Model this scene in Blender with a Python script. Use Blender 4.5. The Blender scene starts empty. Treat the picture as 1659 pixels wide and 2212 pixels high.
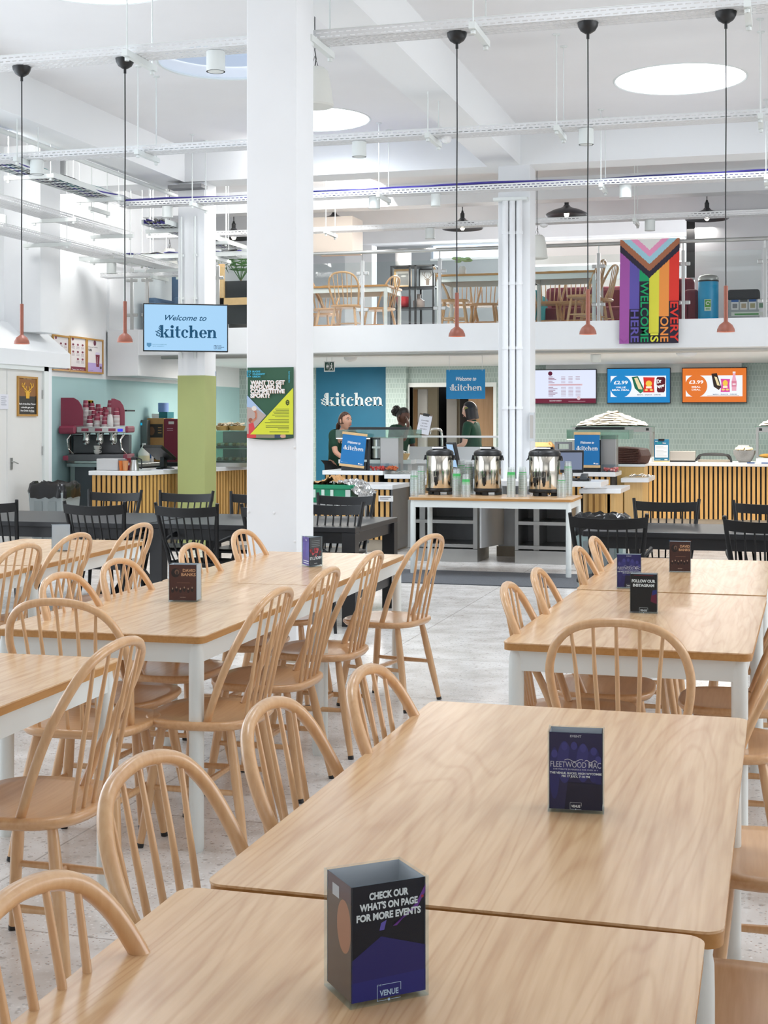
import bpy, bmesh, math, random
from mathutils import Vector, Matrix
R = math.radians
rnd = random.Random(7)
C = bpy.context.scene.collection
SC = bpy.context.scene

# ---------------------------------------------------------------- camera
IMG_W, IMG_H = 1659, 2212
FPX, HOR, CX = 3018.0, 910.0, 829.5
TH, ZC = R(15.85), 1.47
CT, ST = math.cos(TH), math.sin(TH)
cam_d = bpy.data.cameras.new('camera'); cam = bpy.data.objects.new('camera', cam_d); C.objects.link(cam)
cam.location = (0, 0, ZC); cam.rotation_euler = (R(90), 0, TH)
cam_d.sensor_fit = 'HORIZONTAL'; cam_d.sensor_width = 36.0
cam_d.lens = FPX / IMG_W * 36.0
cam_d.shift_y = -(IMG_H / 2 - HOR) / IMG_W
cam_d.clip_end = 200
SC.camera = cam

# ---------------------------------------------------------------- world, light, exposure
world = bpy.data.worlds.new('sky'); SC.world = world; world.use_nodes = True
bg = world.node_tree.nodes['Background']; bg.inputs[0].default_value = (.80, .90, 1.0, 1); bg.inputs[1].default_value = 2.0
SC.view_settings.view_transform = 'Standard'; SC.view_settings.look = 'None'
SC.view_settings.exposure = 0.05; SC.view_settings.gamma = 1.0; SC.view_settings.use_curve_mapping = False
SC.cycles.use_denoising = True
SC.cycles.max_bounces = 7; SC.cycles.diffuse_bounces = 4; SC.cycles.glossy_bounces = 3
SC.cycles.transmission_bounces = 4; SC.cycles.transparent_max_bounces = 16
SC.cycles.caustics_reflective = False; SC.cycles.caustics_refractive = False
SC.cycles.sample_clamp_indirect = 3; SC.cycles.adaptive_threshold = .03

def area_light(name, loc, direction, sx, sy, power, col=(1, 1, 1), disk=False, spread=180):
    d = bpy.data.lights.new(name, 'AREA'); o = bpy.data.objects.new(name, d); C.objects.link(o)
    d.shape = 'DISK' if disk else 'RECTANGLE'; d.size = sx
    if not disk: d.size_y = sy
    d.energy = power; d.color = col; d.spread = R(spread)
    o.location = loc; o.rotation_euler = Vector(direction).to_track_quat('-Z', 'Y').to_euler()
    return o
DAY = (.94, .97, 1.0)
area_light('left_window_daylight', (-8.0, 6.0, 2.2), (1, 0.05, -.12), 9.0, 2.9, 150, DAY)
area_light('rear_window_daylight', (-1.5, -4.6, 2.1), (0, 1, -.05), 11, 2.3, 70, DAY)
area_light('right_side_fill', (6.8, 8.0, 2.4), (-1, .1, 0), 12, 3.0, 400, DAY)  # added fill from the right, brightening the left wall; no window there
area_light('mezzanine_window_daylight', (-1.2, 22.9, 4.0), (0, -1, .05), 9, .9, 160, DAY)
area_light('left_wall_fill', (-5.3, 16.35, 4.56), (-.85, .12, -.5), 3.2, .6, 70, (1, .98, .96))  # unseen fill behind the beam, added to brighten the left wall
area_light('left_wall_fill', (-5.3, 16.35, 4.56), (-.85, .12, -.5), 3.2, .6, 70, (1, .98, .96))  # the same added fill again, doubling its light
area_light('left_wall_fill', (-7.9, 12.0, 4.6), (-.05, .8, -.5), 1.2, 1.6, 150, (1, .99, .97))  # added fill out of view, reaching into the left bay
area_light('left_wall_fill', (-7.75, 15.95, 4.6), (-.3, .15, -1), 1.3, .7, 46, (1, .99, .97))  # added fill hidden by the cross beam, lighting the left wall from above
SKYLIGHTS = [(-.90, 13.25), (-4.74, 13.95), (-4.74, 11.55), (-4.74, 9.1), (-.90, 7.0), (2.9, 13.3), (-.90, 4.2), (-4.74, 6.4)]
for i, (x, y) in enumerate(SKYLIGHTS):
    if i != 2: area_light('skylight_daylight', (x, y, 4.98), (0, 0, -1), 1.16, 0, 80 if y > 9 else 26, DAY, True, 150)
for (x, y) in [(-7.0, 18.9), (-6.2, 20.3), (-3.6, 19.2), (-.8, 19.2), (1.6, 19.2)]:
    area_light('servery_fill_light', (x, y, 2.29), (0, 0, -1), 1.1, .5, 62, (1, .95, .88))  # added panels under the slab, not seen there, that brighten the servery
for (x, y) in [(-5, 20), (-1.5, 20), (2, 20)]:
    area_light('mezzanine_ceiling_light', (x, y, 4.15), (0, 0, -1), 1.2, .6, 46, (1, .95, .9))

# ---------------------------------------------------------------- pixel -> place helpers (room axes: X right, Y into the room)
def _xy(t, d): return (d * (t * CT - ST), d * (CT + t * ST))
def at_z(u, v, z):
    d = FPX * (ZC - z) / (v - HOR); return _xy((u - CX) / FPX, d)
def at_y(u, v, Y):
    t = (u - CX) / FPX; d = Y / (CT + t * ST); return d * (t * CT - ST), ZC + d * (HOR - v) / FPX
def at_x(u, v, X):
    t = (u - CX) / FPX; d = X / (t * CT - ST); return d * (CT + t * ST), ZC + d * (HOR - v) / FPX
def depth(X, Y): return -X * ST + Y * CT

# ---------------------------------------------------------------- materials
def lin(h):
    if isinstance(h, str):
        h = h.lstrip('#'); c = [int(h[i:i + 2], 16) / 255 for i in (0, 2, 4)]
    else: c = [x / 255 for x in h]
    return tuple(x / 12.92 if x <= .04045 else ((x + .055) / 1.055) ** 2.4 for x in c) + (1,)
_M = {}
def mat(name, col='#ffffff', rough=.5, metal=0, emit=0, var=.0, vscale=20, bump=0, bscale=60, coat=0, spec=.5, sheen=0, trans=0):
    if name in _M: return _M[name]
    m = bpy.data.materials.new(name); m.use_nodes = True; _M[name] = m
    nt = m.node_tree; p = nt.nodes['Principled BSDF']
    c = lin(col)
    p.inputs['Base Color'].default_value = c; p.inputs['Roughness'].default_value = rough; p.inputs['Metallic'].default_value = metal
    p.inputs['Specular IOR Level'].default_value = spec
    if coat: p.inputs['Coat Weight'].default_value = coat; p.inputs['Coat Roughness'].default_value = .15
    if sheen: p.inputs['Sheen Weight'].default_value = sheen
    if trans: p.inputs['Transmission Weight'].default_value = trans
    if emit:
        p.inputs['Base Color'].default_value = (.01, .01, .012, 1); p.inputs['Emission Color'].default_value = c; p.inputs['Emission Strength'].default_value = emit
        p.inputs['Specular IOR Level'].default_value = .1
    if var or bump:
        tc = nt.nodes.new('ShaderNodeTexCoord')
    if var:
        n = nt.nodes.new('ShaderNodeTexNoise'); n.inputs['Scale'].default_value = vscale; n.inputs['Detail'].default_value = 4
        r = nt.nodes.new('ShaderNodeMapRange'); r.inputs[1].default_value = .3; r.inputs[2].default_value = .7
        r.inputs[3].default_value = 1 - var; r.inputs[4].default_value = 1 + var
        mx = nt.nodes.new('ShaderNodeVectorMath'); mx.operation = 'SCALE'; mx.inputs[0].default_value = c[:3]
        nt.links.new(tc.outputs['Object'], n.inputs['Vector']); nt.links.new(n.outputs[0], r.inputs[0])
        nt.links.new(r.outputs[0], mx.inputs['Scale']); nt.links.new(mx.outputs[0], p.inputs['Base Color'])
    if bump:
        n = nt.nodes.new('ShaderNodeTexNoise'); n.inputs['Scale'].default_value = bscale; n.inputs['Detail'].default_value = 3
        b = nt.nodes.new('ShaderNodeBump'); b.inputs['Strength'].default_value = bump; b.inputs['Distance'].default_value = .01
        nt.links.new(tc.outputs['Object'], n.inputs['Vector']); nt.links.new(n.outputs[0], b.inputs['Height']); nt.links.new(b.outputs[0], p.inputs['Normal'])
    return m
def flat(col, rough=.55):                       # a printed or painted colour
    return mat('paint_' + col.lstrip('#'), col, rough)
def glow(col, s=1.0):
    return mat('glow_%s_%g' % (col.lstrip('#'), s), col, .3, emit=s)
def glass_mat(name, tint='#eef6f3', refl=.07, alpha=0.0, rough=.02):
    if name in _M: return _M[name]
    m = bpy.data.materials.new(name); m.use_nodes = True; _M[name] = m; nt = m.node_tree; nt.nodes.clear()
    o = nt.nodes.new('ShaderNodeOutputMaterial'); t = nt.nodes.new('ShaderNodeBsdfTransparent'); t.inputs[0].default_value = lin(tint)
    g = nt.nodes.new('ShaderNodeBsdfGlossy'); g.inputs['Roughness'].default_value = rough
    mr = nt.nodes.new('ShaderNodeFresnel'); mr.inputs[0].default_value = 1.0 + refl * 7
    mx = nt.nodes.new('ShaderNodeMixShader'); ge = nt.nodes.new('ShaderNodeNewGeometry'); iv = nt.nodes.new('ShaderNodeMath'); iv.operation = 'SUBTRACT'; iv.inputs[0].default_value = 1; nt.links.new(ge.outputs['Backfacing'], iv.inputs[1])
    fm = nt.nodes.new('ShaderNodeMath'); fm.operation = 'MULTIPLY'; nt.links.new(mr.outputs[0], fm.inputs[0]); nt.links.new(iv.outputs[0], fm.inputs[1])
    nt.links.new(fm.outputs[0], mx.inputs[0]); nt.links.new(t.outputs[0], mx.inputs[1]); nt.links.new(g.outputs[0], mx.inputs[2])
    last = mx
    if alpha:
        d = nt.nodes.new('ShaderNodeBsdfDiffuse'); d.inputs[0].default_value = lin(tint)
        m2 = nt.nodes.new('ShaderNodeMixShader'); m2.inputs[0].default_value = alpha
        nt.links.new(mx.outputs[0], m2.inputs[1]); nt.links.new(d.outputs[0], m2.inputs[2]); last = m2
    nt.links.new(last.outputs[0], o.inputs[0]); return m
def wood(name, c1, c2, rough=.4, scale=1.0, along='Y', band=9.0, dist=5.0, coat=.15, line=.15):
    if name in _M: return _M[name]
    m = bpy.data.materials.new(name); m.use_nodes = True; _M[name] = m; nt = m.node_tree; p = nt.nodes['Principled BSDF']
    tc = nt.nodes.new('ShaderNodeTexCoord'); oi = nt.nodes.new('ShaderNodeObjectInfo')
    add = nt.nodes.new('ShaderNodeVectorMath'); add.operation = 'ADD'
    cmb = nt.nodes.new('ShaderNodeVectorMath'); cmb.operation = 'SCALE'; cmb.inputs[0].default_value = (7, 5, 3)
    nt.links.new(oi.outputs['Random'], cmb.inputs['Scale']); nt.links.new(tc.outputs['Object'], add.inputs[0]); nt.links.new(cmb.outputs[0], add.inputs[1])
    mp = nt.nodes.new('ShaderNodeMapping'); s = {'X': (.09, 1, 1), 'Y': (1, .09, 1), 'Z': (1, 1, .09)}[along]
    mp.inputs['Scale'].default_value = tuple(scale * k for k in s); nt.links.new(add.outputs[0], mp.inputs['Vector'])
    n1 = nt.nodes.new('ShaderNodeTexNoise'); n1.inputs['Scale'].default_value = 4.2; n1.inputs['Detail'].default_value = 2.5; n1.inputs['Distortion'].default_value = .5
    nt.links.new(mp.outputs[0], n1.inputs['Vector'])
    ml = nt.nodes.new('ShaderNodeMath'); ml.operation = 'MULTIPLY'; ml.inputs[1].default_value = band * 4.2; nt.links.new(n1.outputs[0], ml.inputs[0])
    fs_ = nt.nodes.new('ShaderNodeMath'); fs_.operation = 'SINE'; nt.links.new(ml.outputs[0], fs_.inputs[0]); fr = nt.nodes.new('ShaderNodeMath'); fr.operation = 'MULTIPLY_ADD'; fr.inputs[1].default_value = .5; fr.inputs[2].default_value = .5; nt.links.new(fs_.outputs[0], fr.inputs[0])
    n2 = nt.nodes.new('ShaderNodeTexNoise'); n2.inputs['Scale'].default_value = 55; n2.inputs['Detail'].default_value = 3
    mp2 = nt.nodes.new('ShaderNodeMapping'); s2 = {'X': (.05, 1, 1), 'Y': (1, .05, 1), 'Z': (1, 1, .05)}[along]; mp2.inputs['Scale'].default_value = tuple(scale * k for k in s2)
    nt.links.new(add.outputs[0], mp2.inputs['Vector']); nt.links.new(mp2.outputs[0], n2.inputs['Vector'])
    pw = nt.nodes.new('ShaderNodeMath'); pw.operation = 'POWER'; pw.inputs[1].default_value = 5; nt.links.new(fr.outputs[0], pw.inputs[0])
    sc = nt.nodes.new('ShaderNodeMath'); sc.operation = 'MULTIPLY_ADD'; sc.inputs[1].default_value = .9; sc.inputs[2].default_value = .18; nt.links.new(n2.outputs[0], sc.inputs[0])
    mx = nt.nodes.new('ShaderNodeMath'); mx.operation = 'MULTIPLY_ADD'; mx.inputs[1].default_value = -line
    nt.links.new(pw.outputs[0], mx.inputs[0]); nt.links.new(sc.outputs[0], mx.inputs[2])
    cr = nt.nodes.new('ShaderNodeValToRGB'); cr.color_ramp.elements[0].color = lin(c2); cr.color_ramp.elements[1].color = lin(c1)
    cr.color_ramp.elements[0].position = .12; cr.color_ramp.elements[1].position = .75
    nt.links.new(mx.outputs[0], cr.inputs[0]); nt.links.new(cr.outputs[0], p.inputs['Base Color'])
    p.inputs['Roughness'].default_value = rough; p.inputs['Coat Weight'].default_value = coat; p.inputs['Coat Roughness'].default_value = .2
    return m

WHITE = mat('white_paint', '#f0f2f4', .6, var=.015, vscale=3)
CEILW = mat('ceiling_paint', '#f3f3f4', .7, var=.012, vscale=2)
BEAMW = mat('beam_paint', '#f5f7f8', .55)
OAK = wood('oak_laminate', '#e6c196', '#b98757', .24, 1.0, 'Y', 32)
OAKX = wood('oak_laminate_cross', '#dfc3a0', '#c9a57e', .32, 1.0, 'X', 32)
OAKEDGE = wood('ply_edge', '#bd8a4c', '#a87338', .5, 2.0, 'Y')
BEECH = wood('beech', '#dbb285', '#c9976a', .3, 1.6, 'Z', 5, coat=.3)
BEECHY = wood('beech_seat', '#dbae80', '#c79262', .28, 1.6, 'X', 6, coat=.35)
SLAT = wood('oak_slat', '#d8ab66', '#bd8c48', .5, 1.5, 'Z', 6)
OAKDOOR = wood('oak_door', '#b08c66', '#98744e', .5, 1.0, 'Z', 7)
PALEWOOD = mat('pale_wood', '#d9b582', .5, var=.05)
FRAMEW = mat('white_frame', '#e6ebe9', .4)
BLACKW = wood('black_stained_wood', '#131418', '#0d0e11', .42, 1.0, 'X', 7, coat=.05)
BLACKC = mat('black_lacquer', '#0e0f11', .42, spec=.35)
BLACKP = mat('black_plastic', '#17181a', .4)
DARK = mat('dark_gap', '#1c1611', .8)
STEEL = mat('brushed_steel', '#b9bab8', .28, .9, var=.04, vscale=6)
CHROME = mat('polished_steel', '#d2d0cc', .10, 1)
DSTEEL = mat('dark_steel', '#67686a', .38, .8, var=.12, vscale=4)
SOLID = mat('white_worktop', '#eceef0', .22, var=.01)
GLASS = glass_mat('clear_glass', '#f7faf9')
GREENGLASS = glass_mat('edge_glass', '#d6e8e0', .07, .06)
ACRYL = glass_mat('clear_acrylic', '#f6fafc', .018, rough=.03)
PLASTW = mat('white_plastic', '#ececec', .4)
COPPER = mat('terracotta_metal', '#965a49', .45, .1)

# ---------------------------------------------------------------- mesh builder
class MB:
    def __init__(s): s.v = []; s.f = []; s.mi = []; s.mats = []; s.cur = 0; s.M = None
    def use(s, m):
        if m not in s.mats: s.mats.append(m)
        s.cur = s.mats.index(m); return s
    def add(s, vs, fs):
        b = len(s.v)
        for p in vs:
            p = Vector(p); s.v.append(s.M @ p if s.M else p)
        for f in fs: s.f.append([b + i for i in f]); s.mi.append(s.cur)
        return s
    def box(s, x0, x1, y0, y1, z0, z1):
        return s.add([(x0, y0, z0), (x1, y0, z0), (x1, y1, z0), (x0, y1, z0), (x0, y0, z1), (x1, y0, z1), (x1, y1, z1), (x0, y1, z1)],
                     [(0, 3, 2, 1), (4, 5, 6, 7), (0, 1, 5, 4), (1, 2, 6, 5), (2, 3, 7, 6), (3, 0, 4, 7)])
    def cbox(s, c, w, d, h, rz=0, rx=0, ry=0):
        m = Matrix.Translation(c) @ Matrix.Rotation(rz, 4, 'Z') @ Matrix.Rotation(rx, 4, 'X') @ Matrix.Rotation(ry, 4, 'Y')
        vs = [m @ Vector((a * w / 2, b * d / 2, e * h / 2)) for e in (-1, 1) for (a, b) in ((-1, -1), (1, -1), (1, 1), (-1, 1))]
        return s.add(vs, [(0, 3, 2, 1), (4, 5, 6, 7), (0, 1, 5, 4), (1, 2, 6, 5), (2, 3, 7, 6), (3, 0, 4, 7)])
    def tube(s, pts, r, n=8, cap=True, closed=False, flat=1.0):
        pts = [Vector(p) for p in pts]; k = len(pts); rr = r if isinstance(r, (list, tuple)) else [r] * k
        vs = []; up = None
        for i, p in enumerate(pts):
            if closed: t = pts[(i + 1) % k] - pts[i - 1]
            else: t = pts[min(i + 1, k - 1)] - pts[max(i - 1, 0)]
            t.normalize()
            if up is None:
                up = Vector((0, 0, 1)) if abs(t.z) < .9 else Vector((0, 1, 0))
            a = up - t * up.dot(t)
            if a.length < 1e-5: a = t.orthogonal()
            a.normalize(); up = a; b = t.cross(a)
            for j in range(n):
                an = 2 * math.pi * j / n; vs.append(p + a * (rr[i] * math.cos(an)) + b * (rr[i] * flat * math.sin(an)))
        fs = []
        for i in range(k if closed else k - 1):
            for j in range(n):
                i2 = (i + 1) % k; fs.append((i * n + j, i * n + (j + 1) % n, i2 * n + (j + 1) % n, i2 * n + j))
        if cap and not closed: fs.append(tuple(range(n - 1, -1, -1))); fs.append(tuple((k - 1) * n + j for j in range(n)))
        return s.add(vs, fs)
    def lathe(s, prof, n=20, c=(0, 0, 0), cap=True, axis=None):
        vs = []; c = Vector(c); q = axis and Vector((0, 0, 1)).rotation_difference(Vector(axis)).to_matrix()
        for (r, z) in prof:
            for j in range(n):
                a = 2 * math.pi * j / n; p = Vector((r * math.cos(a), r * math.sin(a), z)); vs.append(c + (q @ p if q else p))
        fs = [(i * n + j, i * n + (j + 1) % n, (i + 1) * n + (j + 1) % n, (i + 1) * n + j) for i in range(len(prof) - 1) for j in range(n)]
        if cap:
            if prof[0][0] > 1e-4: fs.append(tuple(range(n - 1, -1, -1)))
            if prof[-1][0] > 1e-4: fs.append(tuple((len(prof) - 1) * n + j for j in range(n)))
        return s.add(vs, fs)
    def prism(s, poly, z0, z1, side=None):       # polygon (ccw) in xy extruded z0..z1
        n = len(poly); vs = [(x, y, z0) for x, y in poly] + [(x, y, z1) for x, y in poly]
        base = s.cur; s.add(vs, [tuple(range(n - 1, -1, -1)), tuple(range(n, 2 * n))]); b = len(s.v) - 2 * n
        if side: s.use(side)
        for i in range(n): s.f.append([b + i, b + (i + 1) % n, b + n + (i + 1) % n, b + n + i]); s.mi.append(s.cur)
        s.cur = base; return s
    def xprism(s, poly, y0, y1):                 # polygon in xz extruded along y
        n = len(poly); vs = [(x, y0, z) for x, z in poly] + [(x, y1, z) for x, z in poly]
        return s.add(vs, [tuple(range(n)), tuple(range(2 * n - 1, n - 1, -1))] + [(i, i + n, (i + 1) % n + n, (i + 1) % n) for i in range(n)])
    def yprism(s, poly, x0, x1):                 # polygon in yz extruded along x
        n = len(poly); vs = [(x0, y, z) for y, z in poly] + [(x1, y, z) for y, z in poly]
        return s.add(vs, [tuple(range(n - 1, -1, -1)), tuple(range(n, 2 * n))] + [(i, (i + 1) % n, (i + 1) % n + n, i + n) for i in range(n)])
    def ball(s, c, rx, ry=None, rz=None, n=14, m=9):
        ry = ry or rx; rz = rz or rx; vs = [(c[0], c[1], c[2] - rz)]
        for i in range(1, m):
            ph = math.pi * i / m - math.pi / 2
            for j in range(n):
                a = 2 * math.pi * j / n; vs.append((c[0] + rx * math.cos(ph) * math.cos(a), c[1] + ry * math.cos(ph) * math.sin(a), c[2] + rz * math.sin(ph)))
        vs.append((c[0], c[1], c[2] + rz)); L = len(vs) - 1; fs = []
        for j in range(n):
            fs.append((0, 1 + (j + 1) % n, 1 + j)); b = 1 + (m - 2) * n; fs.append((L, b + j, b + (j + 1) % n))
        for i in range(m - 2):
            for j in range(n): fs.append((1 + i * n + j, 1 + i * n + (j + 1) % n, 1 + (i + 1) * n + (j + 1) % n, 1 + (i + 1) * n + j))
        return s.add(vs, fs)
    def grid(s, fn, nu, nv):                     # fn(u,v) in 0..1
        vs = [fn(i / nu, j / nv) for j in range(nv + 1) for i in range(nu + 1)]; w = nu + 1
        return s.add(vs, [(j * w + i, j * w + i + 1, (j + 1) * w + i + 1, (j + 1) * w + i) for j in range(nv) for i in range(nu)])
    def build(s, name, m=None, parent=None, smooth=40, bevel=0, loc=None, rz=0):
        me = bpy.data.meshes.new(name); me.from_pydata([tuple(p) for p in s.v], [], s.f)
        mats = s.mats if s.mats else [m]
        if m is not None and s.mats and m not in s.mats: mats = s.mats
        for k in mats: me.materials.append(k)
        if len(mats) > 1: me.polygons.foreach_set('material_index', s.mi)
        me.validate(); me.update()
        if smooth:
            bm = bmesh.new(); bm.from_mesh(me); lim = R(smooth)
            for e in bm.edges: e.smooth = len(e.link_faces) == 2 and e.calc_face_angle(0) < lim
            for f in bm.faces: f.smooth = True
            bm.to_mesh(me); bm.free()
        o = bpy.data.objects.new(name, me); C.objects.link(o)
        if loc is not None: o.location = loc
        o.rotation_euler = (0, 0, rz)
        if parent: o.parent = parent
        if bevel:
            b = o.modifiers.new('bevel', 'BEVEL'); b.width = bevel; b.segments = 2; b.limit_method = 'ANGLE'; b.angle_limit = R(50)
        return o
def tag(o, label, cat, group=None, kind=None):
    o['label'] = label; o['category'] = cat
    if group: o['group'] = group
    if kind: o['kind'] = kind
    return o
def thing(name, label, cat, loc=(0, 0, 0), rz=0, group=None):
    o = bpy.data.objects.new(name, None); C.objects.link(o); o.empty_display_size = .1
    o.location = loc; o.rotation_euler = (0, 0, rz); return tag(o, label, cat, group)
def struct(mb, name, m=None, **k):
    o = mb.build(name, m, **k); o['kind'] = 'structure'; return o
KIDS = {}
def dup(root, loc, rz, label, group=None):
    r = root.copy(); C.objects.link(r); r.location = loc; r.rotation_euler = (0, 0, rz); r['label'] = label
    if group: r['group'] = group
    for ch in kids(root):
        c = ch.copy(); C.objects.link(c); c.parent = r
        for g in kids(ch):
            d = g.copy(); C.objects.link(d); d.parent = c
    return r
def kids(o):
    if o.name not in KIDS: KIDS[o.name] = list(o.children)
    return KIDS[o.name]
def rrect(w, d, r, n=5, cx=0, cy=0):
    pts = []
    for (sx, sy, a0) in ((1, 1, 0), (-1, 1, 90), (-1, -1, 180), (1, -1, 270)):
        for i in range(n + 1):
            a = R(a0 + 90 * i / n); pts.append((cx + sx * (w / 2 - r) + r * math.cos(a), cy + sy * (d / 2 - r) + r * math.sin(a)))
    return pts
def catmull(P, n=6):
    P = [Vector(p) for p in P]; out = []
    for i in range(len(P) - 1):
        p0 = P[max(i - 1, 0)]; p1 = P[i]; p2 = P[i + 1]; p3 = P[min(i + 2, len(P) - 1)]
        for k in range(n):
            t = k / n; out.append(.5 * ((2 * p1) + (p2 - p0) * t + (2 * p0 - 5 * p1 + 4 * p2 - p3) * t * t + (3 * p1 - p0 - 3 * p2 + p3) * t ** 3))
    out.append(P[-1]); return out

# ---------------------------------------------------------------- flat printed artwork (local XZ plane, facing -Y)
_T = {}
def text_geo(s, bold=0.0, shear=0.0, space=1.0):
    k = (s, bold, shear, space)
    if k in _T: return _T[k]
    cu = bpy.data.curves.new('t', 'FONT'); cu.body = s; cu.size = 1; cu.offset = bold; cu.shear = shear; cu.space_character = space; cu.resolution_u = 3
    o = bpy.data.objects.new('t', cu); me = bpy.data.meshes.new_from_object(o)
    vs = [(v.co.x, v.co.y) for v in me.vertices]; fs = [tuple(p.vertices) for p in me.polygons]
    bpy.data.objects.remove(o); bpy.data.curves.remove(cu); bpy.data.meshes.remove(me)
    _T[k] = (vs, fs); return _T[k]
class Art:
    def __init__(s, ox=0, oz=0, y=0.0, eps=.0006): s.mb = MB(); s.txs = []; s.ox = ox; s.oz = oz; s.y = y; s.eps = eps; s.n = 0; s.bb = []
    def layer(s, pts):
        x0 = min(p[0] for p in pts); x1 = max(p[0] for p in pts); z0 = min(p[1] for p in pts); z1 = max(p[1] for p in pts)
        n = 1 + max([b[4] for b in s.bb if b[0] < x1 and b[1] > x0 and b[2] < z1 and b[3] > z0] + [s.base if hasattr(s, 'base') else 0])
        s.bb.append((x0, x1, z0, z1, n)); s.n = max(s.n, n); return n
    def _put(s, mb, pts, fs, m):
        n = s.fix if getattr(s, 'fix', None) else s.layer(pts); mb.use(m); mb.add([(s.ox + x, s.y - s.eps * n, s.oz + z) for x, z in pts], fs); return s
    def poly(s, pts, m): return s._put(s.mb, pts, [tuple(range(len(pts)))], m)
    def rect(s, x, z, w, h, m): return s.poly([(x, z), (x + w, z), (x + w, z + h), (x, z + h)], m)
    def ell(s, x, z, rx, rz, m, n=28): return s.poly([(x + rx * math.cos(2 * math.pi * i / n), z + rz * math.sin(2 * math.pi * i / n)) for i in range(n)], m)
    def line(s, pts, w, m):
        s.fix = s.layer(pts) if not getattr(s, 'fix', None) else s.fix
        for (a, b) in zip(pts, pts[1:]):
            dx, dz = b[0] - a[0], b[1] - a[1]; L = math.hypot(dx, dz) or 1; nx, nz = -dz / L * w / 2, dx / L * w / 2
            s.poly([(a[0] - nx, a[1] - nz), (b[0] - nx, b[1] - nz), (b[0] + nx, b[1] + nz), (a[0] + nx, a[1] + nz)], m)
        s.fix = None; return s
    def text(s, t, x, z, size, m, bold=.0, shear=0, align='L', rot=0, width=None, space=1.0):
        vs, fs = text_geo(t, bold, shear, space)
        if not vs: return s
        x0 = min(v[0] for v in vs); x1 = max(v[0] for v in vs); w = (x1 - x0) * size; k = 1.0
        if width: k = width / w; w = width
        off = {'L': 0, 'C': -w / 2, 'R': -w}[align]; ca, sa = math.cos(R(rot)), math.sin(R(rot)); out = []
        for (a, b) in vs:
            px = (a - x0) * size * k + off; pz = b * size; out.append((x + px * ca - pz * sa, z + px * sa + pz * ca))
        s.txs.append(MB()); return s._put(s.txs[-1], out, fs, m)
    def shapes(s, geo, x, z, sx, sz, m, rot=0):
        ca, sa = math.cos(R(rot)), math.sin(R(rot))
        G = [([(x + a * sx * ca - b * sz * sa, z + a * sx * sa + b * sz * ca) for a, b in vs], fs) for (vs, fs) in geo]
        n = s.layer([p for vs, fs in G for p in vs]); T = MB(); s.txs.append(T); T.use(m)
        for vs, fs in G: T.add([(s.ox + a, s.y - s.eps * n, s.oz + b) for a, b in vs], fs)
        return s
    def build(s, parent, name='printed_design', tname='lettering'):
        a = None
        if s.mb.v: a = s.mb.build(name, None, parent, smooth=0)
        for T in s.txs: T.build(tname, None, parent, smooth=0)
        return a
def arc_band(cx, cy, ro, rp, ri, rq, a0, a1, n=16):
    vs = []
    for i in range(n + 1):
        a = R(a0 + (a1 - a0) * i / n); vs.append((cx + ro * math.cos(a), cy + rp * math.sin(a)))
    for i in range(n + 1):
        a = R(a0 + (a1 - a0) * i / n); vs.append((cx + ri * math.cos(a), cy + rq * math.sin(a)))
    return (vs, [(i, i + 1, n + 2 + i, n + 1 + i) for i in range(n)])
def bx2(x0, x1, y0, y1): return ([(x0, y0), (x1, y0), (x1, y1), (x0, y1)], [(0, 1, 2, 3)])
def pg(*p): return (list(p), [tuple(range(len(p)))])
def kitchen_word():                              # heavy slab-serif lower-case letters, x-height 1
    G = []; x = 0
    def stem(x, h, top=True):
        G.append(bx2(x + .06, x + .36, 0, h)); G.append(bx2(x - .04, x + .46, 0, .11))
        if top: G.append(pg((x - .06, h - .12), (x + .1, h - .16), (x + .1, h), (x - .06, h - .03)))
    stem(x, 1.48); G.append(pg((x + .36, .42), (x + .5, .42), (x + .92, .9), (x + .72, .9))); G.append(bx2(x + .6, x + 1.02, .88, .98))
    G.append(pg((x + .42, .52), (x + .62, .68), (x + 1.02, .06), (x + .7, .06))); G.append(bx2(x + .58, x + 1.14, 0, .11)); x += 1.2
    stem(x, .98); e = [(x + .21 + .19 * math.cos(R(a)), 1.3 + .19 * math.sin(R(a))) for a in range(0, 360, 24)]; G.append((e, [tuple(range(len(e)))])); x += .54
    G.append(bx2(x + .14, x + .42, .18, 1.3)); G.append(pg((x + .14, 1.3), (x + .42, 1.3), (x + .42, 1.42))); G.append(bx2(x, x + .66, .86, .98))
    G.append(arc_band(x + .44, .24, .3, .26, .05, .1, 180, 320)); x += .72
    G.append(arc_band(x + .48, .49, .46, .51, .17, .41, 38, 318, 22)); e = [(x + .72 + .15 * math.cos(R(a)), .74 + .15 * math.sin(R(a))) for a in range(0, 360, 30)]; G.append((e, [tuple(range(len(e)))])); x += .98
    def hump(x):
        G.append(arc_band(x + .6, .6, .4, .4, .1, .28, 0, 165, 14)); G.append(bx2(x + .7, x + 1.0, 0, .62)); G.append(bx2(x + .6, x + 1.1, 0, .11))
    stem(x, 1.48); hump(x); x += 1.18
    G.append(arc_band(x + .47, .49, .46, .51, .17, .41, 0, 322, 24)); G.append(bx2(x + .12, x + .92, .45, .56)); x += 1.0
    stem(x, .98); hump(x); x += 1.12
    return G, x
KIT, KITW = kitchen_word()
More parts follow.
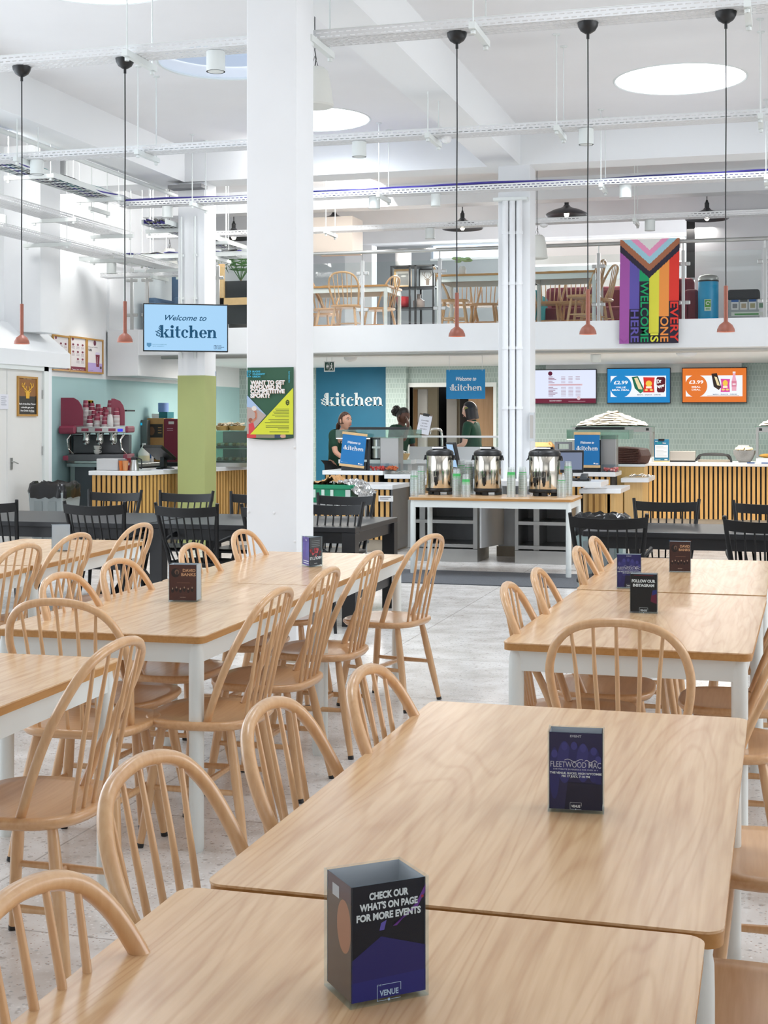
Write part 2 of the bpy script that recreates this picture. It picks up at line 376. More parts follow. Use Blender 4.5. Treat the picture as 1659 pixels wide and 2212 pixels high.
def kitchen_logo(a, x, z, w, m, welcome=None, rot=0):
    """'the kitchen' wordmark, w wide from x, baseline z; welcome = colour of the script line above"""
    k = w / (KITW + .75); ca, sa = math.cos(R(rot)), math.sin(R(rot))
    a.shapes(KIT, x + .75 * k * ca, z + .75 * k * sa, k, k, m, rot)
    a.text('the', x + .66 * k, z + .05 * k, .95 * k, m, .012, .25, rot=72 + rot, width=1.25 * k)
    if welcome:
        xx, zz = x + 1.6 * k, z + 2.25 * k
        a.text('Welcome to', xx, zz + rot * .02 * k, 1.25 * k, welcome, .018, .38, rot=rot, width=4.6 * k)

# ================================================================ the building
def floor_mat():
    m = bpy.data.materials.new('terrazzo'); m.use_nodes = True; nt = m.node_tree; p = nt.nodes['Principled BSDF']; L = nt.links.new
    tc = nt.nodes.new('ShaderNodeTexCoord')
    def vor(scale, thr0, thr1, mul):
        w = nt.nodes.new('ShaderNodeTexNoise'); w.inputs['Scale'].default_value = scale * 1.7; L(tc.outputs['Object'], w.inputs['Vector'])
        ad = nt.nodes.new('ShaderNodeVectorMath'); ad.operation = 'MULTIPLY_ADD'; ad.inputs[1].default_value = (.5 / scale,) * 3
        L(w.outputs['Color'], ad.inputs[0]); L(tc.outputs['Object'], ad.inputs[2])
        v = nt.nodes.new('ShaderNodeTexVoronoi'); v.inputs['Scale'].default_value = scale; L(ad.outputs[0], v.inputs['Vector'])
        r = nt.nodes.new('ShaderNodeMapRange'); r.inputs[1].default_value = thr0; r.inputs[2].default_value = thr1; r.inputs[3].default_value = 1; r.inputs[4].default_value = 0
        L(v.outputs['Distance'], r.inputs[0])
        c = nt.nodes.new('ShaderNodeSeparateColor'); L(v.outputs['Color'], c.inputs[0])
        g = nt.nodes.new('ShaderNodeMapRange'); g.inputs[1].default_value = .45; g.inputs[2].default_value = .75; L(c.outputs[0], g.inputs[0])
        k = nt.nodes.new('ShaderNodeMath'); k.operation = 'MULTIPLY'; L(r.outputs[0], k.inputs[0]); L(g.outputs[0], k.inputs[1])
        k2 = nt.nodes.new('ShaderNodeMath'); k2.operation = 'MULTIPLY'; k2.inputs[1].default_value = mul; L(k.outputs[0], k2.inputs[0]); return k2, c
    n = nt.nodes.new('ShaderNodeTexNoise'); n.inputs['Scale'].default_value = 5; n.inputs['Detail'].default_value = 6; L(tc.outputs['Object'], n.inputs['Vector'])
    cr = nt.nodes.new('ShaderNodeValToRGB'); cr.color_ramp.elements[0].color = lin('#cdc7c1'); cr.color_ramp.elements[1].color = lin('#ebe8e5')
    cr.color_ramp.elements[0].position = .3; cr.color_ramp.elements[1].position = .65; L(n.outputs[0], cr.inputs[0])
    last = cr.outputs[0]
    for sc, a, b, mul, col in ((26, .2, .32, .5, '#978b82'), (55, .2, .34, .8, '#f0eeec'), (40, .16, .28, .5, '#858a91'), (80, .18, .3, .7, '#a5836c')):
        k, c = vor(sc, a, b, mul); mx = nt.nodes.new('ShaderNodeMix'); mx.data_type = 'RGBA'
        L(k.outputs[0], mx.inputs[0]); L(last, mx.inputs[6]); mx.inputs[7].default_value = lin(col); last = mx.outputs[2]
    br = nt.nodes.new('ShaderNodeTexBrick'); br.offset = 0; br.inputs['Scale'].default_value = 1; br.inputs['Brick Width'].default_value = 1.2; br.inputs['Row Height'].default_value = 1.2
    br.inputs['Mortar Size'].default_value = .004; br.inputs['Mortar Smooth'].default_value = .2
    br.inputs['Color1'].default_value = br.inputs['Color2'].default_value = (1, 1, 1, 1); br.inputs['Mortar'].default_value = (.62, .6, .58, 1)
    L(tc.outputs['Object'], br.inputs['Vector'])
    mm = nt.nodes.new('ShaderNodeMix'); mm.data_type = 'RGBA'; mm.blend_type = 'MULTIPLY'; mm.inputs[0].default_value = 1
    L(last, mm.inputs[6]); L(br.outputs['Color'], mm.inputs[7]); L(mm.outputs[2], p.inputs['Base Color'])
    p.inputs['Roughness'].default_value = .24; return m
def paper_mat():                                  # grey green wallpaper with a small woven figure
    m = bpy.data.materials.new('patterned_wallpaper'); m.use_nodes = True; nt = m.node_tree; p = nt.nodes['Principled BSDF']; L = nt.links.new
    tc = nt.nodes.new('ShaderNodeTexCoord'); mp = nt.nodes.new('ShaderNodeMapping'); mp.inputs['Rotation'].default_value = (R(90), 0, 0); L(tc.outputs['Object'], mp.inputs['Vector'])
    br = nt.nodes.new('ShaderNodeTexBrick'); br.inputs['Scale'].default_value = 1; br.inputs['Brick Width'].default_value = .045; br.inputs['Row Height'].default_value = .08; br.inputs['Mortar Size'].default_value = .008
    br.inputs['Mortar Smooth'].default_value = .8
    br.inputs['Color1'].default_value = lin('#a2b3af'); br.inputs['Color2'].default_value = lin('#9aaba6'); br.inputs['Mortar'].default_value = lin('#b3c2bd')
    L(mp.outputs[0], br.inputs['Vector']); L(br.outputs[0], p.inputs['Base Color']); p.inputs['Roughness'].default_value = .7; return m
PAPER = paper_mat()
AQUA = mat('aqua_paint', '#a4c6c8', .6, var=.015, vscale=3)
GREENP = mat('sage_green_paint', '#a3ab6d', .55, var=.02, vscale=3)
TEAL = mat('deep_teal_paint', '#0b5a77', .6, var=.03, vscale=4)
SKIRT = mat('stone_skirting', '#b9ad9a', .5, var=.05)
struct(MB().box(-9.2, 7.4, -5, 24.4, -.1, 0), 'floor', floor_mat(), smooth=0)

ZCEIL, ZBEAM = 4.65, 4.25
def ceiling():
    mb = MB(); cols = {}
    for (x, y) in SKYLIGHTS: cols.setdefault(x, []).append(y)
    xs = sorted(cols); r, h = .61, .68; x = -9.2
    def q(x0, x1, y0, y1): mb.add([(x0, y0, ZCEIL), (x0, y1, ZCEIL), (x1, y1, ZCEIL), (x1, y0, ZCEIL)], [(0, 1, 2, 3)])
    for xc in xs:
        q(x, xc - h, -5, 24.4); y = -5
        for yc in sorted(cols[xc]):
            q(xc - h, xc + h, y, yc - h); n = 48; vs = []
            for i in range(n):
                a = 2 * math.pi * i / n; c, s = math.cos(a), math.sin(a); k = h / max(abs(c), abs(s))
                vs += [(xc + k * c, yc + k * s, ZCEIL), (xc + r * c, yc + r * s, ZCEIL), (xc + r * c, yc + r * s, ZCEIL + .35)]
            mb.add(vs, [(3 * i, 3 * ((i + 1) % n), 3 * ((i + 1) % n) + 1, 3 * i + 1) for i in range(n)] + [(3 * i + 1, 3 * ((i + 1) % n) + 1, 3 * ((i + 1) % n) + 2, 3 * i + 2) for i in range(n)])
            y = yc + h
        q(xc - h, xc + h, y, 24.4); x = xc + h
    q(x, 7.4, -5, 24.4)
    struct(mb, 'ceiling', CEILW, smooth=30)
ceiling()
SKYPANE = glass_mat('skylight_pane', '#f4f8fc', .03); SKYTINT = glass_mat('sky_tinted_pane', '#c3cad6', .03)  # the blue of the sky is put into one pane's tint
for i, (x, y) in enumerate(SKYLIGHTS):
    mb = MB().use(FRAMEW).tube([(x + .605 * math.cos(2 * math.pi * k / 48), y + .605 * math.sin(2 * math.pi * k / 48), ZCEIL + .005) for k in range(48)], .014, 6, closed=True)
    mb.use(SKYTINT if i == 2 else SKYPANE).lathe([(0, ZCEIL + .12), (.6, ZCEIL + .12)], 40, (x, y, 0), cap=False)
    struct(mb, 'window_%d' % (i + 1))
# beams
for nm, (x0, x1) in (('centre', (-3.08, -2.72)), ('left', (-7.1, -6.67)), ('right', (.72, 1.08))):
    struct(MB().box(x0, x1, -5, 15.42, ZBEAM, ZCEIL + .02), 'beam', BEAMW, smooth=0)
struct(MB().box(-8.7, 7.3, 15.0, 15.4, ZBEAM + .004, ZCEIL + .02), 'beam', BEAMW, smooth=0)
for y in (18.1, 19.9, 21.8): struct(MB().box(-8.7, 7.3, y, y + .3, 4.36, ZCEIL + .02), 'beam', WHITE, smooth=0)

# columns
def column(x, y, s, z1, green=None):
    mb = MB().use(WHITE).box(x - s / 2, x + s / 2, y - s / 2, y + s / 2, 0, z1)
    return struct(mb, 'column', smooth=0, bevel=.006)
COLX = at_y(606, 600, 8.2)[0]
column(COLX, 8.2, .325, ZBEAM + .01)
struct(MB().box(COLX - .17, COLX + .17, 8.03, 8.37, 0, .1), 'trim_1', SKIRT, smooth=0)
C2X = -2.79; column(C2X, 15.18, .35, ZBEAM + .01)
struct(MB().box(C2X - .19, C2X + .19, 14.99, 15.37, 0, .11), 'trim_2', SKIRT, smooth=0)
C3X = -6.60; column(C3X, 15.2, .335, ZBEAM + .02)
g0 = at_y(420, 811, 15.03)[1]
struct(MB().box(C3X - .1705, C3X + .1705, 15.2 - .1705, 15.2 + .1705, 0, g0), 'trim_3', GREENP, smooth=0)

# left side: wall with the doors, then the recess of the coffee bar
WD, WR = -8.2, -8.7
mb = MB().box(WR - .3, WD, 11.2, 13.0, 0, ZCEIL).box(WR - .3, WD, -5, 1.2, 0, ZCEIL).box(WR - .3, WD, 1.2, 11.2, 0, .7).box(WR - .3, WD, 1.2, 11.2, 3.8, ZCEIL)
mb.box(WR - .3, WD - .02, 13.0, 14.66, 2.06, 2.12).box(WR - .3, WD - .45, 13.0, 14.66, 2.1, ZCEIL).box(WR - .3, WD, 14.5, 14.66, 0, 2.1)
struct(mb, 'wall_left', WHITE, smooth=0)
for k, y in enumerate((1.2, 3.7, 6.2, 8.7)):
    f = MB().use(FRAMEW).box(WD - .3, WD - .22, y, y + .06, .7, 3.8).box(WD - .3, WD - .22, y + 2.44, y + 2.5, .7, 3.8).box(WD - .3, WD - .22, y, y + 2.5, .7, .77).box(WD - .3, WD - .22, y, y + 2.5, 3.73, 3.8).box(WD - .3, WD - .22, y, y + 2.5, 2.6, 2.66)
    f.use(SKYPANE).add([(WD - .26, y, .7), (WD - .26, y + 2.5, .7), (WD - .26, y + 2.5, 3.8), (WD - .26, y, 3.8)], [(0, 1, 2, 3)])
    struct(f, 'window_%d' % (20 + k), smooth=0)
struct(MB().box(WR - .3, WR, 14.66, 24.2, 2.03, ZCEIL), 'wall_left_upper', WHITE, smooth=0)
struct(MB().box(WR - .3, WR, 14.66, 24.2, 0, 2.03), 'wall_left_lower', AQUA, smooth=0)
# boxed-in duct: pier and sloping bulkhead above the doors
struct(MB().box(WR, WD + .02, 14.36, 14.82, 2.5, ZCEIL), 'trim_4', WHITE, smooth=0)
struct(MB().xprism([(WR, 2.1), (WD + .03, 2.1), (WD + .03, 2.27), (WR + .1, 2.62), (WR, 2.62)], 11.2, 15.05), 'trim_5', WHITE, smooth=0)
DOORW = mat('door_white', '#e3e2de', .5, var=.02, vscale=3)
for k, (y0, y1) in enumerate(((12.92, 13.69), (13.71, 14.46))):
    d = struct(MB().box(WD - .06, WD - .015, y0, y1, .01, 2.05), 'door_%d' % (k + 1), DOORW, smooth=0, bevel=.003)
    if k == 1:
        for z in (.5, 1.13, 1.78): MB().tube([(WD - .008, y1 - .005, z - .05), (WD - .008, y1 - .005, z + .05)], .008, 8).build('hinge', STEEL, d)
        MB().use(STEEL).cbox((WD - .01, y0 + .07, 1.0), .012, .045, .13).tube([(WD - .005, y0 + .07, 1.02), (WD + .03, y0 + .07, 1.02), (WD + .035, y0 + .14, 1.0)], .008, 8).build('door_handle', None, d)
struct(MB().box(WD - .03, WD + .015, 14.46, 14.56, 0, 2.12).box(WD - .03, WD + .015, 12.8, 14.56, 2.05, 2.12), 'trim_6', FRAMEW, smooth=0)

# back wall of the servery with the kitchen doorway, the corridor behind
YB = 21.8
dx0, dx1 = at_y(885, 900, YB)[0], at_y(1066, 900, YB)[0]; dz = at_y(960, 836, YB)[1]
struct(MB().box(WR, dx0, YB, YB + .2, 0, 2.36).box(dx1, 7.3, YB, YB + .2, 0, 2.36).box(dx0, dx1, YB, YB + .2, dz, 2.36), 'wall_back', PAPER, smooth=0)
struct(MB().box(dx0 - .07, dx0, YB - .02, YB + .2, 0, dz + .07).box(dx1, dx1 + .05, YB - .02, YB + .2, 0, dz + .07).box(dx0, dx1, YB - .02, YB + .2, dz, dz + .07), 'trim_7', FRAMEW, smooth=0)
YC = 23.4
def xa(u, Y=YC): return at_y(u, 900, Y)[0]
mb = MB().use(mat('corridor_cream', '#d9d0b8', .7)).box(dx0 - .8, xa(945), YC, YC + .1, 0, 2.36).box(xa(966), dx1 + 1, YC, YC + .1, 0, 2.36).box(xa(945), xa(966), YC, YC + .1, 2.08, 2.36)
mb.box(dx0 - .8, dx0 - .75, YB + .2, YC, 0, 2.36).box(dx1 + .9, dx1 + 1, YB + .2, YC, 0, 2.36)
mb.use(mat('doorway_shade', '#201d1c', .8)).box(xa(940), xa(970), YC + 1.2, YC + 1.3, 0, 2.2).box(xa(943), xa(945), YC + .1, YC + 1.2, 0, 2.2).box(xa(966), xa(968), YC + .1, YC + 1.2, 0, 2.2)  # near-black walls paint in the darkness beyond the open doorway
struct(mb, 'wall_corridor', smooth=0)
Y2 = 22.5
struct(MB().box(xa(893, Y2), xa(901, Y2), Y2, Y2 + .04, .01, 2.0), 'door_3', OAKDOOR, smooth=0)
struct(MB().box(xa(902, Y2), xa(922, Y2), Y2 + .01, Y2 + .06, .01, 2.0), 'door_4', DOORW, smooth=0)
struct(MB().box(xa(968), xa(990), YC - .12, YC - .07, .01, 2.06), 'door_5', DOORW, smooth=0)
struct(MB().box(xa(1012, Y2), xa(1070, Y2), Y2, Y2 + .05, .01, 2.06), 'door_6', OAKDOOR, smooth=0)
struct(MB().box(xa(992, Y2 + .3), xa(1014, Y2 + .3), Y2 + .35, Y2 + .4, .01, 2.1), 'gap_shade', mat('doorway_shade'), smooth=0)  # flat dark sheet painted as the unlit gap beside the oak door
# teal feature panel on the back wall
tx0, tx1 = at_y(683, 900, YB - .03)[0], at_y(834, 900, YB - .03)[0]
struct(MB().box(tx0, tx1, YB - .03, YB - .001, 0, 2.35), 'wall_teal_panel', TEAL, smooth=0)
px0, px1 = at_y(834, 900, YB - .12)[0], at_y(878, 900, YB - .12)[0]
struct(MB().box(px0, px1, YB - .14, YB - .001, 0, 2.35), 'pier', PAPER, smooth=0)
struct(MB().box(7.2, 7.4, -5, 24.2, 0, ZCEIL), 'wall_right', WHITE, smooth=0)
struct(MB().box(-9, 7.3, -5.2, -5, 0, ZCEIL), 'wall_rear', WHITE, smooth=0)

# mezzanine
YM = 17.0
ZM0, ZM1, ZMF = 2.35, 2.69, 2.60
bxl, bxr = at_y(233, 760, YM)[0], at_y(299, 760, YM)[0]
struct(MB().use(WHITE).box(bxl, 7.3, YM, YM + .12, ZM0, ZM1).box(WR, 7.3, YM + .12, 24.2, ZM0, ZMF), 'slab', smooth=0)
struct(MB().box(bxl, bxr, YM - .01, 19.4, at_y(260, 812, YM)[1], ZM1), 'trim_9', WHITE, smooth=0)
struct(MB().box(WR, bxl + .01, YM + .02, YM + .14, ZM1 - .02, ZCEIL), 'wall_mezzanine_left', WHITE, smooth=0)
MGREY = mat('mezzanine_grey', '#a9adaf', .7); MWARM = mat('warm_white', '#e2dcd6', .7)
YE = 23.5
wx0, wx1 = at_y(930, 545, YE)[0], at_y(1078, 545, YE)[0]
zw0, zw1 = at_y(1000, 557, YE)[1], at_y(1000, 527, YE)[1]
mb = MB().use(WHITE).box(WR, xa(805, YE), YE, YE + .2, ZMF, ZCEIL).box(xa(1500, YE), 7.3, YE, YE + .2, ZMF, ZCEIL)
mb.box(xa(805, YE), xa(1500, YE), YE, YE + .2, zw1, ZCEIL)
mb.use(MGREY).box(xa(805, YE), wx0, YE, YE + .2, ZMF, zw1).box(wx0, xa(1500, YE), YE, YE + .2, ZMF, zw0).box(xa(1180, YE), xa(1500, YE), YE, YE + .2, zw0, zw1)
struct(mb, 'wall_mezzanine_back', smooth=0)
struct(MB().use(FRAMEW).box(wx0, xa(1180, YE), YE - .02, YE + .02, zw0 - .04, zw0).box(wx0, xa(1180, YE), YE - .02, YE + .02, zw1, zw1 + .04).use(SKYPANE).add([(wx0, YE + .1, zw0), (xa(1180, YE), YE + .1, zw0), (xa(1180, YE), YE + .1, zw1), (wx0, YE + .1, zw1)], [(0, 1, 2, 3)]), 'window_30', smooth=0)
struct(MB().box(xa(745, 22), xa(803, 22), 22.0, 22.3, ZMF, 4.37), 'column', WHITE, smooth=0)
struct(MB().box(at_y(1501, 600, 19.8)[0], 7.3, 19.8, 19.95, ZMF, 4.37), 'wall_mezzanine_right', WHITE, smooth=0)
struct(MB().box(at_y(1483, 600, 19.9)[0], at_y(1502, 600, 19.9)[0], 19.9, 20.2, at_y(1490, 600, 19.9)[1], 4.3), 'trim_10', BLACKP, smooth=0)
struct(MB().use(MWARM).box(at_y(1155, 600, 22.6)[0], at_y(1480, 600, 22.6)[0], 22.6, 22.7, 3.5, 3.75).box(at_y(1155, 600, 22.6)[0], at_y(1480, 600, 22.6)[0], 22.4, 22.7, 4.0, 4.37), 'trim_11', smooth=0)

# ================================================================ dining tables, chairs, leaflet holders
def make_table(name, W, L, label, group, loc, rz, top=OAK, H=.74, leg_r=.026):
    t = thing(name, label, 'table', loc, rz, group)
    mb = MB().use(top).prism(rrect(W, L, .03), H - .004, H); mb.use(OAKEDGE).prism(rrect(W - .003, L - .003, .03), H - .026, H - .0041)
    mb.build('tabletop', None, t, smooth=30)
    w, l = W / 2 - .035, L / 2 - .035
    MB().box(-w, w, -l - .012, -l + .012, H - .095, H - .027).box(-w, w, l - .012, l + .012, H - .095, H - .027).box(-w - .012, -w + .012, -l, l, H - .095, H - .027).box(w - .012, w + .012, -l, l, H - .095, H - .027).build('apron', FRAMEW, t, smooth=0)
    for sx in (-1, 1):
        for sy in (-1, 1):
            MB().lathe([(leg_r * .9, 0), (leg_r, .012), (leg_r, H - .1), (leg_r * .97, H - .06), (leg_r * .75, H - .027)], 18, (sx * (w - .005), sy * (l - .005), 0)).build('leg', FRAMEW, t)
    return t
DG = 'oak dining tables with white legs'
make_table('dining_table', .8, 1.5, 'oak dining table nearest the viewer, cut by the bottom edge of the photo', DG, (-.497, 1.277, 0), R(.4))
def table_copy(loc, rz, label): return dup(bpy.data.objects['dining_table'], loc, rz, label, DG)
table_copy((-.478, 2.797, 0), 0, 'large oak dining table in front centre with one tall purple leaflet holder')
table_copy((-.470, 5.288, 0), R(-1.2), 'oak dining table on the right with the black leaflet holder reading FOLLOW OUR INSTAGRAM')
table_copy((-.452, 6.825, 0), R(-.5), 'far oak table on the right holding the purple and the brown leaflet holders')
table_copy((-2.302, 5.125, 0), R(1.5), 'oak dining table left of centre carrying the brown leaflet holder')
table_copy((-2.354, 6.632, 0), R(1.8), 'oak dining table before the white column carrying the purple triangular holder')
table_copy((-2.322, 3.155, 0), R(2), 'oak dining table cut by the left edge, beside the largest windsor chair')
table_copy((-4.077, 7.036, 0), R(4.5), 'oak dining table at far left in front of the black table')
table_copy((-3.97, 5.51, 0), R(4.5), 'oak dining table at the left edge, mostly outside the photo')

# --- hoop-back windsor chair (local: seat centre at origin, sitter faces +Y)
HOOP = [(-.172, -.055, .44), (-.190, -.10, .555), (-.207, -.147, .655), (-.207, -.188, .735), (-.178, -.226, .812), (-.115, -.252, .862), (0, -.262, .880)]
HOOP = HOOP + [(-x, y, z) for x, y, z in reversed(HOOP[:-1])]
def make_windsor():
    t = thing('windsor_chair', 'x', 'chair', (0, 0, 0), 0, 'beech windsor chairs at the oak tables')
    mb = MB(); n = 40
    def outline(k, z, dish=0):
        o = []
        for i in range(n):
            a = 2 * math.pi * i / n; c, s = math.cos(a), math.sin(a); e = .62
            x = .222 * math.copysign(abs(c) ** e, c); y = .205 * math.copysign(abs(s) ** e, s)
            if y < 0: x *= 1 - .10 * (-y / .205) ** 2
            o.append((x * k, y * k, z))
        return o
    vs = []; rings = [(.80, .412), (.94, .417), (1.0, .432), (.995, .443), (.965, .448), (.80, .443), (.5, .436), (.2, .434)]
    for k, z in rings: vs += outline(k, z)
    fs = [(r * n + i, r * n + (i + 1) % n, (r + 1) * n + (i + 1) % n, (r + 1) * n + i) for r in range(len(rings) - 1) for i in range(n)]
    fs += [tuple(range(n - 1, -1, -1)), tuple((len(rings) - 1) * n + i for i in range(n))]
    mb.add(vs, fs).build('seat', BEECHY, t, smooth=50)
    path = catmull(HOOP, 5); MB().tube(path, .0138, 10).build('back_hoop', BEECH, t, smooth=60)
    def hoop_at(x):
        best = min((p for p in path if p.z > .6), key=lambda p: abs(p.x - x) - p.z * .02); return best
    for xs, xt in ((-.105, -.135), (-.053, -.068), (0, 0), (.053, .068), (.105, .135)):
        p = hoop_at(xt); b = Vector((xs, -.172 + .25 * xs * xs, .44)); m1 = b.lerp(p, .35); m2 = b.lerp(p, .7)
        MB().tube([b, m1, m2, (xt, p.y, p.z)], [.0062, .0075, .0066, .0052], 8).build('spindle', BEECH, t, smooth=60)
    foot = {}
    for sx in (-1, 1):
        for sy in (-1, 1):
            a = Vector((sx * .135, sy * .125, .425)); b = Vector((sx * .195, .185 if sy > 0 else -.205, .0)); foot[(sx, sy)] = (a, b)
            P = [a.lerp(b, k) for k in (0, .15, .4, .65, .97)]
            l = MB().tube(P, [.0135, .0165, .0185, .017, .0125], 10).build('leg', BEECH, t, smooth=60)
            MB().tube([a.lerp(b, .965), a.lerp(b, .998)], .0132, 10).build('foot_pad', BLACKP, l)
    ms = []
    for sx in (-1, 1):
        p = foot[(sx, 1)][0].lerp(foot[(sx, 1)][1], .52); q = foot[(sx, -1)][0].lerp(foot[(sx, -1)][1], .52)
        MB().tube([p, p.lerp(q, .5), q], [.009, .0125, .009], 8).build('stretcher', BEECH, t, smooth=60); ms.append(p.lerp(q, .5))
    MB().tube([ms[0], ms[0].lerp(ms[1], .5), ms[1]], [.009, .0125, .009], 8).build('stretcher', BEECH, t, smooth=60)
    return t
WIN = make_windsor(); _first = [True]
def windsor(top, face, label, group='beech windsor chairs at the oak tables', z0=0, px=None):
    """top = room X,Y of the crown of the hoop; face = heading of the sitter in degrees (0 = into the room, 90 = left, -90 = right)"""
    rz = R(face); ox, oy = -.262 * -math.sin(rz), -.262 * math.cos(rz)
    loc = (top[0] - ox, top[1] - oy, z0)
    if _first[0]:
        _first[0] = False; WIN.location = loc; WIN.rotation_euler = (0, 0, rz); WIN['label'] = label; WIN['group'] = group; return WIN
    return dup(WIN, loc, rz, label, group)
windsor((-.92, 1.55), -90, 'windsor chair at bottom left, only its hoop in view, tucked under the nearest oak table')
windsor((-1.07, 2.21), -92, 'windsor chair second from the front along the left side of the nearest tables')
windsor((-1.03, 2.72), -90, 'windsor chair third from the front along the left side of the nearest tables')
windsor((-.95, 3.16), -90, 'windsor chair fourth from the front, at the far left corner of the large front table')
windsor((-1.69, 3.40), 90, 'large windsor chair in left foreground with its seat and back legs in full view')
windsor((-1.68, 4.60), 90, 'nearest windsor chair along the right side of the table with the brown holder')
windsor((-1.72, 5.28), 90, 'second windsor chair along the right side of the left-of-centre tables')
windsor((-1.74, 6.0), 90, 'third windsor chair along the right side of the left-of-centre tables')
windsor((-1.72, 6.98), 78, 'windsor chair turned slightly, last on the right side of the left-of-centre tables')
windsor((-2.66, 4.80), -90, 'nearest windsor chair on the left side of the table with the brown holder')
windsor((-2.70, 5.36), -90, 'second windsor chair on the left side of the table with the brown holder')
windsor((-2.70, 6.14), -90, 'windsor chair left of the table by the white column, the nearer of two')
windsor((-2.78, 6.98), -90, 'windsor chair with its hoop right in front of the white column')
windsor((-2.28, 4.10), 2, 'windsor chair at the near end of the left-of-centre tables, seen from behind')
windsor((-.465, 4.13), 0, 'windsor chair with a wide hoop seen from behind at the end of the right-hand table')
windsor((-3.45, 5.92), 88, 'windsor chair at left edge, nearest along the far left table')
windsor((-3.51, 6.55), 88, 'windsor chair in the middle of three along the far left table')
windsor((-3.50, 7.28), 88, 'windsor chair last of three along the far left table')
windsor((-.95, 4.95), -88, 'nearest windsor chair on the left side of the right-hand tables, front of a pair')
windsor((-.93, 5.46), -88, 'second windsor chair on the left side of the right-hand tables')
windsor((-.91, 6.46), -90, 'third windsor chair on the left side of the right-hand tables, beside the serving table leg')
windsor((-.91, 7.04), -90, 'farthest windsor chair on the left side of the right-hand tables')
windsor((.08, 4.62), 90, 'windsor chair at right edge, its hoop leaning against the right-hand table end')
windsor((.10, 5.32), 90, 'second windsor chair on the right side of the table with the black holder')
windsor((.12, 6.20), 90, 'windsor chair on the far right side beyond the table with the black holder')
windsor((.20, 2.52), 90, 'windsor chair at lower right edge, seat half under the large front table')
windsor((.16, 1.92), 90, 'windsor chair at bottom right corner, bars of its back crossing the corner')
windsor((.27, 3.45), 92, 'windsor chair at right edge with only legs and seat edge in view')

# --- black chairs and tables
def make_black_chair():
    t = thing('spindle_back_chair', 'x', 'chair', (0, 0, 0), 0, 'black spindle-back chairs')
    mb = MB(); n = 32; vs = []; rings = [(.92, .415), (1, .425), (1, .44), (.97, .448), (.6, .44), (.2, .438)]
    for k, z in rings:
        for i in range(n):
            a = 2 * math.pi * i / n; c, s = math.cos(a), math.sin(a); vs.append((.225 * k * math.copysign(abs(c) ** .55, c), .21 * k * math.copysign(abs(s) ** .55, s), z))
    mb.add(vs, [(r * n + i, r * n + (i + 1) % n, (r + 1) * n + (i + 1) % n, (r + 1) * n + i) for r in range(len(rings) - 1) for i in range(n)] + [tuple(range(n - 1, -1, -1)), tuple((len(rings) - 1) * n + i for i in range(n))])
    mb.build('seat', BLACKC, t, smooth=50)
    def rail(x): return (x, -.285 - .045 * (1 - (x / .245) ** 2), .815 + .014 * (x / .245) ** 2)
    for sx in (-1, 1):
        MB().tube([(sx * .185, -.16, .43), (sx * .20, -.2, .56), (sx * .222, -.25, .72), (sx * .243, -.285, .885)], [.014, .016, .016, .013], 10).build('back_post', BLACKC, t, smooth=60)
    vs = []; N = 14
    for i in range(N + 1):
        x = -.243 + .486 * i / N; p = rail(x); z = p[2]
        for dy, dz in ((-.010, -.032), (.010, -.032), (.004, .036), (-.012, .036)): vs.append((x, p[1] + dy - dz * .2, z + dz))
    MB().add(vs, [(4 * i + j, 4 * i + (j + 1) % 4, 4 * i + 4 + (j + 1) % 4, 4 * i + 4 + j) for i in range(N) for j in range(4)] + [(3, 2, 1, 0), (4 * N, 4 * N + 1, 4 * N + 2, 4 * N + 3)]).build('top_rail', BLACKC, t, smooth=50)
    for k in range(7):
        f = (k - 3) / 3; xb, xt = f * .14, f * .178; p = rail(xt)
        MB().tube([(xb, -.185 + .02 * f * f, .435), (xt * .98, (p[1] - .185) / 2 - .012, .61), (xt, p[1], p[2] - .02)], [.0065, .0075, .006], 6).build('spindle', BLACKC, t, smooth=60)
    for sx in (-1, 1):
        for sy in (-1, 1):
            MB().tube([(sx * .15, sy * .14, .42), (sx * .18, sy * .175, .2), (sx * .205, sy * .205, 0)], [.015, .017, .012], 8).build('leg', BLACKC, t, smooth=60)
    return t
BC = make_black_chair(); _fb = [True]
def black_chair(top, face, label, arms=False):
    rz = R(face); ox, oy = .315 * math.sin(rz), -.315 * math.cos(rz); loc = (top[0] - ox, top[1] - oy, 0)
    if _fb[0]: _fb[0] = False; BC.location = loc; BC.rotation_euler = (0, 0, rz); BC['label'] = label; o = BC
    else: o = dup(BC, loc, rz, label)
    if arms:
        for sx in (-1, 1):
            a = MB().tube([(sx * .21, -.215, .60), (sx * .235, -.08, .622), (sx * .25, .06, .63), (sx * .24, .13, .628)], [.012, .016, .021, .016], 8, flat=.6).build('armrest', BLACKC, o, smooth=60)
            MB().tube([(sx * .19, .08, .43), (sx * .235, .08, .625)], .009, 8).build('arm_post', BLACKC, o, smooth=60)
kids(BC)
def bc(u, Y, face, label, arms=False): black_chair((at_y(u, 1100, Y)[0], Y), face, label, arms)
bc(-32, 9.24, 2, 'black spindle-back chair cut by the left edge, near side of the black table')
bc(199, 9.22, 0, 'black spindle-back chair on near side of black table, before the shiny bin', True)
bc(398, 9.20, -2, 'black spindle-back chair on the near side of the black table, before the green column', True)
bc(588, 9.22, 0, 'black spindle-back chair on the near side of the black table, mostly behind the white column')
bc(252, 10.9, 182, 'black spindle-back chair on the far side of the black table, before the shiny bin')
bc(406, 10.92, 180, 'black spindle-back chair on the far side of the black table, at the green column')
bc(560, 10.9, 178, 'black spindle-back chair on the far side, just left of the white column')
bc(750, 10.9, 180, 'black spindle-back chair on the far side, right of white column under the green crate')
bc(1313, 8.9, 2, 'black spindle-back armchair on the near side of the right-hand black table', True)
bc(1652, 8.85, -2, 'black spindle-back armchair at right edge, near side of the right-hand black table', True)
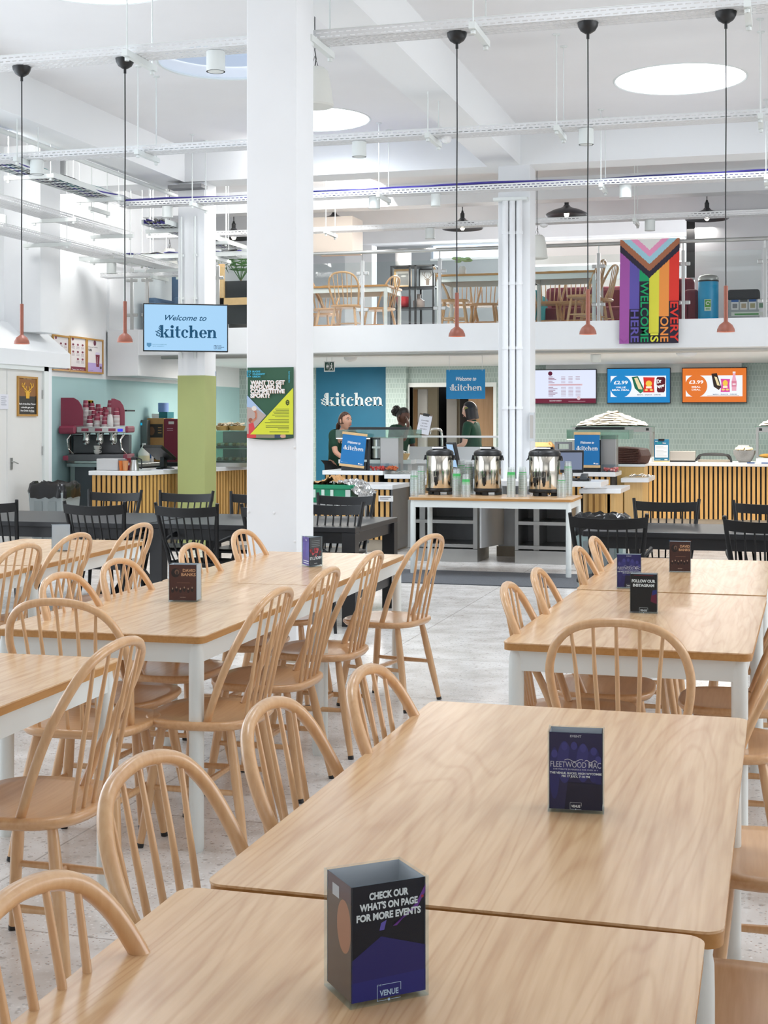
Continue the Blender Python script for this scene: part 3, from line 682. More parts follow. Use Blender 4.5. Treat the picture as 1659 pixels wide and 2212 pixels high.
bc(1440, 10.78, 180, 'black spindle-back chair on the far side of the right-hand black table, before the slatted counter')
bc(1658, 10.7, 180, 'black spindle-back chair on the far side at the right edge, before slatted counter')

def black_table(name, x0, x1, y0, y1, label, cross):
    t = thing(name, label, 'table', ((x0 + x1) / 2, (y0 + y1) / 2, 0), 0); w, d = (x1 - x0) / 2, (y1 - y0) / 2
    MB().box(-w, w, -d, d, .672, .71).build('tabletop', BLACKW, t, smooth=0, bevel=.004)
    MB().box(-w + .06, w - .06, -d + .05, -d + .08, .59, .671).box(-w + .06, w - .06, d - .08, d - .05, .59, .671).box(w - .06, w - .03, -d + .05, d - .05, .59, .671).box(-w + .03, -w + .06, -d + .05, d - .05, .59, .671).build('apron', BLACKW, t, smooth=0)
    if cross:
        for sx in (-.72, .72):
            for s in (-1, 1):
                MB().cbox((sx * w, 0, .335), .07, .07, math.hypot(.6, 2 * d - .25), rx=s * math.atan2(2 * d - .25, .6)).build('leg', BLACKW, t, smooth=0)
            MB().box(sx * w - .03, sx * w + .03, -d + .1, d - .1, .6, .671).build('leg_bearer', BLACKW, t, smooth=0)
        MB().box(-.72 * w, .72 * w, -.03, .03, .30, .38).build('stretcher', BLACKW, t, smooth=0)
    else:
        for sx in (-1, 1):
            for sy in (-1, 1): MB().box(sx * (w - .05) - .05, sx * (w - .05) + .05, sy * (d - .05) - .05, sy * (d - .05) + .05, 0, .671).build('leg', BLACKW, t, smooth=0, bevel=.003)
            MB().box(sx * (w - .05) - .02, sx * (w - .05) + .02, -d + .1, d - .1, .18, .25).build('stretcher', BLACKW, t, smooth=0)
    return t
black_table('black_table', -4.52, -2.92, 9.53, 10.68, 'black wooden table with square legs behind the white column', False)
black_table('black_table', -6.85, -4.56, 9.45, 10.6, 'black wooden table with crossed legs at the left edge', True)
black_table('black_table', -1.32, 1.1, 9.69, 10.6, 'black wooden table on the right before the slatted counter', True)

# --- acrylic leaflet holders
IVORY = flat('#e9e6e2'); INK = flat('#1a1518'); WHT = flat('#f4f4f4')
def holder(loc, rz, w, d, h, label, front, side=None, tri=False, back='#8d8f94'):
    t = thing('leaflet_holder', label, 'leaflet holder', (loc[0], loc[1], .7402), rz, 'clear acrylic leaflet holders')
    e = .002
    if tri: poly = [(0, 0), (w, 0), (w * .62, d)]
    else: poly = [(0, 0), (w, 0), (w, d), (0, d)]
    mb = MB(); n = len(poly)
    for i in range(n):
        a, b = Vector(poly[i]), Vector(poly[(i + 1) % n]); q = (b - a).normalized(); nn = Vector((q.y, -q.x))
        p = [a, b, b - nn * e, a - nn * e]; mb.prism([tuple(k) for k in p], 0, h)
    mb.prism([(x, y) for x, y in poly], 0, e); mb.build('acrylic_sleeve', ACRYL, t, smooth=0)
    def leaf(i, deco, nm, col):
        a, b = Vector(poly[i]), Vector(poly[(i + 1) % n]); L = (b - a).length
        c = thing(nm, '', '', (0, 0, 0)); 
        for k in ('label', 'category'): del c[k]
        q = (b - a).normalized(); ang = math.atan2(q.y, q.x); nn = Vector((-q.y, q.x)); o = a + nn * .0035
        mbp = MB().use(flat(col)).add([(.003, 0, .006), (L - .003, 0, .006), (L - .003, 0, h - .002), (.003, 0, h - .002)], [(0, 1, 2, 3)]).use(flat('#b9c0c6')).add([(.003, .0006, .006), (L - .003, .0006, .006), (L - .003, .0006, h - .002), (.003, .0006, h - .002)], [(3, 2, 1, 0)])
        bpy.data.objects.remove(c)
        lf = mbp.build(nm, None, t, smooth=0, loc=(o.x, o.y, 0), rz=ang)
        if deco:
            A = Art(0, 0, -.0001, .00012); deco(A, L, h); A.build(lf)
    leaf(0, front[1], 'leaflet', front[0])
    if side: leaf(n - 1, side[1], 'leaflet', side[0])
    for i in range(1, n):
        if i == n - 1 and side: continue
        leaf(i, None, 'leaflet', back)
    return t
def venue_mark(A, x, z, s, m):
    A.line([(x - .5 * s, z + .3 * s), (x - .5 * s, z - .3 * s), (x - .1 * s, z - .3 * s)], .02 * s, m); A.line([(x + .1 * s, z - .3 * s), (x + .5 * s, z - .3 * s)], .02 * s, m)
    A.line([(x - .3 * s, z + .3 * s), (x + .5 * s, z + .3 * s), (x + .5 * s, z)], .02 * s, m); A.ell(x, z - .3 * s, .06 * s, .05 * s, m)
    A.text('THE', x - .5 * s, z + .26 * s, .1 * s, m); A.text('VENUE', x, z - .12 * s, .3 * s, m, .03, align='C', width=.8 * s)
def d_whatson(A, w, h):
    A.poly([(.003, .006), (w - .003, .006), (w - .003, h * .42), (w * .4, h * .55), (.003, h * .38)], flat('#322a6c')); A.poly([(.003, .006), (w - .003, .006), (w - .003, h * .22), (.003, h * .2)], flat('#332f7c'))
    A.poly([(w * .55, h * .62), (w * .6, h * .62), (w * .85, h * .78), (w - .003, h * .93), (w - .003, h * .87), (w * .86, h * .74)], flat('#7b3f9c')); A.poly([(w * .38, h * .6), (w * .44, h * .6), (w * .47, h * .68), (w * .4, h * .66)], flat('#6f5fb8'))
    A.ell(w * .93, h * .83, .002, .002, flat('#b8364c'), 10)
    for i, s in enumerate(('CHECK OUR', "WHAT'S ON PAGE", 'FOR MORE EVENTS')): A.text(s, w * .5, h * (.865 - .085 * i), h * .078, WHT, .045, align='C', width=w * (.5, .74, .82)[i])
    venue_mark(A, w * .5, h * .085, w * .3, flat('#cfe0f4'))
def d_insta(A, w, h):
    A.poly([(w * .75, h * .3), (w - .003, h * .24), (w - .003, h * .5), (w * .8, h * .55)], flat('#6d1f3c')); A.poly([(w * .8, h * .45), (w - .003, h * .5), (w - .003, h * .6), (w * .82, h * .58)], flat('#2b2f78'))
    A.text('FOLLOW OUR', w * .5, h * .78, h * .1, WHT, .045, align='C', width=w * .84); A.text('INSTAGRAM', w * .5, h * .67, h * .1, WHT, .045, align='C', width=w * .76)
    A.rect(w * .15, h * .95, w * .7, h * .012, flat('#8a2230')); venue_mark(A, w * .5, h * .075, w * .3, WHT)
def d_fleet(A, w, h):
    for i, (fx, fz, rx, rz) in enumerate(((.12, .48, .13, .32), (.3, .62, .13, .26), (.47, .66, .1, .22), (.63, .62, .12, .24), (.82, .6, .12, .22), (.9, .45, .09, .28))):
        A.ell(w * fx, h * fz, w * min(rx, .95 - fx, fx - .03), h * rz, flat(('#3a3570', '#423d7c', '#37326a', '#443f80', '#3b3672', '#36316a')[i])); A.ell(w * fx, h * (fz + rz * .75), w * .055, h * .05, flat('#4d488e'))
    A.poly([(w * .3, .006), (w - .003, .006), (w - .003, h * .36), (w * .36, h * .38)], flat('#2a2238'))
    A.text('EVENT', w * .5, h * .93, h * .04, flat('#c9c4cf'), .03, align='C', width=w * .2)
    A.text('FLEETWOOD MAC', w * .5, h * .56, h * .1, flat('#d8d2dd'), .004, align='C', width=w * .9)
    A.line([(w * (.3 + .03 * i), h * (.645 + .015 * math.sin(i * .8))) for i in range(12)], h * .008, flat('#d8d2dd')); A.line([(w * (.66 + .02 * i), h * (.64 + .014 * math.sin(i * .9))) for i in range(12)], h * .008, flat('#d8d2dd'))
    A.text('LIVE TRIBUTE EXPERIENCE FOR OVER 30 Y', w * .5, h * .525, h * .025, flat('#c9c4dd'), .02, align='C', width=w * .8)
    A.text('THE VENUE, BUCKS, HIGH WYCOMBE', w * .5, h * .475, h * .035, WHT, .035, align='C', width=w * .92); A.text('FRI 17 JULY, 7-10 PM', w * .5, h * .437, h * .035, WHT, .035, align='C', width=w * .5)
    venue_mark(A, w * .5, h * .085, w * .2, WHT)
def d_banks(A, w, h):
    for i in range(60): A.rect(w * (.04 + .9 * rnd.random()), h * (.06 + .88 * rnd.random()), w * .03, h * .006, flat(('#6a3b30', '#5c3028', '#78463a')[i % 3]))
    A.ell(w * .25, h * .77, w * .15, h * .12, flat('#2a1d1a')); A.ell(w * .3, h * .79, w * .08, h * .07, flat('#7d5a4a')); A.ell(w * .3, h * .77, w * .04, h * .05, flat('#3a2a25'))
    A.text('DAVID', w * .72, h * .80, h * .11, flat('#e0a77c'), .03, align='C', width=w * .44); A.text('BANKS', w * .7, h * .69, h * .11, flat('#e0a77c'), .03, align='C', width=w * .5)
    for i in range(6): A.ell(w * (.15 + .135 * i), h * (.31 + .03 * (i % 2)), w * .05, h * .07, flat('#2e1c19')); A.ell(w * (.15 + .135 * i), h * (.35 + .03 * (i % 2)), w * .022, h * .026, flat('#b98f78'))
    A.rect(w * .3, h * .5, w * .45, h * .008, flat('#a8705a')); A.text('THE VENUE', w * .5, h * .11, h * .03, flat('#c99f8a'), .02, align='C', width=w * .2)
def d_about(A, w, h):
    A.rect(.003, h * .62, w - .006, h * .34, flat('#4d4a4a'))
    for i in range(26): A.ell(w * (.1 + .8 * rnd.random()), h * (.36 + .24 * rnd.random()), w * .06, h * .045, flat(('#b8323a', '#7d1f28', '#d0565a', '#3b2a2e')[i % 4]), 9)
    A.text('ABOUT US', w * .95, h * .33, h * .13, WHT, .02, rot=180, width=w * .88)
    for i in range(4): A.rect(w * .2, h * (.68 + .06 * i), w * .6, h * .012, flat('#9a9a9a'))
    A.text('THE VENUE', w * .62, h * .12, h * .03, WHT, .02, rot=180)
def d_purple(A, w, h):
    A.rect(.003, h * .2, w - .006, h * .76, flat('#54409c')); A.rect(w * .12, h * .3, w * .76, h * .5, flat('#5a48a6')); A.rect(w * .15, h * .1, w * .7, h * .025, WHT); A.rect(w * .15, h * .17, w * .7, h * .025, WHT); A.text('VENUE', w * .62, h * .9, h * .05, WHT, .02, rot=180)
def d_crowd(A, w, h):
    A.rect(.003, .006, w - .006, h * .8, flat('#6f5542')); A.ell(w * .68, h * .62, w * .26, h * .22, flat('#b97b58')); A.rect(w * .25, h * .82, w * .25, h * .1, flat('#cfc8c6'))
holder((-.513, 1.654), math.atan2(.071, .082), .109, .085, .152, 'clear leaflet holder in front reading CHECK OUR WHAT\'S ON PAGE', ('#17131f', d_whatson), ('#6b4b45', d_crowd), back='#aab3ba')
holder((-.419, 2.595), R(5.5), .104, .055, .151, 'clear leaflet holder with a dark purple concert leaflet on the large front table', ('#362e52', d_fleet), back='#1d1a20')
holder((-.554, 5.375), R(2), .105, .06, .150, 'clear leaflet holder reading FOLLOW OUR INSTAGRAM on black', ('#1c181a', d_insta), back='#2a2426')
holder((-.690, 6.147), R(6), .108, .055, .150, 'clear leaflet holder with a purple concert leaflet on the far right-hand table', ('#342c66', d_fleet), back='#26222c')
holder((-.520, 6.878), R(3), .105, .06, .150, 'clear leaflet holder with a brown leaflet on the far right-hand table', ('#4a2a24', d_banks), back='#b9c0c6')
holder((-2.383, 5.196), R(9), .12, .08, .152, 'clear leaflet holder with a brown leaflet on the left-of-centre table', ('#573129', d_banks), back='#c6ccd2')
holder((-2.263, 6.605), R(70), .11, .105, .150, 'triangular leaflet holder, purple and black panels with ABOUT US upside down', ('#39393c', d_about), ('#54409c', d_purple), tri=True)
holder((-3.93, 7.02), R(30), .105, .06, .150, 'clear leaflet holder at the left edge, only a sliver in view', ('#c9ccd2', None), back='#c9ccd2')

# ================================================================ ceiling services
def perforated():
    m = bpy.data.materials.new('perforated_white_metal'); m.use_nodes = True; nt = m.node_tree; L = nt.links.new; p = nt.nodes['Principled BSDF']
    p.inputs['Base Color'].default_value = lin('#e4e5e6'); p.inputs['Roughness'].default_value = .45
    tc = nt.nodes.new('ShaderNodeTexCoord'); sp = nt.nodes.new('ShaderNodeSeparateXYZ'); L(tc.outputs['Object'], sp.inputs[0])
    a = nt.nodes.new('ShaderNodeMath'); a.operation = 'ADD'; L(sp.outputs[1], a.inputs[0]); L(sp.outputs[2], a.inputs[1])
    cb = nt.nodes.new('ShaderNodeCombineXYZ'); L(sp.outputs[0], cb.inputs[0]); L(a.outputs[0], cb.inputs[1])
    br = nt.nodes.new('ShaderNodeTexBrick'); br.offset = .5; br.inputs['Scale'].default_value = 1; br.inputs['Brick Width'].default_value = .05; br.inputs['Row Height'].default_value = .025; br.inputs['Mortar Size'].default_value = .009; br.inputs['Mortar Smooth'].default_value = 0
    L(cb.outputs[0], br.inputs['Vector']); tr = nt.nodes.new('ShaderNodeBsdfTransparent'); mx = nt.nodes.new('ShaderNodeMixShader')
    L(br.outputs['Fac'], mx.inputs[0]); L(tr.outputs[0], mx.inputs[1]); L(p.outputs[0], mx.inputs[2]); L(mx.outputs[0], nt.nodes['Material Output'].inputs[0]); return m
PERF = perforated()
ZT = 3.9
def cable_tray(label, a, b, z, w=.2, rods=(), top=ZCEIL, along='X', ladder=False):
    """straight tray; along X at Y=a[1] or along Y at X=a[0]"""
    L = (b[0] - a[0]) if along == 'X' else (b[1] - a[1])
    t = thing('cable_tray', label, 'cable tray', (a[0], a[1], z), 0 if along == 'X' else R(90), 'white cable trays under the ceiling')
    h = .055; e = .003
    mb = MB().add([(0, -w / 2, 0), (L, -w / 2, 0), (L, w / 2, 0), (0, w / 2, 0), (0, -w / 2, h), (L, -w / 2, h), (L, w / 2, h), (0, w / 2, h)], [(0, 1, 2, 3), (0, 4, 5, 1), (3, 2, 6, 7)])
    if ladder:
        mb = MB().box(0, L, -w / 2, -w / 2 + .004, 0, h).box(0, L, w / 2 - .004, w / 2, 0, h)
        for k in range(int(L / .16)): mb.box(k * .16 + .06, k * .16 + .075, -w / 2, w / 2, 0, .004)
        for k in range(1, 6): mb.box(0, L, -w / 2 + w * k / 6 - .002, -w / 2 + w * k / 6 + .002, .001, .004)
        mb.build('tray', FRAMEW, t, smooth=0)
    else: mb.build('tray', PERF, t, smooth=0)
    MB().box(0, L, -w / 2 - .004, -w / 2 + .012, h, h + .003).box(0, L, w / 2 - .012, w / 2 + .004, h, h + .003).build('rim', FRAMEW, t, smooth=0)
    for r in rods:
        x = r
        MB().box(x - .02, x + .02, -w / 2 - .13, w / 2 + .13, -.044, -.003).build('support_bar', FRAMEW, t, smooth=0)
        for s in (-1, 1):
            MB().tube([(x, s * (w / 2 + .09), -.07), (x, s * (w / 2 + .09), top - z - .002)], .0055, 6).lathe([(.016, -.07), (.016, -.05)], 8, (x, s * (w / 2 + .09), 0)).lathe([(.03, -.01), (.03, 0)], 10, (x, s * (w / 2 + .09), top - z)).build('hanger_rod', FRAMEW, t, smooth=50)
    return t
TY = (8.53, 11.62, 14.5, 17.08)
X0 = -8.1
def rodx(us, Y): return [at_y(u, 300, Y)[0] - X0 for u in us]
cable_tray('nearest white cable tray, the one carrying five copper pendant lamps', (X0, TY[0]), (6.8, TY[0]), ZT, rods=rodx((302, 693, 1036, 1616), TY[0]))
cable_tray('second white cable tray from the front, crossing behind the pendant cords', (X0, TY[1]), (6.8, TY[1]), ZT, rods=rodx((60, 318, 936, 1210, 1643), TY[1]))
cable_tray('third white cable tray with purple cables along its top', (-7.2, TY[2]), (6.8, TY[2]), ZT, rods=[k + X0 + 7.2 for k in rodx((215, 430, 829, 1303, 1655), TY[2])])
cable_tray('farthest white cable tray, at the mezzanine edge', (X0, TY[3]), (6.8, TY[3]), ZT, rods=rodx((165, 478, 714, 1085, 1374), TY[3]), top=4.6)
# trays of the left-hand cluster
cable_tray('cable tray full of dark cables running into the room at upper left', (-7.3, 9.2), (-7.3, 14.6), 3.96, .3, (1.8, 3.4, 4.9), along='Y', ladder=True)
cable_tray('plain white tray below the tray of dark cables at upper left', (-7.75, 9.5), (-7.75, 15.6), 3.72, .3, (2.2, 4.4, 5.8), along='Y')
cable_tray('cable tray behind the third tray, purple cables lying in it', (-6.95, 14.75), (-6.95, 17.3), 3.74, .3, (.4, 1.6, 2.4), along='Y', top=4.6, ladder=True)
cable_tray('lowest white tray at the left edge near the white pier', (-7.95, 11.5), (-7.95, 16.6), 3.48, .32, (2.6, 4.2), along='Y')
cable_tray('short white tray crossing the left-hand tray cluster', (-8.65, 16.3), (-6.3, 16.3), 3.52, .3, (.7, 1.9), ladder=True)
cable_tray('short white tray ending in the open below the left-hand tray cluster', (-7.55, 15.2), (-7.55, 17.6), 3.42, .26, (1.2, 2.1), along='Y', top=4.6)
cable_tray('short white tray along the mezzanine edge, below the left-hand tray cluster', (-8.6, 16.75), (-7.3, 16.75), 3.36, .22, (.8,))
PURP = mat('purple_cable', '#3f3590', .5); DCAB = [mat('cable_dark_blue', '#27285a', .5), mat('cable_black', '#1b1b20', .5), mat('cable_teal', '#1f6f77', .5), mat('cable_grey', '#8d8f8c', .5), PURP]
def cables(name, label, x0, y0, x1, y1, z, n, spread, pal, r=.008, sag=.012):
    mb = MB(); along = abs(x1 - x0) > abs(y1 - y0); N = 26
    for k in range(n):
        off = (rnd.random() - .5) * spread; mb.use(pal[k % len(pal)]); pts = []; zz = z + r + .012 * rnd.random(); ph = rnd.random() * 6
        for i in range(N + 1):
            f = i / N; w = off + .018 * math.sin(ph + f * 17); pts.append((x0 + (x1 - x0) * f + (0 if along else w), y0 + (y1 - y0) * f + (w if along else 0), zz + sag * math.sin(ph * 2 + f * 23) + sag))
        mb.tube(pts, r, 5)
    return tag(mb.build(name, None, None, smooth=60), label, 'cables')
cables('cable_bundle', 'purple cables lying along the third white cable tray', -7.2, TY[2], 6.7, TY[2], ZT + .02, 9, .15, [PURP, DCAB[0]], .012, .022)
cables('cable_bundle', 'thick run of dark and teal cables in the tray at upper left', -7.3, 9.3, -7.3, 14.5, 3.968, 34, .27, DCAB, .010, .02)
cables('cable_bundle', 'purple and grey cables in the short tray behind the third tray', -6.95, 14.8, -6.95, 17.2, 3.748, 24, .27, [PURP, DCAB[3], DCAB[1]], .010, .02)
cables('cable_bundle', 'dark cables in the short tray crossing the left-hand tray cluster', -8.5, 16.3, -6.5, 16.3, 3.528, 24, .26, [PURP, DCAB[1], DCAB[3], DCAB[0]], .010, .03)
tag(MB().tube([(-7.05, 10.6, 4.2), (-7.05, 16.6, 4.2)], .024, 10).build('conduit', FRAMEW, None), 'white conduit pipe slanting across the upper left under the beam', 'pipe')

# copper pendants
LAMPGLOW = mat('lamp_diffuser', '#fff1e0', .4, emit=6)
def make_pendant(loc, label, first=None):
    if first: return dup(first, loc, 0, label)
    t = thing('pendant_lamp', label, 'pendant lamp', loc, 0, 'copper pendant lamps on black cords')
    H = ZT - 2.0
    MB().lathe([(.004, -.07), (.018, -.068), (.045, -.05), (.06, -.025), (.064, -.003), (.0, -.003)], 24, (0, 0, H)).lathe([(.009, -.1), (.009, -.068)], 10, (0, 0, H)).build('ceiling_cup', BLACKP, t)
    MB().tube([(0, 0, H - .09), (.0015, 0, 1.3), (-.002, .001, .8), (0, 0, .25)], .0042, 6).build('cord', BLACKP, t)
    s = MB().lathe([(.008, .275), (.0125, .272), (.0125, .062), (.020, .056), (.038, .042), (.050, .018), (.053, 0), (.050, 0), (.047, .016), (.035, .036), (.0, .05)], 28).build('lamp_shade', COPPER, t, smooth=50)
    MB().lathe([(.0, .006), (.047, .006)], 24, cap=False).build('diffuser', LAMPGLOW, s)
    return t
P0 = None
for u, nm in ((47, 'leftmost copper pendant lamp on a black cord, above the double doors'), (270, 'copper pendant lamp on a black cord, second from left, beside welcome screen'), (987, 'middle copper pendant lamp on a black cord, before the mezzanine edge'), (1270, 'copper pendant lamp on a black cord, left of the rainbow flag'), (1568, 'rightmost copper pendant lamp on a black cord, right of the rainbow flag')):
    o = make_pendant((at_y(u, 700, TY[0])[0], TY[0], 2.0), nm, P0); P0 = P0 or o; kids(P0)
    if o is P0:
        for c in P0.children: kids(c)

# cylinder downlights under the trays
SPOTG = mat('spot_glow', '#fff6ea', .4, emit=14); SPOTOFF = mat('spot_unlit', '#b9bcc0', .5)
def downlight(u, k, label, lit=True, r=.062, h=.13, Y=None, zt=None):
    Y = Y or TY[k]; z = (zt if zt is not None else ZT) ; x = at_y(u, 400, Y)[0]
    t = thing('downlight', label, 'downlight', (x, Y, z - h - .003), 0, 'white cylinder downlights')
    MB().lathe([(r, 0), (r, h), (r * .6, h)], 24).lathe([(r, 0), (r * .86, 0), (r * .8, .03)], 24, cap=False).build('housing', FRAMEW, t)
    MB().lathe([(0, .012), (r * .85, .012)], 20, cap=False).build('lamp_face', SPOTG if lit else SPOTOFF, t)
    if lit:
        d = bpy.data.lights.new('downlight_beam', 'SPOT'); d.energy = 26; d.spot_size = R(75); d.spot_blend = .6; d.shadow_soft_size = .05; d.color = (1, .95, .88)
        o = bpy.data.objects.new('downlight_beam', d); C.objects.link(o); o.location = (x, Y, z - h - .03)
downlight(80, 1, 'lit cylinder downlight at left on the second tray, beside the left pendant cord')
downlight(466, 0, 'unlit cylinder downlight on the nearest tray, in front of the blue skylight', False)
downlight(776, 1, 'unlit grey cylinder downlight on the second tray, right of the white column', False)
downlight(1266, 1, 'large lit cylinder downlight on the second tray at the fourth pendant cord')
downlight(362, 2, 'lit cylinder downlight on the third tray, left of the green column')
downlight(809, 2, 'lit cylinder downlight on the purple-cable tray right of the big column')
downlight(941, 2, 'unlit cylinder downlight on the purple-cable tray near the middle pendant cord', False, r=.05)
downlight(1351, 2, 'lit cylinder downlight on the purple-cable tray above the rainbow flag')
downlight(241, 3, 'lit cylinder downlight amid the left-hand tray cluster', Y=16.3, zt=3.5)
downlight(929, 3, 'lit cylinder downlight on the farthest tray above the mezzanine tables')
downlight(1404, 3, 'lit cylinder downlight on the farthest tray right above the rainbow flag')
downlight(2, 2, 'lit cylinder downlight cut by the left edge', Y=13.5, zt=3.72)
downlight(1287, 0, 'small lit downlight under the mezzanine slab, left of the screens', r=.07, h=.1, Y=18.5, zt=2.35)
def sensor(u, Y, z, r, h, label, m=PLASTW):
    x = at_y(u, 400, Y)[0]; t = thing('smoke_detector', label, 'detector', (x, Y, z - h))
    MB().lathe([(r * .6, 0), (r * .9, h * .3), (r, h * .6), (r, h)], 20).build('body', m, t); MB().lathe([(r * .3, -.006), (r * .35, 0)], 12).build('sensor_cap', FRAMEW, t); return t
sensor(964, TY[1], ZT - .002, .045, .05, 'round white detector under the second tray, left of the middle beam end')
sensor(757, 18.0, 2.348, .09, .07, 'white smoke detector under the slab, beside the exit sign')
sensor(1483, 17.5, 2.348, .13, .09, 'wide white ceiling detector with a dark camera dome, above the orange screen')
sensor(1175, TY[3], ZT - .002, .05, .04, 'small white detector under the farthest tray, right of the far column')
# bell speakers
CREAM = mat('speaker_cream', '#dfe0da', .5)
def speaker(u, v, Y, s, label, top):
    x, z = at_y(u, v, Y); t = thing('hanging_speaker', label, 'speaker', (x, Y, z), 0, 'white bell-shaped hanging speakers')
    MB().lathe([(.0, 0), (.125 * s, .0), (.135 * s, .012), (.13 * s, .04), (.112 * s, .17), (.095 * s, .25), (.07 * s, .275), (.0, .28)], 28).build('enclosure', CREAM, t, smooth=45)
    MB().tube([(0, 0, .28), (.01, 0, .34), (0, 0, .4), (0, 0, top - z)], .004, 6).tube([(-.03, 0, .27), (0, 0, .36), (.03, 0, .27)], .003, 5).build('suspension_wire', BLACKP, t)
speaker(680, 231, 9.4, 1.0, 'white bell speaker half hidden behind the big column, near the ceiling', ZCEIL)
speaker(366, 581, 17.6, .92, 'white bell speaker hanging left of green column above welcome screen', ZCEIL)
speaker(1160, 559, 16.3, .95, 'white bell speaker hanging just right of the far column', ZCEIL)
# wide dish pendants over the mezzanine
DISH = mat('dark_enamel', '#4a4b4f', .4, .3); BULB = mat('bulb_glow', '#fff2dc', .3, emit=9)
for u, v, Y, lab in ((505, 514, 18.6, 'dark dish pendant lamp left of the big column, over the palm'), (722, 482, 18.9, 'dark dish pendant lamp just right of the big column'), (999, 493, 18.6, 'dark dish pendant lamp beside the middle pendant cord'), (1224, 465, 18.8, 'dark dish pendant lamp with a bright bulb, right of the far column'), (1527, 472, 18.6, 'dark dish pendant lamp at right, partly behind the farthest tray')):
    x, z = at_y(u, v, Y); t = thing('dish_pendant', lab, 'pendant lamp', (x, Y, z), 0, 'dark dish pendants over the mezzanine')
    MB().lathe([(.275, -.012), (.285, 0), (.27, .025), (.18, .07), (.09, .095), (.04, .12), (.04, .135), (.035, .13), (.085, .088), (.17, .06), (.262, .018), (.275, -.012)], 36, cap=False).build('dish_shade', DISH, t, smooth=50)
    MB().lathe([(.02, .12), (.03, .14), (.03, .2), (.02, .21), (.012, .24)], 14).build('lamp_holder', BLACKP, t)
    MB().tube([(0, 0, .23), (0, 0, ZCEIL - z - .003 if not (18.1 < Y < 18.4) else 4.36 - z)], .006, 6).build('cord', BLACKP, t)
    MB().ball((0, 0, .02), .035, .035, .05).build('light_bulb', BULB, t)
# pipes and fittings on the columns
for k, u in enumerate((1092, 1107, 1122)):
    x = at_y(u, 700, 14.97)[0]; mb = MB().tube([(x, 14.965, .62), (x, 14.965, 3.86)], .033, 14)
    for z in (1.6, 2.25, 2.95, 3.5): mb.lathe([(.04, z), (.04, z + .03)], 14, (x, 14.965, 0))
    tag(mb.build('riser_pipe', WHITE), ('left', 'middle', 'right')[k] + ' one of three white pipes running up the far column', 'pipe', 'white pipes on the far column')
tag(MB().box(at_y(1068, 435, 14.95)[0], at_y(1140, 435, 14.95)[0], 14.88, 15.0, 3.86, 3.89).build('support_bracket', FRAMEW, smooth=0), 'white bracket where pipes meet the tray on the far column', 'bracket')
x0, z0 = at_y(1144, 953, 15.0); z1 = at_y(1144, 891, 15.0)[1]
t = thing('wall_panel', 'narrow pale notice panel on right edge of the far column', 'panel', (C2X + .2, 14.98, z0)); MB().box(-.03, .03, -.012, 0.02, 0, z1 - z0).build('frame', flat('#c9ccce'), t, smooth=0); MB().box(-.018, .018, -.0135, -.011, .03, z1 - z0 - .03).build('notice', flat('#b9b4ae'), t, smooth=0)
t = thing('radiator_valves', 'pair of white round pipe ends low on the far column, under the urn table', 'pipe fitting', (C2X - .09, 14.98, .58))
for dx, dz in ((0, .05), (.08, -.02)): MB().tube([(-.3 + dx, -.04, dz), (dx, -.04, dz)], .022, 12).lathe([(.04, 0), (.045, .015), (.045, .06), (.0, .065)], 18, (dx, -.03, dz), axis=(0, -1, 0)).build('pipe_end', PLASTW, t)
for k, u in enumerate((392, 421)):
    x = at_y(u, 560, 15.0)[0]; mb = MB().tube([(x, 14.995, 2.2), (x, 14.995, 3.85)], .012, 10)
    for z in (2.9, 3.4): mb.cbox((x, 15.005, z), .05, .03, .025)
    tag(mb.build('conduit', FRAMEW), ('left', 'right')[k] + ' thin white conduit on the green column above the screen', 'pipe', 'thin conduits on the green column')
tag(MB().box(C3X - .22, C3X + .2, 14.86, 15.04, 4.16, 4.2).build('cable_bracket', DSTEEL, smooth=0), 'dark metal bracket bar at the top of the green column', 'bracket')
# silver duct pipe under the slab
yp = 17.35; x0, zz = at_y(350, 773, yp)
tag(MB().tube([(x0, yp, zz + .02), (7.1, yp, zz + .02)], .042, 14).build('duct_pipe', mat('foil_pipe', '#b8b8b4', .35, .6, bump=.3, bscale=30)), 'long silver pipe running under the mezzanine slab', 'pipe')
tag(MB().yprism([(18.4, at_y(690, 545, 18.4)[1]), (18.9, at_y(690, 545, 18.4)[1]), (18.9, 4.3), (18.4, 4.3)], 0, .6).build('air_duct', mat('duct_beige', '#c8bdb2', .6), smooth=0, loc=(at_y(672, 500, 18.4)[0], 0, 0)), 'pale boxed air duct just right of the big column, above the mezzanine', 'duct')

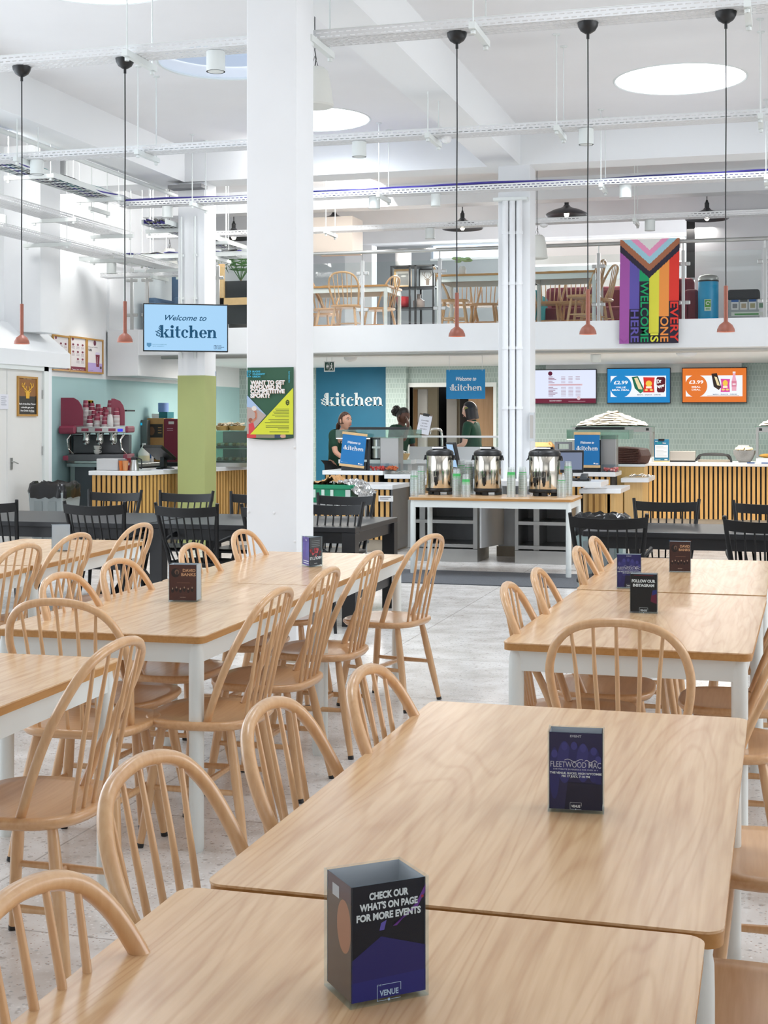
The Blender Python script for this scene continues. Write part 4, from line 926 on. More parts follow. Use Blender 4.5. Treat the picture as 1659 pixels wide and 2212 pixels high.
# ================================================================ mezzanine: balustrade and furniture
YR = 17.06
def ux(u, Y=YR, v=600): return at_y(u, v, Y)[0]
ZR = at_y(900, 541, YR)[1]
tag(MB().tube([(ux(272), YR, ZR), (7.15, YR, ZR)], .024, 14).build('handrail', STEEL), 'long round steel handrail along the mezzanine edge', 'handrail')
tag(MB().tube([(ux(272), YR, ZR), (ux(272), YR + .9, ZR)], .024, 14).build('handrail', STEEL), 'short steel handrail return at left end of the mezzanine', 'handrail')
posts = [285, 318, 471, 783, 950, 1293, 1476, 1652]
plabs = ['first steel balustrade post at the left end', 'second steel balustrade post from left, close to the first', 'steel balustrade post just right of the green column', 'steel balustrade post right of the big column', 'steel balustrade post left of the middle pendant lamp', 'steel balustrade post left of the rainbow flag', 'steel balustrade post right of the rainbow flag', 'steel balustrade post at the right edge']
for u, lab in zip(posts, plabs):
    x = ux(u); t = thing('balustrade_post', lab, 'post', (x, YR, ZM1 + .0005), 0, 'steel balustrade posts of the mezzanine'); H = ZR - ZM1
    MB().box(-.02, .02, -.014, .014, 0, H - .11).build('post', STEEL, t, smooth=0, bevel=.003); MB().tube([(0, 0, H - .11), (0, 0, H - .02)], .008, 8).build('rail_pin', STEEL, t)
    for z in (.20, H - .27):
        for s in (-1, 1): MB().cbox((s * .05, 0, z), .065, .03, .045).build('glass_clamp', STEEL, t, smooth=0, bevel=.008)
gl = ['left end glass balustrade pane', 'glass pane behind the green column', 'glass pane crossing behind the big column', 'glass pane before the mezzanine table right of the big column', 'glass pane before the table by the middle pendant', 'glass pane behind the rainbow flag', 'glass pane before the blue bin', ]
for (a, b), lab in zip(zip(posts, posts[1:]), gl):
    tag(MB().box(ux(a) + .035, ux(b) - .035, YR - .006, YR + .006, ZM1 + .02, ZR - .13).build('glass_pane', GLASS, smooth=0), lab + ' on the mezzanine' if 'mezz' not in lab else lab, 'glass pane', 'glass panes of the mezzanine balustrade')
MT = 'oak tables on the mezzanine'
def mtable(cx, cy, L, lab): dup(bpy.data.objects['dining_table'], (cx, cy, ZMF), R(90), lab, MT)
xr = at_z(823, 609, ZMF + .74); mtable(xr[0] - .75, 18.75, 1.5, 'oak mezzanine table between the big column and black shelves')
make_table('dining_table', .8, 1.25, 'oak mezzanine table behind the middle copper pendant', MT, (ux(938, 17.3) + .63, 17.72, ZMF), R(90))
make_table('dining_table', .8, 1.0, 'oak mezzanine table left of the rainbow flag', MT, (ux(1289, 17.3) - .5, 17.72, ZMF), R(90))
MC = 'beech windsor chairs on the mezzanine'
def mw(u, v, Y, face, lab):
    x = at_y(u, v, Y)[0]; windsor((x, Y), face, lab, MC, ZMF)
mw(738, 590, 17.95, 0, 'mezzanine windsor chair seen from behind, its round hoop right of the big column')
mw(856, 598, 18.7, 80, 'mezzanine windsor chair in side view beside the black shelves')
mw(668, 605, 18.6, -70, 'mezzanine windsor chair half hidden behind the right edge of the big column')
mw(706, 600, 19.75, 180, 'mezzanine windsor chair on the far side of the table right of the big column')
mw(938, 585, 17.75, -80, 'mezzanine windsor chair leaning in at the left end of the middle table')
mw(1010, 600, 18.75, 180, 'mezzanine windsor chair on the far side of the table behind the middle pendant')
mw(1052, 600, 18.72, 184, 'mezzanine windsor chair on the far side, against the far column')
mw(1190, 600, 18.7, 180, 'mezzanine windsor chair facing out, right beside the far column')
mw(1245, 600, 18.72, 178, 'mezzanine windsor chair facing out behind the fourth copper pendant')
mw(1306, 571, 17.55, 85, 'mezzanine windsor chair at the right end of the table by the flag, nearer one')
mw(1332, 577, 18.1, 82, 'mezzanine windsor chair farther back, just left of the rainbow flag')
# black shelving with things on it
SY = 20.6; sx0, sx1 = ux(843, SY), ux(938, SY); sz = [ZMF + .02, at_y(880, 664, SY)[1], at_y(880, 619, SY)[1], at_y(880, 573, SY)[1]]
t = thing('shelf_unit', 'black metal shelf unit on the mezzanine holding framed art and vases', 'shelf unit', (sx0, SY, ZMF)); W = sx1 - sx0
for x in (0, W * .42, W * .55, W - .03):
    for y in (0, .34): MB().box(x, x + .03, y, y + .03, 0, sz[3] - ZMF).build('upright', BLACKP, t, smooth=0)
for z in sz: MB().box(0, W, 0, .37, z - ZMF - .02, z - ZMF).build('shelf', BLACKP, t, smooth=0)
def framed(name, lab, x, y, z, w, h, fm, art, fw=.03):
    t = thing(name, lab, 'picture', (x, y, z)); MB().box(0, w, -.015, .015, 0, fw).box(0, w, -.015, .015, h - fw, h).box(0, fw, -.015, .015, fw, h - fw).box(w - fw, w, -.015, .015, fw, h - fw).build('frame', fm, t, smooth=0)
    A = Art(0, 0, -.004); art(A, w, h); A.build(t, 'picture'); return t
framed('framed_picture', 'wood-framed dark picture on upper shelf of black shelf unit', sx0 + .02, SY + .15, sz[2], W * .4, sz[3] - sz[2] - .04, PALEWOOD, lambda A, w, h: (A.rect(.02, .02, w - .04, h - .04, flat('#d7d6d0')), A.rect(w * .2, h * .14, w * .62, h * .62, flat('#8b8c8b')), A.ell(w * .55, h * .62, w * .16, h * .05, flat('#c9c9c6'))))
def deer(A, w, h, m):
    A.poly([(w * .42, h * .12), (w * .58, h * .12), (w * .6, h * .34), (w * .56, h * .48), (w * .44, h * .48), (w * .4, h * .34)], m)
    for s in (-1, 1):
        c = w * .5; A.line([(c + s * w * .05, h * .48), (c + s * w * .18, h * .58), (c + s * w * .2, h * .72), (c + s * w * .13, h * .84)], w * .035, m); A.line([(c + s * w * .17, h * .6), (c + s * w * .29, h * .7), (c + s * w * .27, h * .82)], w * .03, m); A.line([(c + s * w * .1, h * .54), (c + s * w * .06, h * .68)], w * .03, m)
        A.poly([(c + s * w * .08, h * .43), (c + s * w * .2, h * .5), (c + s * w * .1, h * .37)], m)
framed('framed_picture', 'black-framed drawing of a stag on the upper shelf of the black shelf unit', sx0 + W * .58, SY + .2, sz[2], W * .4, sz[3] - sz[2] - .04, BLACKP, lambda A, w, h: (A.rect(.02, .02, w - .04, h - .04, flat('#c3c6c8')), deer(A, w, h, flat('#7d7064'))), .02)
def vase(name, lab, cat, u, Y, z, prof, m, extra=None):
    x = ux(u, Y); t = thing(name, lab, cat, (x, Y, z)); MB().lathe(prof, 20).build('body', m, t, smooth=50)
    if extra: extra(t)
    return t
vase('red_pot', 'small red bowl-shaped pot on middle shelf of the black shelf unit', 'pot', 872, SY + .18, sz[1], [(.05, 0), (.09, .03), (.11, .1), (.12, .17), (.09, .18), (.085, .12), (0, .1)], flat('#a3222b', .3))
vase('bottle', 'squat grey bottle on middle shelf of the black shelf unit', 'bottle', 905, SY + .18, sz[1], [(.085, 0), (.09, .02), (.09, .11), (.05, .135), (.03, .15), (.03, .2), (.045, .21), (0, .21)], mat('smoky_glass', '#8b7f7a', .15))
vase('table_lamp', 'small white cylinder lamp on top of the black shelf unit', 'lamp', 871, SY + .18, sz[3], [(.11, 0), (.125, .03), (.125, .24), (.09, .27), (0, .27)], PLASTW)
def green_leaves(t):
    for k in range(11):
        a = k * 2.4; r = .05 + .05 * rnd.random(); MB().ball((r * math.cos(a), r * math.sin(a), .2 + .05 * rnd.random()), .045, .035, .02, 8, 5).build('leaf', mat('leaf_pale', '#a9d09a', .5), t)
vase('potted_plant', 'small pale green plant on the table behind the middle pendant', 'plant', 999, 17.72, ZMF + .7405, [(.03, 0), (.045, .02), (.05, .1), (.03, .14), (.0, .13)], PLASTW, green_leaves)
# soft seating
def sofa(lab, x0, x1, y, m, h=.8):
    t = thing('sofa', lab, 'sofa', ((x0 + x1) / 2, y, ZMF)); w = (x1 - x0) / 2
    MB().box(-w, w, -.4, .42, .12, .44).build('seat_cushion', m, t, smooth=0, bevel=.04); MB().box(-w, w, .25, .45, .3, h).build('backrest', m, t, smooth=0, bevel=.06)
    for s in (-1, 1): MB().box(s * w - .09, s * w + .09, -.4, .42, .12, .6).build('armrest', m, t, smooth=0, bevel=.04)
    for s in (-1, 1):
        for q in (-.3, .3): MB().box(s * (w - .1) - .03, s * (w - .1) + .03, q - .03, q + .03, 0, .12).build('leg', BLACKP, t, smooth=0)
BURG = mat('burgundy_cloth', '#7d3440', .8, var=.06)
sofa('long burgundy sofa behind the mezzanine chairs, left of the rainbow flag', ux(1172, 19.6), ux(1380, 19.6), 19.6, BURG, .78)
sofa('burgundy armchair just right of the rainbow flag', ux(1440, 19.1), ux(1497, 19.1), 19.1, BURG, .82)
sofa('teal armchair beside the far column on the mezzanine', ux(1140, 19.3), ux(1167, 19.3), 19.0, mat('teal_cloth', '#1f8a90', .8, var=.05), .7)
sofa('slate blue armchair at left of mezzanine behind the green column', ux(345, 18.2), ux(405, 18.2), 18.3, mat('slate_blue_cloth', '#44607f', .8, var=.05), 1.25)
# screen on a timber easel beside the column
sc0, sc1 = ux(474, 18.3), ux(560, 18.3); zz0, zz1 = at_y(500, 700, 18.3)[1], at_y(500, 607, 18.3)[1]
t = thing('screen', 'large dark screen on a pale timber stand, left of the big column', 'screen', ((sc0 + sc1) / 2, 18.3, ZMF)); w = (sc1 - sc0) / 2
MB().box(-w, w, 0, .05, zz0 - ZMF, zz1 - ZMF).build('panel', mat('screen_off', '#26292c', .15), t, smooth=0)
MB().box(-w + .02, w, -.06, -.01, .5, .6).box(-w, -w + .09, -.06, -.01, 0, 1.08).box(w - .1, w, -.06, -.01, 0, 1.0).build('stand', PALEWOOD, t, smooth=0)
# palm
px, pz = at_y(520, 600, 18.9); t = thing('palm', 'green palm fronds rising behind the dark screen, left of the big column', 'plant', (px, 18.9, ZMF))
MB().lathe([(.14, 0), (.18, .3), (.16, .3), (.15, .26), (0, .26)], 20).build('pot', flat('#4b4a48'), t); MB().tube([(0, 0, .25), (.02, 0, .6), (0, 0, .95)], [.03, .022, .015], 8).build('stem', flat('#6a5a3c'), t)
PALM = mat('palm_leaf', '#46703e', .5)
for k in range(9):
    a = k * 40 + 10; mb = MB(); pts = [Vector((.55 * f * math.cos(R(a)), .4 * f * math.sin(R(a)), .9 + .42 * math.sin(f * 2.2) - .1 * f)) for f in [i / 10 for i in range(11)]]; mb.tube(pts, [.006] * 10 + [.002], 5)
    for i in range(2, 11):
        for s in (-1, 1):
            p = pts[i]; d = (pts[i] - pts[i - 1]).normalized(); side = d.cross(Vector((0, 0, 1))).normalized() * s; L = .2 * (1 - abs(i - 5) / 8); q = p + side * L * .8 + d * L * .6 - Vector((0, 0, .05)); mb.add([p, p + d * .02 + Vector((0, 0, .003)), q, p - d * .012], [(0, 1, 2, 3)])
    mb.build('frond', PALM, t, smooth=0)
# bins by the right-hand wall
bx, bz = at_y(1530, 690, 18.6); t = thing('recycling_bin', 'bright blue round bin with a steel lid on the mezzanine at right', 'bin', (bx, 18.6, ZMF))
zt = at_y(1530, 606, 18.6)[1] - ZMF; MB().lathe([(.125, 0), (.13, .02), (.13, zt - .02)], 28).build('body', mat('blue_enamel', '#16a0d4', .35), t); MB().lathe([(.133, zt - .02), (.133, zt)], 28).build('rim', BLACKP, t); MB().lathe([(.13, zt), (.132, zt + .03), (.11, zt + .06), (.05, zt + .075), (.0, zt + .077)], 28, cap=False).build('lid', STEEL, t)
A = Art(-.035, zt * .45, -.1315); A.rect(-.008, -.02, .086, .15, flat('#dfeee0')); A.rect(-.002, .03, .074, .094, flat('#5aa63c')); A.mb.use(WHT); A.shapes([arc_band(.035, .08, .026, .026, .014, .014, 40, 330), pg((.045, .1), (.068, .1), (.062, .078))], 0, 0, 1, 1, WHT); A.rect(.01, -.01, .05, .008, flat('#5aa63c')); A.rect(.01, .008, .05, .008, flat('#5aa63c')); A.build(t, 'sticker', 'recycling_symbol')
cx0, cx1 = ux(1574, 18.7), ux(1640, 18.7); t = thing('crate', 'clear storage crate with dark folded cloth on top, right end of the mezzanine', 'crate', ((cx0 + cx1) / 2, 18.7, ZMF)); w = (cx1 - cx0) / 2; zb = at_y(1600, 690, 18.7)[1] - ZMF; zc = at_y(1600, 650, 18.7)[1] - ZMF
MB().box(-w, w, -.2, .2, zb - .1, zc).build('tub', mat('grey_plastic', '#a8adaf', .4), t, smooth=0, bevel=.01); MB().box(-w - .01, w + .01, -.22, .22, zc, zc + .13).build('folded_cloth', mat('dark_cloth', '#35373b', .9, bump=.4, bscale=25), t, smooth=0, bevel=.03)
A = Art(-w, zb, -.203); 
for i, c in enumerate(('#2f62a8', '#3d4046', '#2b5a9a', '#c0392b')): A.rect(.04 + i * .11, .11, .09, .13, flat('#e8e8e8')); A.rect(.04 + i * .11, .21, .09, .03, flat(c)); A.rect(.055 + i * .11, .13, .06, .06, flat(('#8d8f92', '#b9a68a', '#a9a27c', '#6f8f78')[i]))
A.rect(.04, .03, .4, .05, flat('#dfe3dc')); A.rect(.08, .042, .3, .02, flat('#58a05a')); A.build(t, 'label_sheet')

# rainbow flag over the rail
fY = 16.955
def flag():
    x0, x1 = ux(1340, fY), ux(1468, fY); zt, zb = ZR + .026, at_y(1400, 742, fY)[1]; W, H = x1 - x0, zt - zb
    t = thing('flag', 'progress rainbow flag with EVERY ONE IS WELCOME HERE hung over the handrail', 'flag', (x0, fY, zb))
    def wav(u, v): return (u * W + (v - 1) * .012 + .0, -.008 - .012 * math.sin(u * 9 + v * 3) * (1 - v) - .004 * math.sin(v * 14) - (.03 if v > .985 else 0) * 0, v * H)
    cols = {'ink': '#2c2638', 'p': '#a558a6', 'b': '#6257a8', 'g': '#159a62', 'y': '#e5e04a', 'o': '#f2994a', 'r': '#e03a30', 'lb': '#a5d3e2', 'pk': '#ee9cc4', 'w': '#ecebe8', 'br': '#a86a4c'}
    stripes = [('p', 0), ('b', 1), ('g', 2), ('y', 3), ('o', 4), ('r', 5)]; low = {'p': 0, 'b': .33, 'g': .60, 'y': .1, 'o': .26, 'r': .40}
    mb = MB(); nu, nv = 96, 144
    def col(u, v):
        k = 1 - v; d = abs(u - .5) * .60 + k               # chevron distance in units of height
        for lim, c in ((.105 - 0, 'w'), (.17, 'pk'), (.24, 'lb'), (.31, 'br'), (.375, 'ink')):
            if k + abs(u - .5) * .52 < lim * 1.0: return c
        i = min(5, int(u * 6)); nm = stripes[i][0]
        return nm if v > low[nm] else 'ink'
    for j in range(nv):
        for i in range(nu):
            u0, u1, v0, v1 = i / nu, (i + 1) / nu, j / nv, (j + 1) / nv; mb.use(mat('flag_' + (c := col((u0 + u1) / 2, (v0 + v1) / 2)), cols[c], .8)); mb.add([wav(u0, v0), wav(u1, v0), wav(u1, v1), wav(u0, v1)], [(0, 1, 2, 3)])
    mb.build('cloth', None, t, smooth=60)
    A = Art(0, 0, -.026, .0005)
    for (s, i, c, vtop) in (('HERE', 1, 'b', .325), ('WELCOME', 2, 'g', .59), ('IS', 3, 'y', .095), ('ONE', 4, 'o', .255), ('EVERY', 5, 'r', .395)):
        vs, _ = text_geo(s, .0, 0); ln = max(p[0] for p in vs) - min(p[0] for p in vs); sw = W / 6
        A.text(s, sw * (i + .1), H * vtop, sw * 1.12, mat('flag_' + c), .02, rot=-90, width=H * (vtop - .012))
    A.poly([(W / 12 + W * .07 * math.sin(q) ** 3 - .01, H * .055 + W * .0048 * (13 * math.cos(q) - 5 * math.cos(2 * q) - 2 * math.cos(3 * q) - math.cos(4 * q))) for q in [2 * math.pi * k / 30 for k in range(30)]], mat('flag_p'))
    A.build(t, 'heart', 'lettering')
    MB().box(0, W, .0, .14, H - .006, H).box(0, W, .135, .14, H - .1, H).build('hem', mat('flag_w'), t, smooth=0)
flag()

# ================================================================ kitchen counters
def offset_poly(pts, d): return [(x + d[0], y + d[1]) for x, y in pts]
def slats_along(mb, a, b, z0, z1, pitch=.062, w=.038, dep=.018):
    a, b = Vector(a), Vector(b); L = (b - a).length; q = (b - a) / L; nn = Vector((q.y, -q.x)); n = max(1, int(L / pitch)); ang = math.atan2(q.y, q.x)
    for i in range(n):
        c = a + q * ((i + .5) * L / n) + nn * dep / 2; mb.cbox((c.x, c.y, (z0 + z1) / 2), w, dep, z1 - z0, rz=ang)
def backs(P, d):
    out = []
    for i in range(len(P)):
        q = (Vector(P[min(i + 1, len(P) - 1)]) - Vector(P[max(i - 1, 0)])).normalized(); out.append((P[i][0] - q.y * d, P[i][1] + q.x * d))
    return out
def counter(label, pts, back, z, th=.05, z0=.14, slats=True, inset=.05, name='counter', panel=None, endslat=False):
    """pts = front edge left to right (room coords); back = same number of points behind"""
    t = thing(name, label, 'counter', (pts[0][0], pts[0][1], 0)); o = Vector(pts[0])
    P = [tuple(Vector(p) - o) for p in pts]; B = [tuple(Vector(p) - o) for p in back]
    MB().prism(P + B[::-1], z - th, z).build('worktop', SOLID, t, smooth=0, bevel=.004)
    iy = [tuple(p) for p in (backs(P, inset) if len(P) > 2 else [(x, y + inset) for x, y in P])]; iy[0] = (iy[0][0] + inset * .4, iy[0][1]); iy[-1] = (iy[-1][0] - inset, iy[-1][1])
    Bi = [(max(min(x, iy[-1][0]), iy[0][0]) if i in (0, len(B) - 1) and len(B) == 2 else x, y - .01) for i, (x, y) in enumerate(B)]
    MB().prism(iy + Bi[::-1], z0, z - th - .001).build('carcass', panel or DARK, t, smooth=0)
    MB().prism([(x + .02, y + .05) for x, y in iy[:-1]] + [(iy[-1][0] - .02, iy[-1][1] + .05)] + [(x, y - .02) for x, y in Bi[::-1]], 0, z0).build('plinth', SKIRT, t, smooth=0)
    if slats:
        mb = MB()
        for a, b in zip(iy, iy[1:]): slats_along(mb, a, b, z0, z - th - .003)
        if endslat: slats_along(mb, iy[-1], Bi[-1], z0, z - th - .003)
        mb.build('slat_cladding', SLAT, t, smooth=0)
    return t
# coffee bar
cf = [at_z(191, 1017, .9), at_z(299, 1018, .9), at_z(383, 1014, .9), at_z(533, 1006, .9), at_z(655, 1004, .9)]
counter('white-topped coffee counter clad in oak slats, behind the green column', cf, backs(cf, .62), .9)
# dark rear counter, left
dcx0, dcx1 = -8.66, at_y(207, 1000, 15.9)[0]; DZ = .94; DY = 15.85
t = thing('counter', 'dark grey counter with steel top at left carrying the coffee machine', 'counter', (dcx0, DY, 0)); w = dcx1 - dcx0; s1 = at_y(160, 1000, DY)[0] - dcx0
MB().box(0, w + .55, 0, .75, DZ - .045, DZ).build('worktop', STEEL, t, smooth=0, bevel=.003); MB().box(s1, w, .02, .7, .0, DZ - .046).build('end_panel', mat('slate_laminate', '#4d5156', .5), t, smooth=0)
MB().box(.02, s1 - .01, .06, .7, .08, DZ - .046).build('steel_front', STEEL, t, smooth=0); MB().box(w, w + .53, .1, .7, .08, DZ - .046).build('carcass', BLACKP, t, smooth=0)
bk0, bk1 = at_y(262, 1000, 17.75)[0], at_y(640, 1000, 17.75)[0]
t = thing('counter', 'black-topped back counter behind the coffee bar, holding boxes and machines', 'counter', (bk0, 17.75, 0)); w = bk1 - bk0
MB().box(0, w, 0, .65, .86, .9).build('worktop', BLACKP, t, smooth=0); MB().box(0, w, .05, .65, .05, .86).build('cupboard_front', mat('slate_laminate'), t, smooth=0)

# left serving station: low tray ledge, raised counter behind
SYL = 15.03
lx1 = at_y(848, 1050, SYL)[0]; lx0 = at_y(640, 1050, SYL)[0]
tl = counter('left serving station with a low white ledge, slatted front and dark steel end', [(lx0, SYL), (lx1, SYL)], [(lx0, SYL + .74), (lx1, SYL + .74)], .757, inset=.03)
MB().box(lx1 - lx0 - .028, lx1 - lx0 - .008, .03, .74, .02, .705).build('steel_end_panel', DSTEEL, tl, smooth=0)
ux0, ux1 = at_y(696, 1020, 15.8)[0], at_y(827, 1020, 15.8)[0]
counter('raised white counter of the left serving station, under the tilted blue banner', [(ux0, 15.8), (ux1, 15.8)], [(ux0, 16.45), (ux1, 16.45)], .885)
vx1 = at_y(905, 1030, 15.82)[0]
counter('white side counter littered with utensils, right of the left serving station', [(ux1 + .01, 15.82), (vx1, 15.82)], [(ux1 + .01, 16.5), (vx1, 16.5)], .845)
# long worktop behind the urns, on open steel shelf units
WY = 14.28
wx0, wx1 = at_y(852, 1040, WY + .5)[0], at_y(1298, 1040, WY)[0]
c2l, c2r = C2X - .2, C2X + .2
t = thing('worktop', 'white worktop behind the drinks urns, either side of the far column', 'worktop', (wx0 + .35, WY, 0))
MB().prism([(0, 0), (c2l - wx0 - .35, 0), (c2l - wx0 - .35, .66), (0, .66)], .80, .85).prism([(c2l - wx0 - .35, 0), (c2r - wx0 - .35, 0), (c2r - wx0 - .35, .66), (c2l - wx0 - .35, .66)], .80, .85).prism([(c2r - wx0 - .35, 0), (wx1 - wx0 - .35, 0), (wx1 - wx0 - .35, .66), (c2r - wx0 - .35, .66)], .80, .85).build('slab', SOLID, t, smooth=0)
for i, x in enumerate((.05, wx1 - wx0 - 1.05)): MB().box(x, x + .06, .05, .6, 0, .8).build('support', STEEL, t, smooth=0)
def shelf_unit(u0, u1, label, flap):
    x0, x1 = at_y(u0, 1150, WY)[0], at_y(u1, 1150, WY)[0]; w = x1 - x0
    t = thing('steel_shelf_unit', label, 'shelf unit', (x0, WY - .02, 0)); H = .64
    MB().box(0, w, 0, .6, 0, .135).build('plinth', STEEL, t, smooth=0)
    MB().box(0, .035, 0, .6, .14, H).build('side_panel', STEEL, t, smooth=0); MB().box(w - .045, w, 0, .6, .14, H).build('side_panel', STEEL, t, smooth=0); MB().box(.035, w - .045, .57, .6, .14, H).build('back_panel', DSTEEL, t, smooth=0)
    for z in (.15, .40, H - .03): MB().box(.035, w - .045, .01, .57, z, z + .035).build('shelf', STEEL, t, smooth=0)
    if flap: MB().cbox((w + .10, .28, .38), .02, .56, .46, rz=R(-14)).build('open_door', mat('pale_steel', '#c9cbcc', .35, .5), t, smooth=0)
shelf_unit(882, 1032, 'open steel shelf unit under the left half of the urn table', True)
shelf_unit(1113, 1236, 'open steel shelf unit right of the far column, under the urn table', False)
# right serving station
rl = [at_z(1251, 1056, .757), at_z(1341, 1056, .757)]; rb = [(rl[0][0] + .0, rl[0][1] + .8), (rl[1][0], rl[1][1] + .95)]
counter('low white ledge of the right serving station on slats and oak panels', rl, rb, .757, panel=wood('oak_panel', '#d6b072', '#c39a58', .5, 1.0, 'Z', 5), slats=False, inset=.08, endslat=False)
rx0, ry = rl[0][0] + .08, rl[0][1] + .08; mb = MB()
slats_along(mb, (0, 0), (.26, 0), .14, .70); slats_along(mb, (rl[1][0] - rx0 - .16, 0), (rl[1][0] - rx0 - .09, 0), .14, .70)
tag(mb.build('slat_panel', SLAT, None, smooth=0, loc=(rx0, ry, 0)), 'oak slats fixed to the front of the low right ledge', 'panel')
r2 = [at_z(1341, 1033, .80), at_z(1401, 1033, .80)]
counter('small white side shelf with spoons, right end of the right serving station', r2, [(r2[0][0], r2[0][1] + .75), (r2[1][0], r2[1][1] + .9)], .80, panel=mat('oak_panel'), slats=False, inset=.08)
r3 = [(at_y(1215, 1030, 16.1)[0], 16.1), (r2[0][0] - .01, 16.1)]
counter('raised white counter of the right serving station, under the upright blue banner', r3, [(r3[0][0], 16.75), (r3[1][0], 16.75)], .885)
# long back counter on the right
LY = 19.4; lx = at_y(1135, 1000, LY)[0]
counter('long white-topped counter with oak slats along the back on the right', [(lx, LY), (5.2, LY)], [(lx, LY + .85), (5.2, LY + .85)], .91)
# hot counter with glass front in the middle
HY = 17.2; hx0, hx1 = at_y(883, 980, HY)[0], at_y(1078, 980, HY)[0]
t = thing('hot_counter', 'white serving counter with a low glass screen, before the kitchen doorway', 'counter', (hx0, HY, 0)); w = hx1 - hx0
za, zb_, zc_ = at_y(980, 993, HY)[1], at_y(980, 965, HY)[1], at_y(980, 941, HY)[1]
MB().box(0, w, 0, .6, 0, za - .05).build('carcass', flat('#d9dcdd'), t, smooth=0); MB().box(-.15, w, -.08, .6, za - .05, za).build('worktop', SOLID, t, smooth=0)
MB().box(0, w, .02, .05, za, zb_).build('front_panel', mat('pale_steel'), t, smooth=0); MB().box(.02, w - .02, .03, .038, zb_, zc_ - .02).build('glass_screen', GLASS, t, smooth=0); MB().box(-.02, w, .0, .07, zc_ - .025, zc_).build('top_rail', PLASTW, t, smooth=0)

# urn table, mat, urns, cups
make_table('serving_table', .78, 1.58, 'oak-topped serving table with white legs carrying the steel urns', None, (-2.662, 13.39, 0), R(90.5), OAK)
MATM = mat('entrance_mat', '#5a5d62', .95, var=.25, vscale=160, bump=.5, bscale=250)
tag(MB().prism(rrect(2.75, 1.08, .02), .0, .009).build('floor_mat', MATM, loc=(-3.1, 12.80, 0.0005), smooth=0), 'dark grey entrance mat on the floor before the urn table', 'mat')
URNS = mat('urn_steel', '#cfc9bd', .12, 1); 
def make_urn():
    t = thing('drinks_urn', 'x', 'urn', (0, 0, 0), 0, 'steel drinks urns on the serving table')
    MB().lathe([(.125, .03), (.138, .035), (.142, .05), (.138, .065)], 32).build('base', BLACKP, t)
    for k in range(3): MB().cbox((.11 * math.cos(R(30 + 120 * k)), .11 * math.sin(R(30 + 120 * k)), .017), .06, .05, .034, rz=R(30 + 120 * k)).build('foot', BLACKP, t, smooth=0)
    MB().lathe([(.132, .066), (.134, .07), (.134, .385), (.132, .39)], 40).build('vessel', URNS, t)
    l = MB().lathe([(.137, .388), (.139, .4), (.139, .418), (.13, .435), (.09, .452), (.06, .458), (.0, .458)], 36, cap=False).build('lid', BLACKP, t, smooth=50)
    MB().tube([(-.07, 0, .448), (-.06, 0, .468), (.06, 0, .468), (.07, 0, .448)], .012, 8).build('lid_handle', BLACKP, l)
    MB().cbox((-.01, -.05, .466), .11, .075, .002, rz=.2, rx=.15).build('paper_label', flat('#eef0f4'), l, smooth=0)
    for s in (-1, 1): MB().cbox((s * .143, 0, .37), .02, .03, .045).tube([(s * .15, -.05, .345), (s * .155, 0, .375), (s * .15, .05, .345)], .005, 6).build('side_clip', BLACKP, t)
    p = MB().lathe([(.016, 0), (.016, .04)], 12, (0, -.132, .165), axis=(0, -1, 0)).cbox((0, -.165, .155), .03, .03, .05).lathe([(.009, .095), (.014, .13)], 10, (0, -.168, 0)).build('tap', BLACKP, t)
    MB().tube([(-.014, -.168, .185), (-.012, -.17, .235), (.012, -.17, .235), (.014, -.168, .185)], .005, 6).build('tap_lever', BLACKP, p)
    return t
URN = None
for u, v, lab in ((945, 1071, 'leftmost steel drinks urn on the serving table, blue-edged label on its lid'), (1049, 1072, 'middle steel drinks urn on the serving table'), (1177, 1074, 'right-hand steel drinks urn at the front of the serving table'), (1200, 1064, 'steel drinks urn partly hidden behind the right-hand urn')):
    x, y = at_z(u, v - 2, .74); y = min(y + .06, 13.62) if u == 1200 else y + .1
    if URN is None:
        URN = make_urn(); URN.location = (x, y, .7402); URN['label'] = lab
        kids(URN); [kids(c) for c in URN.children]
    else: dup(URN, (x, y, .7402), (0 if u != 1200 else -.3), lab)
CUPM = glass_mat('clear_plastic_cup', '#f2f5f4', .08, .22, .1); CUPG = mat('green_band', '#3fae5a', .4)
CUP0 = []
def cup_stack(x, y, z, n, lab, green=False, step=.017):
    for k in range(n):
        key = green and k > n - 3
        proto = CUP0[1 if key else 0] if len(CUP0) == 2 else None
        if proto is None:
            for g in (False, True):
                mb = MB().use(CUPM).lathe([(.044, 0), (.0435, .004), (.031, .118), (.0, .118)], 16)
                if g: mb.use(CUPG).lathe([(.0405, .03), (.0365, .07)], 16, cap=False)
                else: mb.use(CUPG).lathe([(.0375, .06), (.0369, .066)], 16, cap=False)
                o = mb.build('plastic_cup', None, None); tag(o, '', 'cup', 'clear plastic cups stacked by the urns'); CUP0.append(o)
            o = CUP0[0]
        elif not proto.get('used'): o = proto
        else: o = proto.copy(); C.objects.link(o)
        o['used'] = 1; o.location = (x, y, z + k * step); o['label'] = lab
